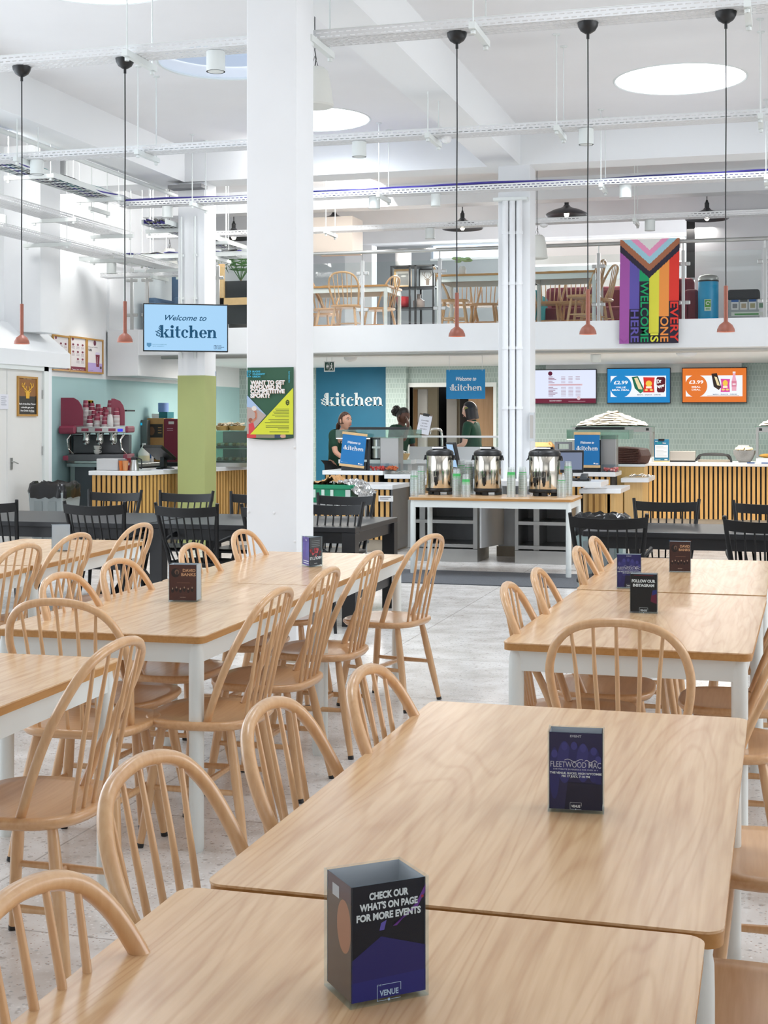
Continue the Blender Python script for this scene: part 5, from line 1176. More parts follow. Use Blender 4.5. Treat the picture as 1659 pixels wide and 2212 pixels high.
for u, v, n, g, lab in ((893, 1074, 9, 0, 'clear cup in the stack at left end of the serving table'), (908, 1070, 11, 0, 'clear cup in the taller stack behind left end of the serving table'), (985, 1074, 10, 1, 'green-banded cup stack right of the leftmost urn, clear cups below'), (995, 1068, 14, 0, 'clear cup in the tall thin stack between the left two urns, further back'), (1005, 1075, 7, 1, 'clear cup in the short green-banded stack between the left two urns'), (1012, 1069, 13, 0, 'clear cup in the tall stack against the left side of the middle urn'), (1103, 1075, 11, 1, 'clear cup in the green-banded stack before the far column'), (1128, 1074, 11, 0, 'clear cup in the stack left of the right-hand urn'), (1212, 1076, 7, 0, 'clear cup in the short stack right of the right-hand urn'), (1226, 1073, 14, 0, 'clear cup in the tallest stack at right end of the serving table')):
    x, y = at_z(u, v - 1, .74); cup_stack(x, y + .03, .7405, n, lab, bool(g))
for o in CUP0:
    if 'used' not in o: bpy.data.objects.remove(o)
for o in bpy.data.objects:
    if 'used' in o: del o['used']

# ================================================================ signs and screens
BLUE = flat('#0f7fb8'); BEZ = mat('bezel_black', '#101114', .3)
def tv(name, label, loc, rz, w, h, base, art, bright=1.0):
    t = thing(name, label, 'screen', loc, rz); MB().box(0, w, -.02, .035, 0, h).build('casing', BEZ, t, smooth=0, bevel=.003)
    A = Art(.012, .014, -.0205, .0002); W, H = w - .024, h - .028; A.rect(0, 0, W, H, base); art(A, W, H); A.build(t, 'display', 'on_screen_text'); return t
def g(c, s=None): return glow(c, s or 1.0)
def wall_tv(name, lab, u0, u1, v0, v1, Y, base, art):
    x0, z0 = at_y(u0, v1, Y); x1, z1 = at_y(u1, v0, Y); return tv(name, lab, (x0, Y, z0), 0, x1 - x0, z1 - z0, base, art)
def a_menu(A, W, H):
    A.rect(0, 0, W, H * .14, g('#6b1732')); A.ell(W * .25, H * .9, W * .036, W * .036, g('#5a1230'))
    for r in range(5): A.rect(W * .22, H * (.79 - .045 * r), W * (.07 + .03 * (r % 3)), H * .018, g('#8a5468')); [A.rect(W * (.43 + .12 * c), H * (.79 - .045 * r), W * .07, H * .014, g('#a98b99')) for c in range(3 if r < 3 else 2)]
    A.rect(W * .22, H * .53, W * .56, H * .05, g('#d9b9c0')); A.rect(W * .25, H * .548, W * .5, H * .012, g('#b06a78'))
    for r in range(7): A.rect(W * .22, H * (.47 - .043 * r), W * (.08 + .035 * ((r * 2) % 3)), H * .018, g('#8a5468')); [A.rect(W * (.43 + .12 * c), H * (.47 - .043 * r), W * .08, H * .014, g('#a98b99')) for c in range(3)]
    A.text('BUCKS NEW UNIVERSITY', W * .24, H * .055, H * .05, g('#e9dfe4'), .01, width=W * .2); A.rect(W * .55, H * .05, W * .28, H * .012, g('#b78a9a')); A.ell(W * .72, H * .15, W * .03, W * .03, g('#d8c4cc'))
wall_tv('menu_screen', 'wall screen showing a pale drinks menu with a maroon footer', 1155, 1289, 797, 873, 21.7, g('#dfe6fb'), a_menu)
def a_deal(price, l1, l2, col, dcol):
    def f(A, W, H):
        A.rect(W * .05, H * .17, W * .89, H * .62, g('#f1f5fd')); A.ell(W * .215, H * .48, W * .175, H * .33, g(col), 40)
        A.text(price, W * .215, H * .55, H * .14, g('#ffffff'), .02, align='C', width=W * .225); A.text(l1, W * .215, H * .43, H * .07, g('#ffffff'), .02, align='C', width=W * (.16 if l1 == 'VALUE' else .14)); A.text(l2, W * .215, H * .35, H * .07, g('#ffffff'), .02, align='C', width=W * (.28 if len(l2) > 5 else .14))
        A.text('MAIN - SNACK - DRINK', W * .67, H * .215, H * .045, g('#2c4a66'), .02, align='C', width=W * .38)
        s = col == '#1c86c8'
        c1, c2 = ('#1f6a50', '#2f8a63') if s else ('#2a1d18', '#4a3426')
        A.poly([(W * .39, H * .76), (W * .49, H * .78), (W * .6, H * .36), (W * .53, H * .27), (W * .44, H * .42)] if s else [(W * .455, H * .84), (W * .54, H * .86), (W * .61, H * .44), (W * .57, H * .36), (W * .49, H * .46)], g(c1))
        A.poly([(W * .43, H * .72), (W * .48, H * .74), (W * .57, H * .38), (W * .5, H * .4)] if s else [(W * .50, H * .76), (W * .54, H * .74), (W * .59, H * .48), (W * .545, H * .5)], g('#e9d7a8'))
        A.poly([(W * .5, H * .32), (W * .53, H * .3), (W * .59, H * .36), (W * .56, H * .4)] if s else [(W * .52, H * .44), (W * .57, H * .38), (W * .6, H * .43)], g(c2))
        x = .575 if s else .60; q = 1.0 if s else .8
        A.poly([(W * x, H * .30), (W * (x + .18 * q), H * .30), (W * (x + .17 * q), H * .55), (W * (x + .185 * q), H * (.74 if s else .68)), (W * x, H * (.75 if s else .69)), (W * (x + .012), H * .55)], g('#d8342c' if s else '#d8439a'))
        A.ell(W * (x + .09 * q), H * .56, W * .05 * q, H * .09, g('#f3c54a')); A.rect(W * (x + .045 * q), H * .42, W * .09 * q, H * .06, g('#fbe9d0')); A.ell(W * (x + .05 * q), H * .37, W * .025, H * .03, g('#f0d070')); A.ell(W * (x + .13 * q), H * .37, W * .025, H * .03, g('#f0d070'))
        if s:
            A.poly([(W * .795, H * .34), (W * .81, H * .30), (W * .905, H * .30), (W * .92, H * .34), (W * .93, H * .70), (W * .91, H * .75), (W * .80, H * .75), (W * .785, H * .70)], g('#5a1a26')); A.rect(W * .80, H * .75, W * .11, H * .012, g('#c8c4c6'))
            A.text('Dr', W * .80, H * .56, H * .16, g('#ffffff'), .03, .1, rot=14, width=W * .075); A.text('Pepper', W * .79, H * .42, H * .13, g('#ffffff'), .03, .1, rot=14, width=W * .135)
        else:
            A.poly([(W * .775, H * .33), (W * .845, H * .33), (W * .85, H * .6), (W * .83, H * .76), (W * .83, H * .86), (W * .79, H * .86), (W * .79, H * .76), (W * .77, H * .6)], g('#e9a9bd')); A.rect(W * .788, H * .85, W * .044, H * .05, g('#e8e6ea')); A.rect(W * .772, H * .46, W * .076, H * .16, g('#d77f98')); A.rect(W * .785, H * .5, W * .05, H * .05, g('#f3d9e2'))
            A.rect(W * .39, H * .185, W * .5, H * .012, g('#c9a68f'))
    return f
wall_tv('deal_screen', 'blue wall screen advertising a 2.99 value meal deal', 1311, 1449, 794, 872, 21.7, g('#1c86c8'), a_deal('£2.99', 'VALUE', 'MEAL DEAL', '#1c86c8', 0))
wall_tv('deal_screen', 'orange wall screen advertising a 3.99 meal deal', 1473, 1614, 793, 871, 21.7, g('#e2762b'), a_deal('£3.99', 'MEAL', 'DEAL', '#e2762b', 0))
x0, z0 = at_y(1179, 799, 21.76); x1, z1 = at_y(1602, 786, 21.76)
tag(MB().box(0, x1 - x0, 0, .03, 0, .17).build('cable_trunking', FRAMEW, loc=(x0, 21.765, z0 - .06), smooth=0), 'white board on the wall behind the tops of the three screens', 'board')
wx, wz = at_y(309, 759, 14.52)
def a_welcome(A, W, H):
    ink = g('#17567c', .8); kitchen_logo(A, W * .115, H * .28, W * .76, ink)
    A.text('Welcome to', W * .5, H * .66, H * .17, ink, .012, .38, align='C', width=W * .5)
    A.poly([(W * .03, H * .16), (W * .085, H * .16), (W * .085, H * .1), (W * .0575, H * .06), (W * .03, H * .1)], g('#5a8fb4')); A.text('BUCKINGHAMSHIRE', W * .1, H * .115, H * .03, g('#6fa0c0'), .01, width=W * .17); A.text('NEW UNIVERSITY', W * .1, H * .075, H * .03, g('#6fa0c0'), .01, width=W * .14)
    A.rect(W * .84, H * .04, W * .03, H * .08, g('#1d3f5c')); A.text('B', W * .843, H * .05, H * .08, g('#a9d4f5'), .03)
    for i, s in enumerate(('BUCKS', "STUDENTS'", 'UNION')): A.text(s, W * .88, H * (.1 - .032 * i), H * .032, g('#1d3f5c'), .03, width=W * (.05, .085, .05)[i])
tv('welcome_screen', 'hanging screen reading Welcome to the kitchen on the green column', (wx, 14.52, wz), R(29), .965, .548, g('#a6d2f4'), a_welcome)
MB().box(C3X - .05, C3X + .05, 14.90, 15.03, 2.32, 2.42).build('screen_bracket', BLACKP, None, smooth=0)
tag(bpy.data.objects['screen_bracket'], 'black bracket holding the welcome screen to the green column', 'bracket')
# flat hanging sign boards
def board(name, lab, cat, u0, u1, v0, v1, Y, art, base=BLUE, wires=None):
    x0, z0 = at_y(u0, v1, Y); x1, z1 = at_y(u1, v0, Y); w, h = x1 - x0, z1 - z0; t = thing(name, lab, cat, (x0, Y, z0)); MB().box(0, w, -.002, .004, 0, h).build('board', base, t, smooth=0)
    A = Art(0, 0, -.0025); art(A, w, h); A.build(t)
    if wires:
        for x in (.04, w - .04): MB().tube([(x, 0, h - .02), (x, 0, wires - z0)], .003, 5).build('hanging_wire', STEEL, t)
    return t
def a_wtk(A, w, h):
    kitchen_logo(A, w * .07, h * .28, w * .85, WHT, WHT)
board('hanging_sign', 'blue hanging sign reading Welcome to the kitchen, before the kitchen doorway', 'sign', 964, 1048, 798, 862, 17.7, a_wtk, wires=2.35)
board('hanging_sign', 'blue hanging sign mostly hidden behind the green column', 'sign', 404, 467, 802, 863, 17.9, a_wtk, flat('#0e6c92'), wires=2.35)
# lettering on the teal wall
x0, z0 = at_y(690, 877, YB - .032); x1, _ = at_y(827, 877, YB - .032)
A = Art(0, 0, -.001, .004); kitchen_logo(A, 0, 0, x1 - x0, mat('silver_lettering', '#cfd8da', .4)); 
A.build(thing('wall_lettering', 'silver lettering the kitchen on the deep teal wall', 'lettering', (x0, YB - .032, z0)))
def a_exit(A, w, h):
    A.rect(w * .08, h * .1, w * .38, h * .8, flat('#0f3d34')); A.poly([(w * .2, h * .5), (w * .32, h * .8), (w * .32, h * .6), (w * .42, h * .6), (w * .42, h * .42), (w * .32, h * .42), (w * .32, h * .2)], WHT); A.rect(w * .5, h * .1, w * .42, h * .8, flat('#0f3d34'))
    A.ell(w * .72, h * .74, w * .06, h * .08, WHT); A.poly([(w * .6, h * .64), (w * .8, h * .64), (w * .78, h * .4), (w * .86, h * .2), (w * .78, h * .18), (w * .7, h * .36), (w * .58, h * .18), (w * .53, h * .24), (w * .64, h * .42)], WHT)
board('exit_sign', 'dark green emergency exit sign with running figure at the teal wall', 'sign', 700, 723, 780, 803, 18.2, a_exit, WHT, wires=2.35)
# poster on the big column
px0, pz0 = at_y(535, 946, 8.03); px1, pz1 = at_y(635, 793, 8.03); pw, ph = px1 - px0, pz1 - pz0
def a_sport(A, w, h):
    YEL = flat('#dbe23c'); A.poly([(0, h * .61), (w * .42, h * .32), (w * .07, h * .06), (0, 0), (0, h * .3)], flat('#a9c4e6')); A.poly([(0, h * .44), (w * .2, h * .42), (w * .42, h * .32), (w * .07, h * .06), (0, .0)], flat('#b9aaa5'))
    A.rect(0, 0, w, h * .058, flat('#8b8773')); A.poly([(0, 0), (w * .2, 0), (w * .2, h * .058), (0, h * .058)], flat('#c9424a')); A.rect(w * .6, 0, w * .14, h * .05, flat('#3a4a66')); A.ell(w * .78, h * .028, w * .06, h * .026, flat('#d9a890')); A.rect(w * .84, 0, w * .16, h * .05, flat('#2f5140'))
    A.poly([(w * .04, h * .2), (w * .14, h * .22), (w * .2, h * .06), (w * .2, 0), (w * .04, 0)], flat('#d8434a')); A.ell(w * .08, h * .25, w * .045, h * .035, flat('#9a5f4a')); A.line([(w * .1, h * .22), (w * .2, h * .28), (w * .2, h * .36), (w * .15, h * .4)], w * .045, flat('#c98468')); A.ell(w * .16, h * .42, w * .055, h * .035, flat('#e6e1da'))
    A.poly([(w * .07, h * .05), (w, h * .05), (w, h * .71)], YEL)
    A.rect(w * .0, h * .865, w * .09, h * .09, flat('#37b6e0')); A.text('B', w * .015, h * .875, h * .1, flat('#1f4a38'), .03)
    for i, s in enumerate(('BUCKS', "STUDENTS'", 'UNION')): A.text(s, w * .12, h * (.93 - .036 * i), h * .034, flat('#4cc4ea'), .03, width=w * (.17, .27, .17)[i])
    A.text('Bucks Students Union', w * .9, h * .94, h * .03, flat('#4cc4ea'), .02, rot=-90, width=h * .16)
    for i, s in enumerate(('WANT TO GET', 'INVOLVED IN', 'COMPETITIVE', 'SPORT?')):
        A.text(s, w * .085, h * (.755 - .062 * i), h * .077, flat('#c9a58f'), .05, width=w * (.74, .66, .74, .42)[i]); A.text(s, w * .075, h * (.76 - .062 * i), h * .077, WHT, .05, width=w * (.74, .66, .74, .42)[i])
    hx = [(w * .88 + w * .045 * math.sin(R(60 * k)), h * .5 + h * .042 * math.cos(R(60 * k))) for k in range(6)][::-1]; A.poly(hx, flat('#2d3a1a')); A.text('BU', w * .88, h * .505, h * .022, YEL, .02, align='C'); A.text('SU', w * .88, h * .48, h * .022, YEL, .02, align='C')
    T = flat('#7f8a35')
    for i, q in enumerate((.3, .28, .34, .32, .36, .3, 0, .44, .4, .52, 0, .5, .5, .24, 0, .42)):
        if q: A.rect(w * (.91 - q), h * (.405 - .0215 * i), w * q, h * .009, flat('#46501c') if i in (9, 15) else T)
t = thing('poster', 'green and yellow poster asking WANT TO GET INVOLVED IN COMPETITIVE SPORT', 'poster', (px0, 8.031, pz0))
MB().grid(lambda u, v: (u * pw, -.006 - .006 * math.sin(v * 5) * math.sin(u * 3.1) - .0, v * ph + (.012 * math.sin(u * 3.14) * -1 * (1 - v) ** 6)), 16, 16).build('sheet', flat('#2f5c45'), t, smooth=80)
A = Art(0, 0, -.0135, .0002); a_sport(A, pw, ph); A.build(t)
for u, v in ((637, 966), (537, 1106), (592, 1108), (637, 1170)):
    x, z = at_y(u, v, 8.036); tag(MB().lathe([(.008, 0), (.009, .003), (.004, .006)], 10, (0, 0, 0), axis=(0, -1, 0)).build('screw_cap', PLASTW, loc=(x, 8.0375, z)), 'small white plug on the front of the big column, ' + {966: 'just below the poster', 1106: 'low at its left edge', 1108: 'low near its middle', 1170: 'low at its right edge'}[v], 'plug')
# posters on the left wall and door (local X runs into the room)
def side_board(name, lab, u0, u1, v0a, v1a, X, frame, art, base, cat='poster'):
    y0, z1 = at_x(u0, v0a, X); _, z0 = at_x(u0, v1a, X); y1, _ = at_x(u1, v0a, X); w, h = y1 - y0, z1 - z0
    t = thing(name, lab, cat, (X, y0, z0), R(90)); f = .022
    if frame: MB().box(0, w, -.02, 0, 0, f).box(0, w, -.02, 0, h - f, h).box(0, f, -.02, 0, f, h - f).box(w - f, w, -.02, 0, f, h - f).build('frame', frame, t, smooth=0)
    MB().box(0.001, w - .001, -.008, -.001, 0.001, h - .001).build('sheet', base, t, smooth=0); A = Art(0, 0, -.0085); art(A, w, h); A.build(t); return t
GOLD = wood('gold_frame', '#b98a3c', '#a3742c', .4, 2, 'Z', 4)
def a_stag(A, w, h):
    A.rect(.02, .02, w - .04, h - .04, flat('#26231f')); A.rect(.02, h * .5, w - .04, h * .48, flat('#8a5a28')); A.poly([(.02, h * .52), (w * .5, h * .42), (w - .02, h * .52), (w - .02, h * .36), (.02, h * .36)], flat('#26231f'))
    deerh = flat('#e0aa2c'); B = Art(A.ox, A.oz + h * .38, A.y, A.eps); B.mb = A.mb; B.base = 6; deer(B, w, h * .55, deerh); A.n = B.n
    A.text('HOT DRINKS', w * .5, h * .93, h * .035, flat('#e9d9b8'), .01, align='C', width=w * .4)
    for i, s in enumerate(('Roll of the Dice Throw', 'a double get your', 'Hot Drink for free')): A.text(s, w * .5, h * (.29 - .085 * i), h * .06, WHT, .025, align='C', width=w * (.82, .66, .68)[i])
    A.rect(w * .64, h * .105, w * .2, h * .006, WHT)
side_board('framed_poster', 'gold-framed poster of a golden stag on the white door', 36, 79, 812, 899, WD - .014, GOLD, a_stag, flat('#26231f'))
side_board('notice', 'small white notice taped to the door at the left edge', -6, 17, 851, 884, WD - .014, None, lambda A, w, h: [A.rect(w * .3, h * (.8 - .13 * i), w * (.5 - .1 * (i % 2)), h * .03, flat('#8a8d98')) for i in range(5)], flat('#e4e4ec'), 'notice')
PA = flat('#e9e4e4')
def a_menu1(A, w, h):
    MAR = flat('#7a2a40'); A.rect(.02, .02, w - .04, h * .11, MAR); A.ell(w * .2, h * .93, w * .06, w * .06, MAR)
    for r in range(3):
        for c in range(3):
            if r == 2 and c == 0: continue
            A.ell(w * (.22 + .28 * c), h * (.77 - .2 * r), w * .06, h * .03, MAR); [A.rect(w * (.13 + .28 * c), h * (.71 - .2 * r - .025 * k), w * .18, h * .008, flat('#a08a90')) for k in range(3)]
    A.text('Tasty  Hot  Fresh', w * .5, h * .065, h * .04, WHT, .01, align='C', width=w * .7)
def a_ube(A, w, h):
    A.rect(.02, .02, w - .04, h * .26, flat('#b7a3d6')); A.ell(w * .5, h * .88, w * .08, w * .08, flat('#6a2a44')); A.text('Discover sweet', w * .12, h * .74, h * .055, flat('#55505a'), .0, width=w * .55); A.text('UBE', w * .12, h * .64, h * .09, flat('#2c2a30'), .03, width=w * .2)
    A.poly([(w * .55, h * .55), (w * .8, h * .55), (w * .76, h * .2), (w * .59, h * .2)], flat('#7a2038')); A.poly([(w * .52, h * .55), (w * .83, h * .55), (w * .78, h * .62), (w * .57, h * .62)], flat('#d9cfe6')); A.text('COSTA', w * .66, h * .28, h * .05, WHT, .02, rot=90, width=h * .2); A.ell(w * .86, h * .18, w * .06, h * .04, flat('#5a4a52'))
    A.rect(w * .1, h * .08, w * .3, h * .01, flat('#8a78a8'))
side_board('framed_poster', 'gold-framed drinks list half hidden at the sloping white bulkhead', 112, 148, 722, 800, WR + .012, GOLD, a_menu1, PA)
side_board('framed_poster', 'gold-framed menu sheet with small cup pictures, middle of three', 148.5, 185, 725, 803, WR + .012, GOLD, a_menu1, PA)
side_board('framed_poster', 'gold-framed lilac poster with a tall drink, rightmost of three', 185.5, 221, 730, 806, WR + .012, GOLD, a_ube, PA)

# ================================================================ things on and around the counters
def put(name, lab, cat, u, Y, z, rz=0, group=None): return thing(name, lab, cat, (at_y(u, 900, Y)[0], Y, z), rz, group)
def size(px, u, Y): t = (u - CX) / FPX; return px * (Y / (CT + t * ST)) / FPX
BMAR = mat('burgundy_enamel', '#8e2f47', .35, coat=.3)
# coffee machine
my = 16.0; mx = at_y(214, 950, my)[0]; t = thing('coffee_machine', 'burgundy and steel three-group espresso machine topped with paper cups', 'coffee machine', (mx, my, DZ + .0005), R(14))
MB().box(-.36, .36, -.1, .26, .06, .12).box(-.36, .36, .1, .26, .12, .36).build('body', mat('dark_steel'), t, smooth=0, bevel=.01)
MB().box(-.34, .40, -.24, .2, .03, .115).build('drip_tray', DSTEEL, t, smooth=0, bevel=.008); MB().box(.36, .41, -.25, .2, .02, .12).build('tray_end_cap', BMAR, t, smooth=0, bevel=.01)
MB().box(-.40, -.33, -.25, .24, .04, .10).build('left_foot_panel', BMAR, t, smooth=0, bevel=.01)
MB().box(-.24, .38, -.2, .22, .385, .46).build('head_panel', STEEL, t, smooth=0, bevel=.01); MB().box(-.46, -.24, -.24, .24, .37, .475).build('side_cowl', BMAR, t, smooth=0, bevel=.03); MB().box(.37, .41, -.2, .22, .385, .47).build('right_cowl', BMAR, t, smooth=0, bevel=.02)
for k in range(3):
    x = -.13 + .17 * k; gp = MB().lathe([(.045, .26), (.05, .30), (.04, .345), (.055, .385)], 18, (x, -.13, 0)).build('group_head', CHROME, t); MB().tube([(x, -.14, .285), (x + .01, -.3, .275)], [.012, .016], 8).build('portafilter_handle', BLACKP, gp); MB().lathe([(.03, .235), (.036, .25), (.036, .27)], 14, (x, -.13, 0)).build('portafilter', CHROME, gp)
    MB().box(x - .045, x + .045, -.203, -.2, .405, .44).build('button_panel', BMAR, t, smooth=0)
MB().box(.28, .345, -.204, -.2, .40, .435).build('display', glow('#3a3ad8', 1.2), t, smooth=0)
for s in (-.31, .36): MB().tube([(s, -.18, .37), (s - .04, -.22, .3), (s - .03, -.2, .18), (s + .02, -.16, .12)], .012, 8).build('side_tube', CHROME, t)
def wing(x, r, h0, flip): 
    pts = [(0.2, h0), (-.2, h0), (-.2, h0 + .14)] + [(-.2 + .26 * (1 - math.cos(R(a))), h0 + .14 + .19 * math.sin(R(a))) for a in range(10, 91, 16)] + [(.2, h0 + .33)]
    return MB().yprism(pts[::-1] if flip else pts, x, x + .012)
MB().xprism([(-.44, .475), (-.16, .475), (-.16, .66), (-.18, .73), (-.22, .79), (-.28, .825), (-.44, .825)], -.18, -.165).build('cup_guard', BMAR, t, smooth=0); MB().xprism([(.16, .475), (.33, .475), (.33, .66), (.31, .73), (.27, .785), (.2, .815), (.16, .815)], -.02, -.005).build('cup_guard', BMAR, t, smooth=0)
MACH = t
Mm = Matrix.Translation((mx, my, DZ)) @ Matrix.Rotation(R(14), 4, 'Z')
CUPW = mat('cup_white', '#e9e6e4', .5)
def paper_cup(white):
    mb = MB().use(CUPW if white else BMAR).lathe([(.0405, .012), (.029, .105), (.0, .105)], 16); mb.use(CUPW).lathe([(.0425, 0), (.0435, .006), (.0405, .012)], 16, cap=False)
    if not white: mb.lathe([(.0352, .055), (.0338, .066)], 16, cap=False)
    return mb.build('paper_cup', None, None)
PC = [paper_cup(False), paper_cup(True)]; used = set()
for (lx_, ly_, n, wh, lab) in ((-.19, .08, 15, 0, 0), (-.115, .10, 13, 0, 0), (-.04, .12, 12, 0, 0), (.05, .12, 10, 0, 0), (.12, .10, 15, 0, 0), (.19, .12, 11, 0, 0), (.02, .0, 9, 0, 0), (.09, .0, 8, 0, 0), (-.06, -.02, 7, 0, 0), (.0, -.1, 5, 0, 0), (.23, -.04, 9, 0, 0), (-.09, -.12, 3, 0, 0), (.10, -.12, 2, 0, 0), (.165, -.11, 4, 1, 1)):
    for k in range(n):
        p = Mm @ Vector((lx_, ly_, .4605 + k * .0165)); b = PC[wh]
        if wh not in used: o = b; used.add(wh)
        else: o = b.copy(); C.objects.link(o)
        o.location = p; tag(o, ('white paper cup upturned in the white stack on the coffee machine' if wh else 'burgundy paper cup upturned in a stack on top of the coffee machine'), 'cup', 'paper cups stacked on the coffee machine')
p = Mm @ Vector((.0, -.12, .116))
for k in range(2):
    t = thing('espresso_cup', 'small white china cup, ' + ('upper', 'lower')[1 - k] + ' of two stacked on the machine drip tray', 'cup', p + Vector((0, 0, k * .052))); MB().lathe([(.022, 0), (.036, .02), (.04, .055), (.036, .055), (.03, .02), (.0, .01)], 18).build('bowl', mat('china', '#f0ede6', .2), t); MB().tube([(.036, 0, .045), (.06, 0, .04), (.058, 0, .02), (.034, 0, .015)], .005, 6).build('handle', mat('china'), t)
# grinders, canisters and bottles at the far left
def grinder(u, Y, lab, tall):
    t = put('coffee_grinder', lab, 'grinder', u, Y, DZ + .0005); MB().box(-.07, .07, -.1, .1, 0, .03).build('base', BLACKP, t, smooth=0); MB().lathe([(.065, .03), (.075, .2), (.07, .34), (.05, .36)], 20).build('body', STEEL, t)
    if tall: MB().lathe([(.045, .36), (.09, .5), (.1, .58), (.0, .585)], 20).build('bean_hopper', mat('smoked_hopper', '#3c332e', .2), t)
    MB().lathe([(.04, .12), (.045, .16)], 14, (0, -.1, 0)).tube([(0, -.1, .14), (0, -.17, .14)], .01, 8).build('dosing_fork', BLACKP, t)
grinder(118, 15.98, 'tall coffee grinder with dark bean hopper by the white door wall', True); grinder(142, 16.02, 'short silver coffee grinder beside the espresso machine', False)
sx, szz = at_y(124, 886, 16.5); t = thing('wall_shelf', 'small black shelf on the left wall holding yellow canisters', 'shelf', (WR, 16.3, szz)); MB().box(.001, .65, 0, .24, -.02, 0).build('board', BLACKP, t, smooth=0); MB().box(.001, .3, .1, .12, -.1, -.02).build('bracket', BLACKP, t, smooth=0)
for u, lab in ((117, 'left yellow canister with a red emblem on the small wall shelf'), (130, 'right yellow canister with a red emblem on the small wall shelf')):
    t = thing('canister', lab, 'canister', (max(at_y(u, 880, 16.4)[0], WR + .08), 16.4, szz + .0005)); MB().box(-.034, .034, -.034, .034, 0, .125).build('tin', flat('#e8b81e', .4), t, smooth=0, bevel=.01); A = Art(0, .05, -.0345); A.ell(0, 0, .018, .028, flat('#c0241c')); A.ell(.006, -.004, .008, .016, flat('#3a1512')); A.build(t, 'emblem')
for u, c, lab in ((116, '#d89a2a', 'amber syrup bottle standing left of the espresso machine'), (125, '#e07a24', 'orange syrup bottle standing left of the espresso machine')):
    t = put('syrup_bottle', lab, 'bottle', u, 15.9, DZ + .0005); MB().lathe([(.032, 0), (.034, .01), (.034, .13), (.012, .18), (.012, .22)], 18).build('bottle', flat(c, .2), t); MB().lathe([(.035, .03), (.035, .1)], 18, cap=False).build('label', flat('#e9c48a'), t); MB().lathe([(.014, .22), (.014, .25), (.004, .27)], 10).build('pump_cap', BLACKP, t)
t = put('milk_pitcher', 'steel milk pitcher beside the short grinder', 'pitcher', 136, 15.93, DZ + .0005); MB().lathe([(.045, 0), (.048, .04), (.036, .1), (.04, .12), (.036, .118)], 20).build('body', CHROME, t); MB().tube([(.04, 0, .1), (.075, 0, .08), (.05, 0, .02)], .006, 8).build('handle', CHROME, t)
# machines and boxes on the rear coffee counter
BZ = .9005; BY = 18.05
def bb(u0, u1, v0, v1, Y): x0, z1 = at_y(u0, v0, Y); x1, z0 = at_y(u1, v1, Y); return x0, x1, z0, z1
x0, x1, _, z1 = bb(250, 292, 908, 990, BY); t = thing('water_boiler', 'dark steel water boiler right of the espresso machine', 'machine', (x0, BY, BZ)); w = x1 - x0; h = z1 - BZ
MB().box(0, w, 0, .4, 0, h).build('case', DSTEEL, t, smooth=0, bevel=.01); MB().tube([(w * .8, -.02, h * .4), (w * .8, -.08, h * .4), (w * .8, -.08, h * .34)], .012, 8).build('spout', CHROME, t)
x0, x1, _, z1 = bb(294, 318, 907, 990, BY); t = thing('brewer', 'tall grey brewing machine with a small lit display behind the coffee counter', 'machine', (x0, BY, BZ)); w = x1 - x0; h = z1 - BZ
MB().box(0, w, 0, .4, 0, h).build('case', mat('machine_grey', '#6b7272', .4, .5), t, smooth=0, bevel=.01); MB().box(w * .15, w * .55, -.004, 0, h * .87, h * .93).build('display', glow('#1fa2c8', 1), t, smooth=0); MB().box(w * .1, w * .9, -.005, 0, h * .15, h * .4).build('recess', BLACKP, t, smooth=0); MB().tube([(w * .3, -.01, h * .47), (w * .3, -.09, h * .47), (w * .3, -.09, h * .42)], .012, 8).build('spout', CHROME, t)
TOPZ = BZ + at_y(264, 908, BY)[1] - BZ
x0, x1, z0, z1 = bb(265, 285, 878, 908, BY); t = thing('carton', 'olive green carton standing on the water boiler', 'carton', (x0, BY + .05, TOPZ + .001)); MB().box(0, x1 - x0, 0, .12, 0, z1 - z0).build('box', flat('#55602c'), t, smooth=0); A = Art(0, 0, -.001); A.rect((x1 - x0) * .55, .005, (x1 - x0) * .4, (z1 - z0) * .5, flat('#d1a878')); A.rect((x1 - x0) * .62, (z1 - z0) * .78, (x1 - x0) * .25, .01, flat('#d8d6b8')); A.build(t)
t = thing('bottle', 'bottle with a bright green cap behind the olive carton', 'bottle', (x0 + .04, BY + .25, TOPZ + .001)); MB().lathe([(.04, 0), (.04, .16), (.025, .19)], 16).build('bottle', flat('#3f7a44'), t); MB().lathe([(.026, .19), (.026, .23)], 14).build('cap', flat('#35b060'), t)
t = put('plastic_jug', 'clear plastic jug on the water boiler beside the olive carton', 'jug', 292, BY + .1, TOPZ + .001); MB().lathe([(.045, 0), (.05, .03), (.042, .1), (.028, .17), (.03, .19)], 18).build('jug', mat('milky_plastic', '#d7dfe0', .25), t); MB().tube([(.03, 0, .17), (.07, 0, .15), (.06, 0, .08), (.042, 0, .06)], .007, 8).build('handle', mat('milky_plastic'), t)
KRAFT = mat('kraft_card', '#b98a54', .75, var=.06); 
x0, x1, _, z1 = bb(318, 383, 903, 990, BY + .1); w = (x1 - x0); hh = (z1 - BZ) / 2.0
for k in range(2):
    t = thing('supply_box', ('lower', 'upper')[k] + ' of two brown and black supply boxes behind the coffee counter', 'box', (x0, BY + .1, BZ + k * hh + .0005)); MB().box(0, w * .55, 0, .35, 0, hh - .002).build('carton', KRAFT, t, smooth=0); A = Art(0, 0, -.001); A.rect(.01, hh * .1, w * .5, hh * .62, flat('#2a211d')); A.ell(w * .15, hh * .4, w * .1, hh * .2, flat('#6b4a34')); [A.rect(w * .36, hh * (.3 + .12 * i), w * .12, .01, flat('#b98a54')) for i in range(3)]; A.build(t)
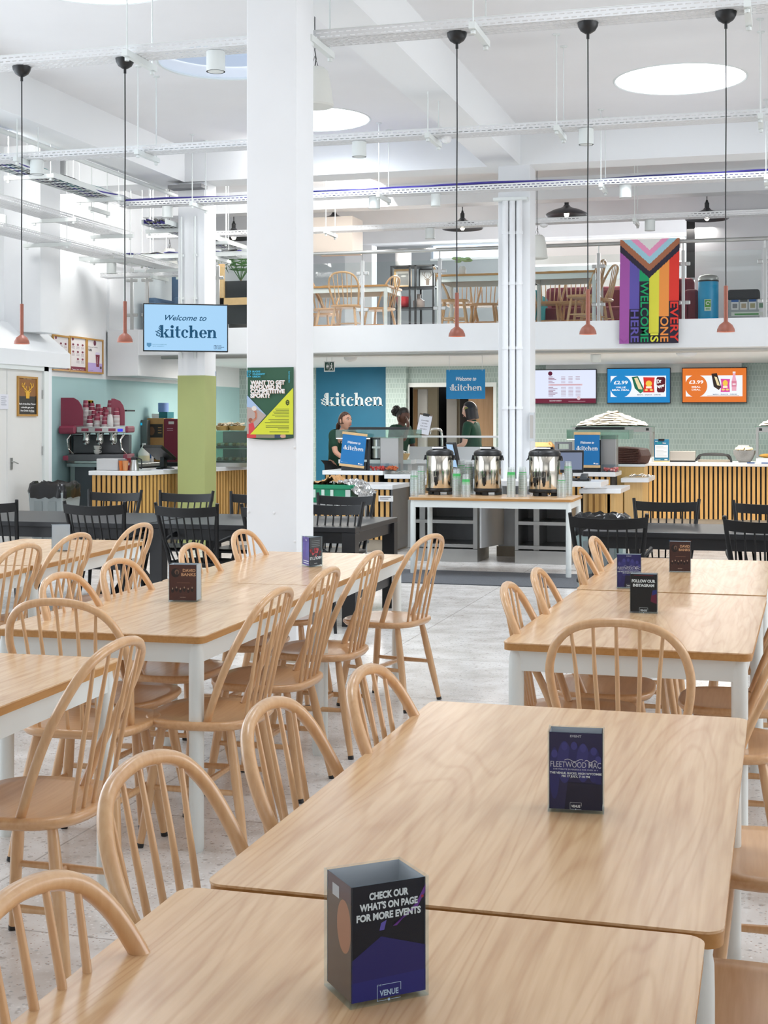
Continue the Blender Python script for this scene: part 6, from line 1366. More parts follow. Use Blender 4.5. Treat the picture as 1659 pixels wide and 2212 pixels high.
t = thing('supply_box', 'maroon supply box right of the brown boxes, behind the till', 'box', (x0 + w * .56, BY + .1, BZ)); MB().box(0, w * .7, 0, .35, 0, hh * 1.96).build('carton', flat('#7a1f33'), t, smooth=0); A = Art(0, 0, -.001); A.rect(w * .15, hh * 1.72, w * .18, hh * .12, flat('#d8d0cc')); A.rect(w * .1, hh * 1.5, w * .2, .008, flat('#c99aa6')); A.rect(w * .1, hh * 1.42, w * .2, .008, flat('#c99aa6')); A.build(t)
TB = BZ + hh * 1.962
t = thing('tissue_box', 'teal and white box on top of the supply boxes', 'box', (x0 + w * .1, BY + .15, BZ + 2 * hh)); MB().box(0, w * .24, 0, .22, 0, .06).build('white_end', PLASTW, t, smooth=0); MB().box(w * .24, w * .52, 0, .22, 0, .085).build('teal_end', flat('#1d6f78'), t, smooth=0)
t = thing('paper_roll', 'blue paper roll standing on the teal box', 'roll', (x0 + w * .38, BY + .26, BZ + 2 * hh + .0855)); MB().lathe([(.02, 0), (.075, 0), (.075, .13), (.02, .13)], 24).build('roll', mat('blue_paper', '#7f9bd0', .8), t)
# front coffee counter
CZ = .9005
def cy(u): # depth of the coffee counter's front edge
    for a, b in zip(cf, cf[1:]):
        ua = CX + FPX * (a[0] * CT + a[1] * ST) / depth(*a); ub = CX + FPX * (b[0] * CT + b[1] * ST) / depth(*b)
        if ua <= u <= ub: return a[1] + (b[1] - a[1]) * (u - ua) / (ub - ua)
    return cf[0][1]
def front(name, lab, cat, u, dy=.12, rz=0): return put(name, lab, cat, u, cy(u) + dy, CZ, rz)
t = front('receipt_printer', 'white boxy printer on the left end of the coffee counter', 'printer', 231, .14); w = size(48, 231, 15.6) / 2; MB().box(-w, w, 0, .2, 0, .135).build('case', flat('#c9c9c9'), t, smooth=0, bevel=.008); MB().box(w, w + .07, .02, .2, 0, .13).build('side', flat('#8d9094'), t, smooth=0); MB().box(w + .07, w + .1, .05, .1, .06, .09).build('lever', PLASTW, t, smooth=0)
for k, (u, c) in enumerate(((263, '#d9742c'), (271, '#c98a5a'))):
    t = front('cup', ('orange', 'tan')[k] + ' tall card cup beside the printer on the coffee counter', 'cup', u, .16 - .05 * k); MB().lathe([(.026, 0), (.036, .115), (.033, .115), (.025, .01)], 16).build('cup', flat(c), t)
t = front('cup', 'deep red card cup behind the steel jug on the coffee counter', 'cup', 279, .27); MB().lathe([(.03, 0), (.04, .14), (.037, .14), (.029, .01)], 16).build('cup', flat('#8e1f2c'), t)
t = front('insulated_jug', 'steel insulated jug with a black lid and handle on the coffee counter', 'jug', 290, .16); MB().lathe([(.055, 0), (.056, .02), (.036, .125)], 20).build('body', STEEL, t); MB().lathe([(.037, .125), (.037, .15), (.02, .165), (.0, .168)], 18, cap=False).build('lid', BLACKP, t); MB().tube([(.035, 0, .15), (.09, 0, .13), (.095, 0, .05), (.085, 0, .02)], .008, 8).build('handle', BLACKP, t)
t = put('milk_bottle', 'plastic milk bottle half full behind the coffee counter', 'bottle', 311, 17.9, BZ, 0); MB().lathe([(.08, 0), (.085, .02), (.085, .13), (.03, .215), (.025, .24)], 20).build('bottle', mat('milk_plastic', '#e9e9e0', .3), t); MB().lathe([(.0865, .02), (.0865, .09)], 20, cap=False).build('milk_level', flat('#e9dfb8'), t); MB().lathe([(.027, .24), (.027, .262)], 12).build('cap', PLASTW, t); MB().tube([(.04, 0, .2), (.09, 0, .18), (.085, 0, .12)], .012, 8).build('handle', mat('milk_plastic'), t)
t = put('milk_carton', 'white carton beside the plastic milk bottle', 'carton', 325, 17.95, BZ); MB().box(-.035, .035, -.035, .035, 0, .16).xprism([(-.035, .16), (.035, .16), (0, .2)], -.035, .035).build('carton', PLASTW, t, smooth=0); A = Art(-.03, .05, -.0355); A.rect(0, 0, .06, .06, flat('#3a66a8')); A.build(t)
def till(u, Y, z, w, h, rz, tilt, lab, scr, pole=.12):
    t = put('till_screen', lab, 'till', u, Y, z, rz); MB().lathe([(.11, 0), (.11, .012), (.05, .03)], 24).build('base', BLACKP, t); MB().box(-.035, .035, -.0, .05, .02, pole + .05).build('stand', BLACKP, t, smooth=0)
    m = Matrix.Translation((0, -.02, pole)) @ Matrix.Rotation(-tilt, 4, 'X'); mb = MB(); mb.M = m; s = mb.box(-w / 2, w / 2, -.02, .02, 0, h).build('monitor', BLACKP, t, smooth=0, bevel=.006)
    mb = MB(); mb.M = m; mb.box(-w / 2 + .018, w / 2 - .018, -.0215, -.0205, .035, h - .018).build('screen', scr, s, smooth=0); return t
till(357, cy(357) + .28, CZ, .34, .27, R(155), R(55), 'black till with its screen tipped back on the coffee counter', mat('screen_off'))
for u, lab in ((346, 'loose papers beside the black till'), (372, 'white order pad in front of the black till')):
    t = front('papers', lab, 'paper', u, .07); MB().cbox((0, 0, .003), .2, .07, .006, rz=.2).build('sheets', flat('#d8dae2'), t, smooth=0)
# pastry cabinet right of the green column
x0, x1, z0, z1 = bb(455, 540, 932, 1003, cy(470) + .18); w = x1 - x0; h = z1 - CZ
t = thing('pastry_cabinet', 'glass pastry cabinet on the coffee counter between the two columns', 'cabinet', (x0, cy(470) + .15, CZ)); MB().box(0, w, 0, .45, 0, .05).build('base', STEEL, t, smooth=0); MB().box(0, w, .0, .006, .05, h).box(0, .006, 0, .45, .05, h).box(w - .006, w, 0, .45, .05, h).build('glazing', GREENGLASS, t, smooth=0); MB().box(-.01, w + .01, -.01, .45, h, h + .012).build('top', GREENGLASS, t, smooth=0); MB().box(.01, w - .01, .05, .42, h * .5, h * .5 + .012).build('shelf', STEEL, t, smooth=0); MB().box(0, w, .43, .45, .05, h).build('back', DSTEEL, t, smooth=0)
for z, n in ((.051, 3), (h * .5 + .013, 3)):
    for k in range(n):
        q = thing('pastry_tray', ('lower' if z < .1 else 'upper') + (' left', ' middle', ' right')[k] + ' tray of wrapped food inside the pastry cabinet', 'tray', (x0 + w * (.16 + .3 * k), cy(470) + .38, CZ + z)); MB().box(-.09, .09, -.1, .1, 0, .02).build('tray', BLACKP, q, smooth=0)
        for i in range(3): MB().ball((-.05 + .05 * i, 0, .04), .03, .05, .026, 10, 6).build('pastry', flat(('#c9a06a', '#d9cfc0', '#a8743c')[(i + k) % 3]), q)
for u, s, lab in ((482, .10, 'left paper-lined basket on top of the pastry cabinet'), (512, .11, 'right paper-lined basket on top of the pastry cabinet')):
    t = put('bread_basket', lab, 'basket', u, cy(470) + .33, CZ + h + .0125); MB().lathe([(s * .8, 0), (s, .06), (s * .95, .06), (s * .75, .008), (0, .008)], 24).build('basket', mat('wicker_pale', '#c39a5e', .7, bump=.4, bscale=120), t)
    mb = MB(); rr = random.Random(u); 
    for i in range(26):
        a = rr.random() * 6.28; r = s * rr.random() * .95; mb.cbox((r * math.cos(a), r * math.sin(a), .05 + .04 * rr.random()), .06, .05, .006, rr.random() * 3, rr.random() - .5, rr.random() - .5)
    o = mb.build('paper_bags', flat('#cdbfa4'), t, smooth=0); o['kind'] = 'stuff'
# bins on the floor
bx, by = at_y(267, 1050, 14.95)[0], 14.95; t = thing('pedal_bin', 'polished steel round bin before the slatted coffee counter', 'bin', (bx, by, 0)); rb_ = size(33, 267, 14.95)
zb1 = at_y(267, 1034, 14.95)[1]; MB().lathe([(rb_ * .95, 0), (rb_, .02), (rb_, zb1 - .1)], 36).build('body', CHROME, t); MB().lathe([(rb_ * 1.01, zb1 - .1), (rb_ * 1.01, zb1 - .085)], 36).build('band', BLACKP, t); MB().lathe([(rb_, zb1 - .085), (rb_ * 1.02, zb1 - .02), (rb_ * .94, zb1), (rb_ * .8, zb1 + .012), (0, zb1 + .02)], 36, cap=False).build('lid', STEEL, t)
A = Art(-.07, 0, -rb_ * 1.0 - .002); A.rect(0, .43, .11, .14, flat('#e6e6e2')); A.rect(.02, .48, .07, .008, flat('#55565a')); A.rect(.02, .46, .05, .008, flat('#55565a')); A.rect(.01, .3, .11, .07, flat('#e6e6e2')); A.build(t, 'notice')
def litter_bin(u, Y, v, lab, w, clear):
    x, z = at_y(u, v, Y); t = thing('litter_bin', lab, 'bin', (x, Y, 0)); m = mat('bin_grey', '#8b9394', .5) if not clear else mat('bin_sage', '#8fa3a3', .4); b = w * .8
    MB().add([(-b / 2, -b / 2, 0), (b / 2, -b / 2, 0), (b / 2, b / 2, 0), (-b / 2, b / 2, 0), (-w / 2, -w / 2, z - .1), (w / 2, -w / 2, z - .1), (w / 2, w / 2, z - .1), (-w / 2, w / 2, z - .1)], [(0, 3, 2, 1), (4, 5, 6, 7), (0, 1, 5, 4), (1, 2, 6, 5), (2, 3, 7, 6), (3, 0, 4, 7)]).build('tub', m, t, smooth=0, bevel=.01)
    for s in (-1, 1): MB().box(s * w * .2 - w * .11, s * w * .2 + w * .11, -w / 2 - .004, -w / 2 + .01, .12, z - .2).build('moulded_panel', mat('bin_grey_dark', '#7b8384', .5), t, smooth=0)
    rr = random.Random(u); mb = MB(); n = 40
    ring = lambda r, z0, j: [(((r + j * (rr.random() - .5)) * (1 if abs(math.cos(a)) > abs(math.sin(a)) else 1) * max(-1, min(1, 1.25 * math.cos(a)))), ((r + j * (rr.random() - .5)) * max(-1, min(1, 1.25 * math.sin(a)))), z0 + j * (rr.random() - .5)) for a in [2 * math.pi * i / n for i in range(n)]]
    rings = [ring(w / 2 + .012, z - .16, .03), ring(w / 2 + .02, z - .09, .02), ring(w / 2 + .01, z - .02, .03), ring(w / 2 - .03, z + .01, .03), ring(w / 2 - .07, z - .05, .03)]
    mb.add(sum(rings, []), [(r * n + i, r * n + (i + 1) % n, (r + 1) * n + (i + 1) % n, (r + 1) * n + i) for r in range(4) for i in range(n)] + [tuple(4 * n + i for i in range(n))]).build('bin_bag', mat('black_bag', '#121214', .22), t, smooth=60)
litter_bin(118, 13.9, 1042, 'grey litter bin lined with a black bag by the white double doors', .42, False)
litter_bin(1300, 11.35, 1112, 'grey litter bin with a black bag behind the right-hand black armchair', .40, True)

# crate on its trolley
gx0, gz = at_y(655, 1082, 13.2); gx1, gt = at_y(770, 1046, 13.2); t = thing('bread_crate', 'green plastic crate lined with foil and brown paper, right of the big column', 'crate', ((gx0 + gx1) / 2, 13.2, gz)); w = (gx1 - gx0) / 2; h = gt - gz; GRN = mat('crate_green', '#10875f', .4)
MB().box(-w, w, -.19, -.17, 0, h).box(-w, w, .17, .19, 0, h).box(-w, -w + .02, -.17, .17, 0, h).box(w - .02, w, -.17, .17, 0, h).box(-w, w, -.17, .17, 0, .015).box(-w - .015, w + .015, -.205, -.19, h - .04, h).box(-w - .015, w + .015, .19, .205, h - .04, h).box(w, w + .02, -.19, .19, h - .04, h).build('crate_body', GRN, t, smooth=0, bevel=.004)
for k in range(3): MB().cbox((w * (-.35 + .33 * k), -.194, h * .5), .03, .01, h * .45).build('vent_slot', flat('#cfe0d6'), t, smooth=0)
MB().cbox((w * .9, -.194, h * .42), .05, .01, h * .62).build('paper_label', flat('#c9d2cc'), t, smooth=0)
FOIL = mat('foil', '#d4d4d4', .22, 1, bump=1.0, bscale=14); rr = random.Random(3)
def foil(name, label, loc, fn, nu=22, nv=16, m=None):
    o = MB().grid(fn, nu, nv).build(name, m or FOIL, None, smooth=25, loc=loc); return tag(o, label, 'foil' if m is None else 'paper')
def jit(s): return (rr.random() - .5) * s
foil('foil_sheet', 'crumpled silver foil hanging over the right side of the green crate', ((gx0 + gx1) / 2 + w - .02, 13.2, gz + h), lambda u, v: (-.12 + .27 * u + jit(.02) + (.04 * v), -.21 + .36 * v + jit(.02), .04 - (max(0, u - .45) * .42 * (.5 + .5 * math.sin(v * 3.1))) - max(0, .3 - v) * .35 * u + jit(.03)))
foil('foil_sheet', 'silver foil lining the left half of the green crate', ((gx0 + gx1) / 2 - .1, 13.2, gz + h), lambda u, v: (-.16 + .3 * u, -.17 + .34 * v, .005 + jit(.04)))
foil('brown_paper', 'crumpled brown paper sticking up from the green crate', ((gx0 + gx1) / 2 + .0, 13.17, gz + h), lambda u, v: (-.12 + .32 * u, -.15 + .3 * v, .02 + .06 * math.exp(-((u - .55) ** 2) * 30) + jit(.035)), 16, 12, mat('brown_paper', '#b98d5c', .8))
t = thing('trolley', 'grey tray trolley under the green crate, curved tube handle', 'trolley', ((gx0 + gx1) / 2, 13.2, 0)); MB().box(-w - .02, w + .1, -.26, .26, gz - .04, gz - .001).build('tray_top', STEEL, t, smooth=0, bevel=.006); MB().box(-w, w + .06, -.24, .24, .25, .28).build('lower_tray', STEEL, t, smooth=0)
for sx in (-w + .02, w + .03):
    for sy in (-.22, .22): MB().tube([(sx, sy, .05), (sx, sy, gz - .03)], .014, 10).ball((sx, sy, .035), .03, .02, .035, 10, 6).build('leg', STEEL, t)
MB().tube([(w - .12, -.27, gz - .03), (w - .02, -.28, gz - .06), (w + .0, -.28, gz - .12), (w + .0, -.27, .3)], .014, 10).build('handle', STEEL, t)
bx_, bz_ = at_y(834, 1082, 14.9); t = thing('notice', 'small white notice card on the slatted front of left serving station', 'notice', (at_y(818, 1082, 15.03)[0], 15.026, at_y(818, 1083, 15.03)[1])); MB().box(0, .17, -.004, 0, 0, .065).build('card', PLASTW, t, smooth=0); A = Art(0, 0, -.0045); A.rect(.015, .042, .13, .007, flat('#6d6f74')); A.rect(.015, .024, .1, .007, flat('#6d6f74')); A.build(t, 'lines')
# crumpled plastic bag under the edge of the black table
bgx, bgz = at_y(695, 1160, 9.5); o = MB().ball((0, 0, 0), .085, .07, .055, 28, 18); o.v = [p * (1 + (rr.random() - .5) * .35) for p in o.v]; t = tag(o.build('plastic_bag', mat('black_film', '#1b1e1f', .15), None, smooth=20, loc=(bgx, 9.5, bgz)), 'crumpled shiny black bag just right of the column, behind the triangular holder', 'bag')
ob = dup(BC, (bgx, 9.42, 0), R(178), 'black spindle-back chair right of the big column, shiny black bag on it')
ob.location.z = 0; t.location = (bgx, 9.42, .505)

# serving station things
def banner(u0, u1, v0, v1, Y, tilt, lab):
    x0, z1 = at_y(u0, v0, Y); x1, z0 = at_y(u1, v1, Y); w, h = x1 - x0, z1 - z0; t = thing('banner_stand', lab, 'banner', ((x0 + x1) / 2, Y, 0)); zb = .8855
    t.location.z = zb; MB().box(-w * .42, w * .42, .0, .06, 0, z0 - zb + .06).box(w * .42, w * .5, .03, .05, 0, h * .9).build('stand', BLACKP, t, smooth=0)
    m = Matrix.Translation((0, -.012, z0 - zb + h / 2)) @ Matrix.Rotation(-tilt, 4, 'Y'); ph = h * .94; pw = w * (.95 if not tilt else .80)
    def rb(a, b, c, d, mt, nm, e=.006):
        mb = MB(); mb.M = m; return mb.box(a, b, -e, e, c, d).build(nm, mt, t, smooth=0)
    rb(-pw / 2, pw / 2, -ph / 2, ph / 2, flat('#0c6fae'), 'banner_sheet', .002); rb(-pw / 2 - .008, pw / 2 + .008, ph / 2 - .02, ph / 2 + .01, PALEWOOD, 'top_batten'); rb(-pw / 2 - .008, pw / 2 + .008, -ph / 2 - .015, -ph / 2 + .015, PALEWOOD, 'bottom_batten')
    A = Art(-pw / 2, -ph / 2, -.0025); kitchen_logo(A, pw * .05, ph * .48, pw * .88, WHT, WHT); A.rect(pw * .76, ph * .07, pw * .06, ph * .04, WHT); [A.rect(pw * .84, ph * (.09 - .014 * i), pw * .11, ph * .008, WHT) for i in range(3)]; A.rect(pw * .05, ph * .08, pw * .04, ph * .03, flat('#8fb4d6')); A.rect(pw * .11, ph * .085, pw * .2, ph * .007, flat('#8fb4d6'))
    for q in (A.mb, *A.txs): q.v = [m @ p for p in q.v]
    A.build(t)
banner(732, 796, 934, 1009, 15.86, R(-6), 'tilted blue banner reading Welcome to the kitchen on the left serving station')
banner(1240, 1297, 933, 1010, 16.16, 0, 'upright blue banner reading Welcome to the kitchen on the right serving station')
def steel_box(u0, u1, v0, Y, lab):
    x0, z1 = at_y(u0, v0, Y); x1 = at_y(u1, v0, Y)[0]; t = thing('guard_pillar', lab, 'pillar', (x0, Y, .8855)); MB().box(0, x1 - x0, 0, .22, 0, z1 - .885).build('casing', mat('satin_steel', '#a7a6a4', .38, .75), t, smooth=0, bevel=.006); return t
steel_box(821, 861, 945, 16.0, 'square steel pillar carrying the left glass serving guard').location.z = .8855
steel_box(1297, 1331, 940, 16.32, 'square steel pillar carrying the right glass serving guard')
def guard(segs, Y, d, lab):
    x0 = at_y(segs[0], 930, Y)[0]; x1 = at_y(segs[1], 930, Y)[0]; _, z1 = at_y(segs[0], segs[2], Y); _, z0 = at_y(segs[0], segs[3], Y); t = thing('serving_guard', lab, 'glass guard', (x0, Y, z0)); w, h = x1 - x0, z1 - z0
    MB().box(0, w, 0, d, h - .012, h).build('glass_top', GREENGLASS, t, smooth=0); MB().box(0, w, 0, .01, 0, h - .012).box(0, .01, .01, d, 0, h - .012).box(w - .01, w, .01, d, 0, h - .012).build('glass_skirt', GREENGLASS, t, smooth=0); MB().box(.0, w * .45, .02, .05, -.012, 0).build('lamp_strip', glow('#fff6e8', 1.5), t, smooth=0); MB().box(.12 * w, w * .9, .3 * d, .5 * d, h, h + .03).build('top_bar', BLACKP, t, smooth=0)
guard((725, 886, 928, 946), 15.98, .55, 'greenish glass guard over the left serving station'); guard((1224, 1359, 928, 948), 16.30, .5, 'greenish glass guard over the right serving station')
def gastro(u, Y, z, w, lab, food, n=34, h=.085):
    t = put('food_container', lab, 'container', u, Y, z); MB().box(-w / 2, w / 2, 0, .003, 0, h).box(-w / 2, w / 2, .157, .16, 0, h).box(-w / 2, -w / 2 + .003, 0, .16, 0, h).box(w / 2 - .003, w / 2, 0, .16, 0, h).box(-w / 2, w / 2, 0, .16, 0, .003).build('tub', ACRYL, t, smooth=0); mb = MB(); q = random.Random(u)
    for i in range(n): mb.use(flat(food[i % len(food)])).cbox(((q.random() - .5) * (w - .03), .015 + .13 * q.random(), .012 + .035 * q.random()), .022, .022, .016, q.random() * 3, q.random(), q.random())
    mb.build('chopped_food', None, t, smooth=0)['kind'] = 'stuff'
gastro(813, 15.83, .886, .22, 'clear tub of chopped tomato on the left serving station', ('#d8453c', '#c43a34', '#e26a5a')); gastro(845, 15.86, .886, .14, 'clear tub of grated carrot at the steel pillar', ('#e0703c', '#d2622f'))
gastro(1317, 16.14, .886, .19, 'clear tub of pink chopped food beside the right banner', ('#e0736c', '#d45d58', '#eaa29a'))
def utensils(u, Y, z, lab, n, seed, ln=.22):
    q = random.Random(seed)
    for i in range(n):
        t = put('serving_spoon', lab, 'utensil', u + q.random() * 42 - 21, Y + .02 + .24 * q.random(), z + .008 + .012 * i / n, q.random() * 1.2 - .6 + 1.2, 'serving spoons lying by the ' + ('left' if u < 1000 else 'right') + ' station'); MB().tube([(-ln / 2, 0, .002), (0, 0, .008 + .02 * q.random()), (ln / 2, 0, .006)], .004, 6).build('handle', STEEL, t); MB().ball((ln / 2 + .03, 0, .006), .035, .02, .007, 12, 6).build('bowl', CHROME, t)
utensils(868, 15.9, .846, 'steel serving spoon lying on the white side counter left of the urns', 7, 5); utensils(1382, r2[0][1] + .12, .801, 'pale serving spoon lying on the right side shelf', 7, 9)
t = put('drinks_boiler', 'black and steel drinks boiler standing behind the tilted banner', 'boiler', 808, 16.68, .995); hb = at_y(808, 944, 16.75)[1] - .995; MB().box(-.14, -.03, -.05, .13, 0, hb).build('black_case', BLACKP, t, smooth=0); MB().lathe([(.1, .02), (.1, hb - .03)], 24, (.05, .05, 0)).build('vessel', STEEL, t); MB().lathe([(.105, 0), (.105, .02)], 24, (.05, .05, 0)).build('base_ring', BLACKP, t); MB().lathe([(.105, hb - .03), (.09, hb)], 24, (.05, .05, 0)).build('lid', BLACKP, t); A = Art(0, 0, -.055); A.rect(-.01, hb * .5, .11, .025, WHT); A.rect(.04, .03, .02, hb * .5, WHT); A.build(t, 'tape')
lw0, lw1 = at_y(731, 990, 16.6)[0], at_y(888, 990, 16.6)[0]; t = thing('counter', 'narrow white rear shelf of the left serving station', 'counter', (lw0, 16.6, 0)); MB().box(0, lw1 - lw0, 0, .24, .945, .994).build('worktop', SOLID, t, smooth=0); MB().box(.05, lw1 - lw0 - .05, .03, .23, 0, .945).build('carcass', flat('#c9ccce'), t, smooth=0)
t = put('bread_basket', 'pale wooden bowl of napkins left of the low glass screen', 'bowl', 869, 16.72, .995); MB().lathe([(.06, 0), (.1, .075), (.092, .075), (.055, .008), (0, .008)], 22).build('bowl', PALEWOOD, t); [MB().cbox((jit(.06), jit(.06), .085 + .012 * k), .1, .08, .006, jit(2), jit(.6), jit(.6)).build('napkin', WHT, t, smooth=0) for k in range(3)]
# clipboard, tap and glass jar on the hot counter
t = put('clipboard', 'tilted clipboard with a typed notice standing on the hot counter', 'clipboard', 912, 17.32, zc_ + .001); m = Matrix.Rotation(R(9), 4, 'Y') @ Matrix.Rotation(R(-12), 4, 'X'); mb = MB(); mb.M = m; hc = at_y(912, 893, 17.32)[1] - zc_; mb.box(-.09, .09, -.004, .004, 0, hc).build('board', flat('#6b5a48'), t, smooth=0); mb = MB(); mb.M = m; mb.box(-.083, .083, -.0055, -.0042, .015, hc - .02).build('sheet', flat('#e3e5ee'), t, smooth=0); mb = MB(); mb.M = m; mb.box(-.04, .04, -.012, -.004, hc - .03, hc + .004).build('clip', BLACKP, t, smooth=0)
A = Art(0, 0, -.0058); [A.text(s, 0, hc * (.66 - .13 * i), hc * .07, flat('#4b4d55'), .01, align='C') for i, s in enumerate(('CUSTOMER', 'NOTICE', 'FOR STAFF', 'USE ONLY'))]; [setattr(T, 'v', [m @ p for p in T.v]) for T in A.txs]; A.build(t)
t = put('kitchen_tap', 'curved steel kitchen tap behind the hot counter', 'tap', 955, 18.0, .9); z9 = at_y(950, 926, 18.0)[1] - .9; MB().tube(catmull([(0, 0, 0), (0, 0, z9 * .75), (-.02, 0, z9 * .95), (-.08, 0, z9), (-.15, 0, z9 * .97), (-.16, 0, z9 * .84)], 5), .017, 12).build('spout', CHROME, t); MB().tube([(0, 0, z9 * .4), (.06, 0, z9 * .46)], .01, 8).build('lever', CHROME, t)
t = thing('counter', 'steel sink counter behind the hot counter, in the kitchen doorway', 'counter', (at_y(905, 990, 17.9)[0], 17.9, 0)); MB().box(0, .5, 0, .5, .86, .9).build('worktop', STEEL, t, smooth=0); MB().box(.03, .47, .03, .48, .1, .86).build('cupboard_front', flat('#b9bdbe'), t, smooth=0)
# tills and boxes near the urns
till(990, 14.62, .851, .30, .30, R(-62), R(-12), 'till screen turned sideways behind the leftmost urn', glow('#a9cff2', .9), .1)
till(1230, 14.55, .851, .285, .235, R(14), R(-10), 'black till facing out, right of the drinks urns', glow('#8b98b4', .7), .085)
t = put('card_reader', 'small black card reader beside the right-hand till', 'card reader', 1262, 14.5, .851); MB().box(-.06, .06, -.06, .08, 0, .03).build('base', BLACKP, t, smooth=0); MB().cbox((0, 0, .045), .07, .13, .03, rx=.25).build('reader', mat('reader_grey', '#3d4246', .4), t, smooth=0)
t = put('receipt_printer', 'grey receipt printer between the left two urns, on the white worktop', 'printer', 1012, 14.8, .851); MB().box(-.075, .075, 0, .18, 0, .13).build('case', flat('#4d5156'), t, smooth=0, bevel=.01); MB().box(-.06, .06, .02, .1, .13, .135).build('paper_slot', PLASTW, t, smooth=0)
t = put('cardboard_box', 'open brown cardboard box with a small red mark, just right of the far column', 'box', 1172, LY + .25, .9105); w = size(42, 1172, 19.6); MB().box(-w / 2, w / 2, 0, .3, 0, .2).build('carton', KRAFT, t, smooth=0); MB().add([(-w / 2, 0, .2), (w / 2, 0, .2), (w / 2 - .02, .06, .26), (-w / 2 + .02, .06, .26)], [(0, 1, 2, 3)]).add([(w / 2, 0, .2), (w / 2, .3, .2), (w / 2 - .06, .28, .27), (w / 2 - .06, .02, .27)], [(0, 1, 2, 3)]).build('flap', KRAFT, t, smooth=0); A = Art(-w / 2, 0, -.001); A.rect(.01, .02, .05, .05, flat('#b5382e')); A.ell(.13, .06, .025, .02, flat('#5a9a3c')); A.build(t)
t = put('carry_case', 'grey plastic case with a handle hole behind the right-hand till', 'case', 1217, LY + .15, .9105); w = size(38, 1217, 19.5); MB().box(-w / 2, w / 2, 0, .1, 0, .17).box(-w / 2, -w * .3, 0, .1, .17, .24).box(w * .3, w / 2, 0, .1, .17, .24).box(-w / 2, w / 2, 0, .1, .24, .27).build('shell', flat('#5a5f68'), t, smooth=0); A = Art(-.06, .08, -.001); A.rect(0, 0, .12, .05, flat('#9db8e6')); A.build(t, 'label')
# display cabinets with the stacks of card trays
def food_cabinet(x0, x1, v0, lab):
    h = at_y(1320, v0, LY)[1] - .9105; w = x1 - x0; t = thing('display_cabinet', lab, 'cabinet', (x0, LY + .12, .9105)); MB().box(0, w, 0, .5, 0, .06).build('base', SOLID, t, smooth=0); MB().box(0, w, 0, .5, h - .085, h - .012).build('canopy', STEEL, t, smooth=0); MB().box(-.02, w + .02, -.02, .52, h - .012, h).build('glass_top', GREENGLASS, t, smooth=0)
    for x in (0, w - .03):
        for y in (0, .47): MB().box(x, x + .03, y, y + .03, .06, h - .085).build('post', STEEL, t, smooth=0)
    MB().box(.03, w - .03, .0, .006, .06, h - .085).box(.005, .011, .03, .47, .06, h - .085).build('glazing', GLASS, t, smooth=0)
    for x in (.06, w - .06): MB().box(x - .02, x + .02, -.004, 0, h - .065, h - .03).build('lamp_window', BLACKP, t, smooth=0)
    d = bpy.data.lights.new('cabinet_lamp', 'AREA'); d.energy = 3; d.size = w * .8; d.size_y = .1; d.shape = 'RECTANGLE'; d.color = (1, .78, .5); o = bpy.data.objects.new('cabinet_lamp', d); C.objects.link(o); o.location = (x0 + w / 2, LY + .35, .9105 + h - .095)
    return t, h
cx0, cx1 = at_y(1236, 960, LY + .12)[0], at_y(1408, 960, LY + .12)[0]
_, ch = food_cabinet(cx0, cx1, 920, 'glass hot-food cabinet under the big heap of card trays')
cx2 = at_y(1633, 960, LY + .12)[0]; food_cabinet(cx2, cx2 + 1.1, 920, 'glass hot-food cabinet cut by the right edge')
for u, lab in ((1340, 'golden loaf lying in the cabinet under the heap of card trays, left'), (1392, 'golden loaf lying in the cabinet under the heap of card trays, right'), (1656, 'golden loaf in the cabinet at the right edge')):
    t = put('loaf', lab, 'bread', u, LY + .36, .9715); MB().ball((0, 0, .028), .1, .06, .028, 16, 8).build('bread', flat('#d9a04a'), t)
TRAY = mat('card_tray', '#ece5d6', .6); TRAYIN = mat('card_inner', '#c9a877', .7)
def card_tray():
    mb = MB().use(TRAY); P0 = rrect(.20, .13, .02, 3); P1 = rrect(.235, .165, .03, 3); n = len(P0)
    mb.add([(x, y, .024) for x, y in P0] + [(x, y, 0) for x, y in P1], [(i, (i + 1) % n, n + (i + 1) % n, n + i) for i in range(n)] + [tuple(range(n))]); mb.use(TRAYIN).add([(x, y, .002) for x, y in P0], [tuple(range(n - 1, -1, -1))])
    return mb.build('card_tray', None, None, smooth=30)
CT0 = card_tray(); first = True; q = random.Random(11)
def heap(x0, x1, lab, grp, lim=None):
    global first
    for row in range(6):
        hw = (x1 - x0) / 2 * [.98, .90, .79, .66, .50, .30][row]; n = [7, 7, 6, 5, 4, 2][row]
        for k in range(n):
            for dpt in (0, 1):
                f = ((k + .5) / n * 2 - 1) if n > 1 else 0; x = (x0 + x1) / 2 + f * (hw - .09) + jit(.02); z = .9105 + ch + .008 + row * .031; y = LY + .18 + dpt * .2 + .012 * row * (1 - 2 * dpt) + jit(.02)
                if lim and x > lim: continue
                if first: o = CT0; first = False
                else: o = CT0.copy(); C.objects.link(o)
                o.location = (x, y, z); o.rotation_euler = (-.10 + jit(.06), f * (.10 + .06 * row) + jit(.1), jit(.3)); tag(o, lab, 'card tray', grp)
heap(cx0 + .02, cx1 - .02, 'pale card food tray heaped on the cabinet left of the menu clipboard', 'card trays heaped on the hot-food cabinet')
heap(cx2 - .0, cx2 + 1.06, 'pale card food tray heaped on the cabinet at the right edge', 'card trays heaped on the cabinet at the right edge', cx2 + .5)
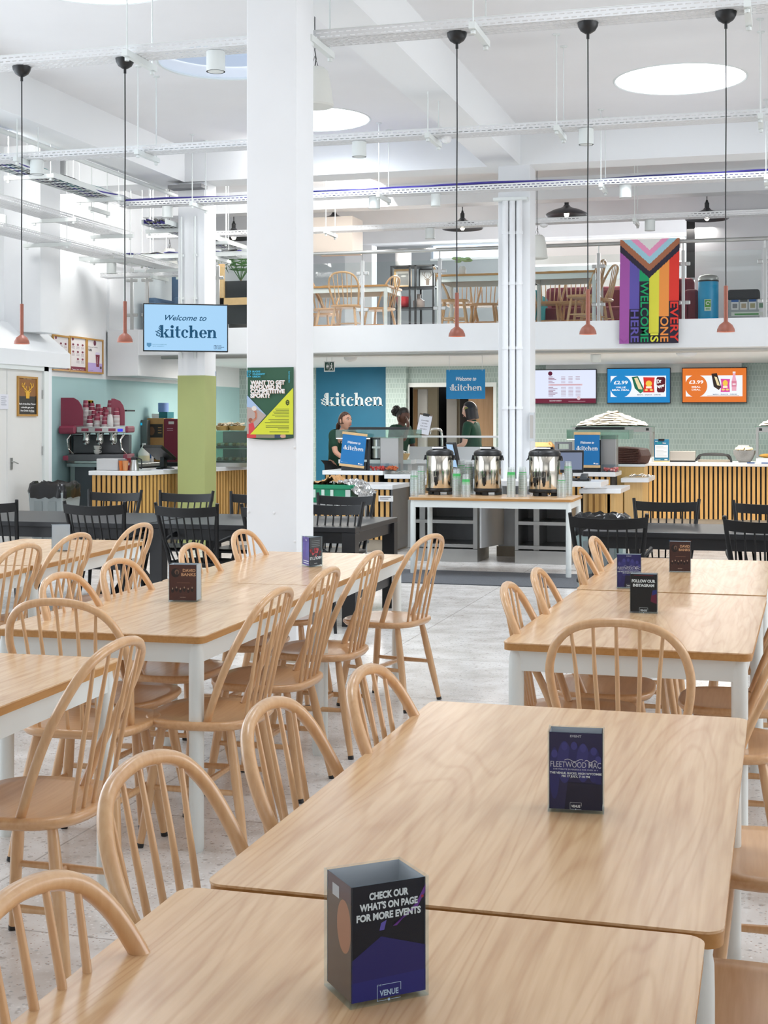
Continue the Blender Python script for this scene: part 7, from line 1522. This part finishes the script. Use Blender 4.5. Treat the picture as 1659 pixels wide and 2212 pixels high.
# menu clipboard, box, black rail, bowl, price cards on the long counter
x0, x1, z0, z1 = bb(1413, 1445, 949, 997, LY + .1); t = thing('menu_clipboard', 'teal menu clipboard on a wooden foot on the long white counter', 'clipboard', (x0, LY + .1, .9105)); w = x1 - x0; h = z1 - .91
MB().box(-.005, w + .005, -.02, .05, 0, .018).build('foot', PALEWOOD, t, smooth=0); MB().box(0, w, 0, .01, .018, h).build('board', flat('#12688a'), t, smooth=0); MB().box(w * .3, w * .7, -.01, .0, h - .02, h + .008).build('clip', BLACKP, t, smooth=0)
A = Art(0, 0, -.001); A.rect(w * .07, h * .2, w * .86, h * .55, flat('#e9edf0')); [A.rect(w * .14, h * (.68 - .055 * i), w * (.72 if i % 3 else .5), h * .014, flat('#9aa3aa')) for i in range(9)]; A.text('Weekly', w * .2, h * .81, h * .08, flat('#22b0a6'), .02, .3, width=w * .32); A.text('Menu', w * .56, h * .81, h * .08, WHT, .02, .3, width=w * .25); A.rect(w * .07, h * .9, w * .2, h * .02, WHT); A.rect(w * .7, h * .09, w * .2, h * .04, WHT); A.rect(w * .08, h * .1, w * .35, h * .02, flat('#8fb9c9')); A.build(t)
x0, x1, z0, z1 = bb(1447, 1501, 975, 997, LY + .15); t = thing('metal_box', 'low grey metal box beside the menu clipboard', 'box', (x0, LY + .15, .9105)); w = x1 - x0; MB().box(0, w, 0, .25, .02, z1 - .91).build('case', flat('#a8a29a', .4), t, smooth=0, bevel=.004); MB().box(0, w, .01, .24, 0, .02).build('foot', BLACKP, t, smooth=0)
x0, x1, z0, z1 = bb(1503, 1580, 985, 1000, LY + .2); t = thing('chafing_frame', 'black rounded metal frame with a tube handle on the long counter', 'frame', (x0, LY + .2, .9105)); w = x1 - x0; hh_ = .10
MB().tube(catmull([(0, 0, .02), (.05, 0, hh_ - .01), (.12, 0, hh_), (w - .12, 0, hh_), (w - .03, 0, hh_ - .01), (w, 0, 0)], 5), .014, 8).build('front_tube', BLACKP, t); MB().tube(catmull([(.03, .22, .02), (.08, .22, hh_), (w - .1, .22, hh_), (w - .02, .22, 0.014)], 5), .014, 8).build('rear_tube', BLACKP, t); MB().box(.03, w - .02, .02, .2, 0, .03).build('tray', flat('#b9ab98'), t, smooth=0)
t = put('bowl', 'grey stone bowl heaped with pale mushrooms near the right edge', 'bowl', 1608, LY + .2, .9105); MB().lathe([(.07, 0), (.1, .03), (.145, .12), (.15, .165), (.143, .165), (.09, .03), (0, .02)], 28).build('bowl', mat('stone_grey', '#8e8d8b', .7, var=.08, vscale=60), t)
for k in range(13):
    a = k * 2.4; r = .03 * math.sqrt(k); m_ = thing('mushroom', 'pale mushroom heaped in the grey stone bowl', 'mushroom', tuple(Vector(t.location) + Vector((r * math.cos(a), r * math.sin(a), .15 + .025 * (k < 5)))), a, 'mushrooms in the stone bowl'); MB().lathe([(.012, 0), (.014, .02), (.036, .025), (.032, .045), (.018, .056), (0, .058)], 14, cap=False).build('cap', mat('mushroom', '#e9d7b4', .7), m_)
for u, lab in ((1622, 'price card with a blue top edge below the stone bowl'), (1653, 'price card with a blue top edge at the right edge')):
    x, _ = at_y(u, 1004, LY - .003); t = thing('price_card', lab, 'card', (x, LY - .003, .868)); MB().box(-.05, .05, -.004, 0, 0, .048).build('card', PLASTW, t, smooth=0); MB().box(-.05, .05, -.005, -.004, .036, .05).build('top_strip', flat('#3b5f9a'), t, smooth=0)
t = put('wicker_basket', 'dark brown wicker basket tipped toward the viewer behind the right serving station', 'basket', 1355, 17.2, .95, R(-25)); WICK = mat('wicker_brown', '#4d2a1f', .6, var=.25, vscale=60, bump=.8, bscale=90)
MB().xprism([(-.17, 0), (.15, .0), (.19, .1), (.15, .19), (-.17, .21)], -.0, .26).build('basket', WICK, t, smooth=0, bevel=.02)
for k in range(9): MB().tube([(-.17, -.004, .02 + .021 * k), (-.05, -.008, .022 + .021 * k), (.16, -.004, .02 + .02 * k)], .009, 6).build('woven_band', WICK, t)
t = thing('counter', 'plain oak cupboard under the brown wicker basket', 'counter', (at_y(1355, 950, 17.1)[0], 17.1, 0)); MB().box(-.35, .21, 0, .5, .92, .949).build('worktop', SOLID, t, smooth=0); MB().box(-.34, .2, .01, .5, 0, .919).build('carcass', mat('oak_panel'), t, smooth=0)

# ================================================================ staff
SK = {'fair': mat('skin_fair', '#d9a58c', .5), 'dark': mat('skin_dark', '#5a382a', .5), 'pale': mat('skin_pale', '#d8ab97', .5)}
SHIRT = mat('bottle_green_cotton', '#123d2c', .85, var=.1, vscale=12); TROU = mat('black_trousers', '#1a1b1e', .85)
def skin_graph(verts, edges, root=0, sub=2):
    me = bpy.data.meshes.new('g'); me.from_pydata([v[:3] for v in verts], edges, []); o = bpy.data.objects.new('g', me); C.objects.link(o)
    m = o.modifiers.new('s', 'SKIN'); m.use_smooth_shade = True
    for i, v in enumerate(verts): me.skin_vertices[0].data[i].radius = (v[3], v[4] if len(v) > 4 else v[3])
    me.skin_vertices[0].data[root].use_root = True
    s = o.modifiers.new('u', 'SUBSURF'); s.levels = s.render_levels = sub
    dg = bpy.context.evaluated_depsgraph_get(); r = bpy.data.meshes.new_from_object(o.evaluated_get(dg)); bpy.data.objects.remove(o); return r
def head_pts(u, v, rx=.072, ry=.092, rz=.113):
    th = u * 2 * math.pi; ph = (v - .5) * math.pi; x, y, z = math.cos(ph) * math.sin(th), math.cos(ph) * math.cos(th), math.sin(ph)
    j = 1 - .34 * max(0, -z) ** 1.6; X, Y, Z = x * rx * j, y * ry * (1 - .12 * max(0, -z)), z * rz
    if y > 0:
        fr = y
        g_ = lambda cx, cz, sx, sz: math.exp(-((X - cx) / sx) ** 2 - ((Z - cz) / sz) ** 2) * fr
        Y += .020 * g_(0, -.022, .013, .016) + .009 * g_(0, .006, .010, .026) - .010 * (g_(.03, .012, .018, .013) + g_(-.03, .012, .018, .013)) + .006 * (g_(.03, .034, .025, .009) + g_(-.03, .034, .025, .009)) + .007 * g_(0, -.055, .02, .010) + .009 * g_(0, -.092, .022, .018)
    return Vector((X, Y, Z))
def person(lab, loc, rz, skin, pose, height=1.0):
    t = thing('person', lab, 'person', loc, rz); P = {k: Vector(v) for k, v in pose.items()}; V = []; E = []
    def add(p, r, par=None, r2=None):
        V.append((p.x, p.y, p.z, r, r2 or r)); i = len(V) - 1
        if par is not None: E.append((par, i))
        return i
    pel = add(P['pelvis'], .105); wa = add(P['pelvis'].lerp(P['chest'], .45), .098, pel); ch = add(P['chest'], .112, wa); nk = add(P['neck'], .05, ch); hd = add(P['neck'].lerp(P['head'], .5), .046, nk); add(P['head'], .05, hd)
    for s in ('l', 'r'):
        h = add(P['hip_' + s], .078, pel); k = add(P['knee_' + s], .052, h); a = add(P['ankle_' + s], .034, k); add(P['ankle_' + s] + Vector((0, .13, -.045)), .03, a)
        sh = add(P['sho_' + s], .05, ch); el = add(P['elb_' + s], .036, sh); wr = add(P['wri_' + s], .023, el)
        d = (P['tip_' + s] - P['wri_' + s]); L = d.length; d.normalize(); side = d.cross(P['elb_' + s] - P['wri_' + s]); side = side.normalized() if side.length > 1e-4 else d.orthogonal().normalized(); nrm = side.cross(d).normalized(); curl = nrm * (-1 if nrm.z > 0 else 1)
        pm = add(P['wri_' + s] + d * L * .42, .026, wr)
        for i, (o, ln) in enumerate(((-.026, .82), (-.009, .98), (.009, .93), (.025, .76))):
            k1 = add(P['wri_' + s] + d * L * .52 + side * o, .010, pm); k2 = add(P['wri_' + s] + d * L * (.5 + .26 * ln) + side * o * 1.15 + curl * .008, .0088, k1); add(P['wri_' + s] + d * L * (.5 + .47 * ln) + side * o * 1.1 + curl * .024, .0078, k2)
        sg = -1 if s == 'r' else 1; t1 = add(P['wri_' + s] + d * L * .3 + side * .034 * sg, .011, wr); add(P['wri_' + s] + d * L * .55 + side * .048 * sg + curl * .012, .009, t1)
    me = skin_graph(V, E); bm = bmesh.new(); bm.from_mesh(me)
    hm = P['head_m'] if 'head_m' in P else None
    MH = Matrix.Translation(P['head']) @ Matrix.Rotation(pose_ang['yaw'], 4, 'Z') @ Matrix.Rotation(pose_ang['pitch'], 4, 'X') @ Matrix.Rotation(pose_ang.get('roll', 0), 4, 'Y')
    hb = MB().grid(lambda u, v: MH @ head_pts(u, v), 48, 36)
    for s in (-1, 1): mb_ = MB(); mb_.M = MH; mb_.ball((s * .072, -.008, .0), .012, .022, .032, 12, 8); b0 = len(hb.v); hb.add(mb_.v, mb_.f)
    tmp = bpy.data.meshes.new('h'); tmp.from_pydata([tuple(p) for p in hb.v], [], hb.f); bm.from_mesh(tmp); bmesh.ops.remove_doubles(bm, verts=bm.verts, dist=1e-5)
    m2 = bpy.data.meshes.new('body'); bm.to_mesh(m2); bm.free(); o = bpy.data.objects.new('body', m2); C.objects.link(o); r = o.modifiers.new('r', 'REMESH'); r.mode = 'VOXEL'; r.voxel_size = .0055; sm = o.modifiers.new('m', 'SMOOTH'); sm.iterations = 2; sm.factor = .5
    dg = bpy.context.evaluated_depsgraph_get(); fin = bpy.data.meshes.new_from_object(o.evaluated_get(dg)); bpy.data.objects.remove(o)
    for p in fin.polygons: p.use_smooth = True
    fin.materials.clear(); fin.materials.append(skin); b = bpy.data.objects.new('body', fin); C.objects.link(b); b.parent = t
    # clothes
    V2 = []; E2 = []
    def a2(p, r, par=None):
        V2.append((p.x, p.y, p.z, r)); i = len(V2) - 1
        if par is not None: E2.append((par, i))
        return i
    low = P['pelvis'].lerp(P['chest'], -.22); q0 = a2(low, .135); q1 = a2(P['pelvis'].lerp(P['chest'], .3), .125, q0); q2 = a2(P['chest'], .132, q1); q3 = a2(P['chest'].lerp(P['neck'], .75), .075, q2); a2(P['chest'].lerp(P['neck'], .93), .056, q3)
    for s in ('l', 'r'): h1 = a2(P['sho_' + s], .066, q2); a2(P['sho_' + s].lerp(P['elb_' + s], .5), .058, h1); a2(P['sho_' + s].lerp(P['elb_' + s], .8), .062, len(V2) - 1)
    cm = skin_graph(V2, E2); cm.materials.append(SHIRT); c = bpy.data.objects.new('polo_shirt', cm); C.objects.link(c); c.parent = t
    mbc = MB(); nb = P['chest'].lerp(P['neck'], .95); mbc.tube([nb + Vector((.058 * math.cos(R(a)), .058 * math.sin(R(a)) + .004, -.004 + .012 * math.sin(R(a + 180)))) for a in range(-250, 71, 20)], .013, 8).build('collar', SHIRT, c)
    V3 = [(P['pelvis'].x, P['pelvis'].y, P['pelvis'].z + .04, .118)]; E3 = []
    for s in ('l', 'r'):
        for k, rr_ in (('hip_', .092), ('knee_', .07), ('ankle_', .055)): V3.append(tuple(P[k + s]) + (rr_,)); E3.append((0 if k == 'hip_' else len(V3) - 2, len(V3) - 1))
    tm = skin_graph(V3, E3); tm.materials.append(TROU); c = bpy.data.objects.new('trousers', tm); C.objects.link(c); c.parent = t
    for s in ('l', 'r'): a = P['ankle_' + s]; MB().ball((a.x, a.y + .06, a.z - .035), .045, .13, .05, 14, 8).build('shoe', BLACKP, t)
    # face
    for s in (-1, 1):
        mb = MB(); mb.M = MH; e = mb.ball((s * .029, .0745, .010), .0125, .008, .0075, 12, 7).build('eye', flat('#e6e2dc', .2), b); mb = MB(); mb.M = MH; mb.ball((s * .029, .0815, .010), .006, .003, .0065, 10, 6).build('iris', flat('#3a2c24', .2), e)
        mb = MB(); mb.M = MH; mb.tube([(s * .014, .0885, .028), (s * .03, .0865, .034), (s * .046, .074, .029)], [.003, .0035, .002], 6).build('eyebrow', pose_hair, b)
    mb = MB(); mb.M = MH; mb.ball((0, .0925, -.0565), .021, .006, .0065, 14, 7).build('mouth', flat('#b8645c' if skin is not SK['dark'] else '#4f2c26'), b)
    return t, MH
pose_ang = {}; pose_hair = None
def hair_cap(MH, t, m, front=.028, low=-.03, puff=1.12, name='hair'):
    mb = MB(); mb.M = MH; nu, nv = 44, 30; vs = []; ok = {}
    for j in range(nv + 1):
        for i in range(nu):
            p = head_pts(i / nu, j / nv); k = Vector((p.x * puff, p.y * puff - .006, p.z * (puff - .02))); vs.append(k)
            ok[(i, j)] = (p.z > low and p.y < front + max(0, p.z - .045) * 1.6)
    fs = [(j * nu + i, j * nu + (i + 1) % nu, (j + 1) * nu + (i + 1) % nu, (j + 1) * nu + i) for j in range(nv) for i in range(nu) if ok[(i, j)] and ok[((i + 1) % nu, j + 1)]]
    o = mb.add(vs, fs).build(name, m, t, smooth=80); s = o.modifiers.new('thick', 'SOLIDIFY'); s.thickness = .012; s.offset = 1; return o
def std(h=1.0, lean=0.0, arms=None):
    p = dict(pelvis=(0, 0, .93), chest=(0, .0 + lean * .7, 1.24 - abs(lean) * .18), neck=(0, lean, 1.40 - abs(lean) * .32), head=(0, lean * 1.12 + .02, 1.53 - abs(lean) * .36), hip_l=(-.09, 0, .88), hip_r=(.09, 0, .88), knee_l=(-.095, .02, .5), knee_r=(.095, .02, .5), ankle_l=(-.1, 0, .085), ankle_r=(.1, 0, .085),
             sho_l=(-.165, lean * .92, 1.355 - abs(lean) * .3), sho_r=(.165, lean * .92, 1.355 - abs(lean) * .3))
    p.update(arms); return p
HBR = mat('hair_auburn', '#4a2e20', .55); HBK = mat('hair_black', '#15120f', .5); HBL = mat('hair_jet', '#17161b', .45)
# woman leaning, left
pose_ang = {'yaw': R(8), 'pitch': R(6)}; pose_hair = HBR
pp = std(lean=.16, arms=dict(elb_l=(-.21, .33, 1.10), wri_l=(-.15, .5, .99), tip_l=(-.12, .63, .95), elb_r=(.21, .28, 1.08), wri_r=(.19, .48, .985), tip_r=(.17, .61, .95)))
PX = at_y(722, 920, 17.0)[0]; t, MH = person('person in a dark green shirt leaning forward, hair tied back, before the teal wall', (PX, 17.1, 0), R(-128), SK['fair'], pp)
hair_cap(MH, t, HBR, front=.035, low=-.045, puff=1.1)
tail = MB(); A0 = MH @ Vector((0, -.095, .0)); tail.tube([A0, A0 + Vector((0, -.05, -.04)), A0 + Vector((.0, -.07, -.16)), A0 + Vector((.0, -.05, -.30)), A0 + Vector((0, -.03, -.40))], [.026, .03, .028, .022, .006], 10).build('ponytail', HBR, t)
# person with face in hand
pose_ang = {'yaw': R(0), 'pitch': R(-24)}; pose_hair = HBK
pp = std(lean=.10, arms=dict(elb_l=(-.19, .16, 1.06), wri_l=(-.1, .30, 1.0), tip_l=(-.06, .42, .97), elb_r=(.20, .30, 1.18), wri_r=(.10, .29, 1.36), tip_r=(.03, .225, 1.51)))
PX = at_y(862, 920, 17.9)[0]; t, MH = person('person with dark puffed hair, one hand over the face, behind the glass guard', (PX - .04, 17.85, .04), R(-112), SK['dark'], pp)
hair_cap(MH, t, HBK, front=.02, low=-.03, puff=1.12)
q = random.Random(4); mb = MB(); mb.M = MH; mb.ball((0, -.135, .02), .065, .06, .07, 22, 14); mb.v = [p + Vector((jit(.018), jit(.018), jit(.018))) for p in mb.v]; mb.build('hair_bun', HBK, t, smooth=30)
# woman in profile, right
pose_ang = {'yaw': R(4), 'pitch': R(-10)}; pose_hair = HBL
pp = std(lean=.03, arms=dict(elb_l=(-.20, .06, 1.08), wri_l=(-.13, .28, 1.01), tip_l=(-.10, .44, .995), elb_r=(.20, .04, 1.07), wri_r=(.14, .27, 1.0), tip_r=(.11, .43, .985)))
PX = at_y(1021, 920, 18.0)[0]; t, MH = person('person with a black bob in a green polo shirt, in profile by the doorway', (PX, 18.05, .09), R(84), SK['pale'], pp)
hair_cap(MH, t, HBL, front=.004, low=-.115, puff=1.14)
mb = MB(); mb.M = MH; mb.grid(lambda u, v: Vector((.092 * math.sin(-2.1 + 4.2 * u + math.pi), -.008 + .098 * math.cos(-2.1 + 4.2 * u + math.pi), .03 - .15 * v)), 24, 8).build('bob_lengths', HBL, t, smooth=80).modifiers.new('thick', 'SOLIDIFY').thickness = .02
for s in (-1, 1): mb = MB(); mb.M = MH; mb.ball((-s * .079, .02, .035), .008, .028, .02, 10, 6).build('yellow_hair_streak', flat('#8d8a3c'), t)
tag(MB().box(-.5, .5, -.3, .3, 0, .088).build('floor_step', flat('#8a8782'), None, smooth=0, loc=(PX, 18.05, 0.0005)), 'low grey step behind the counters, under the person with the black bob', 'step')
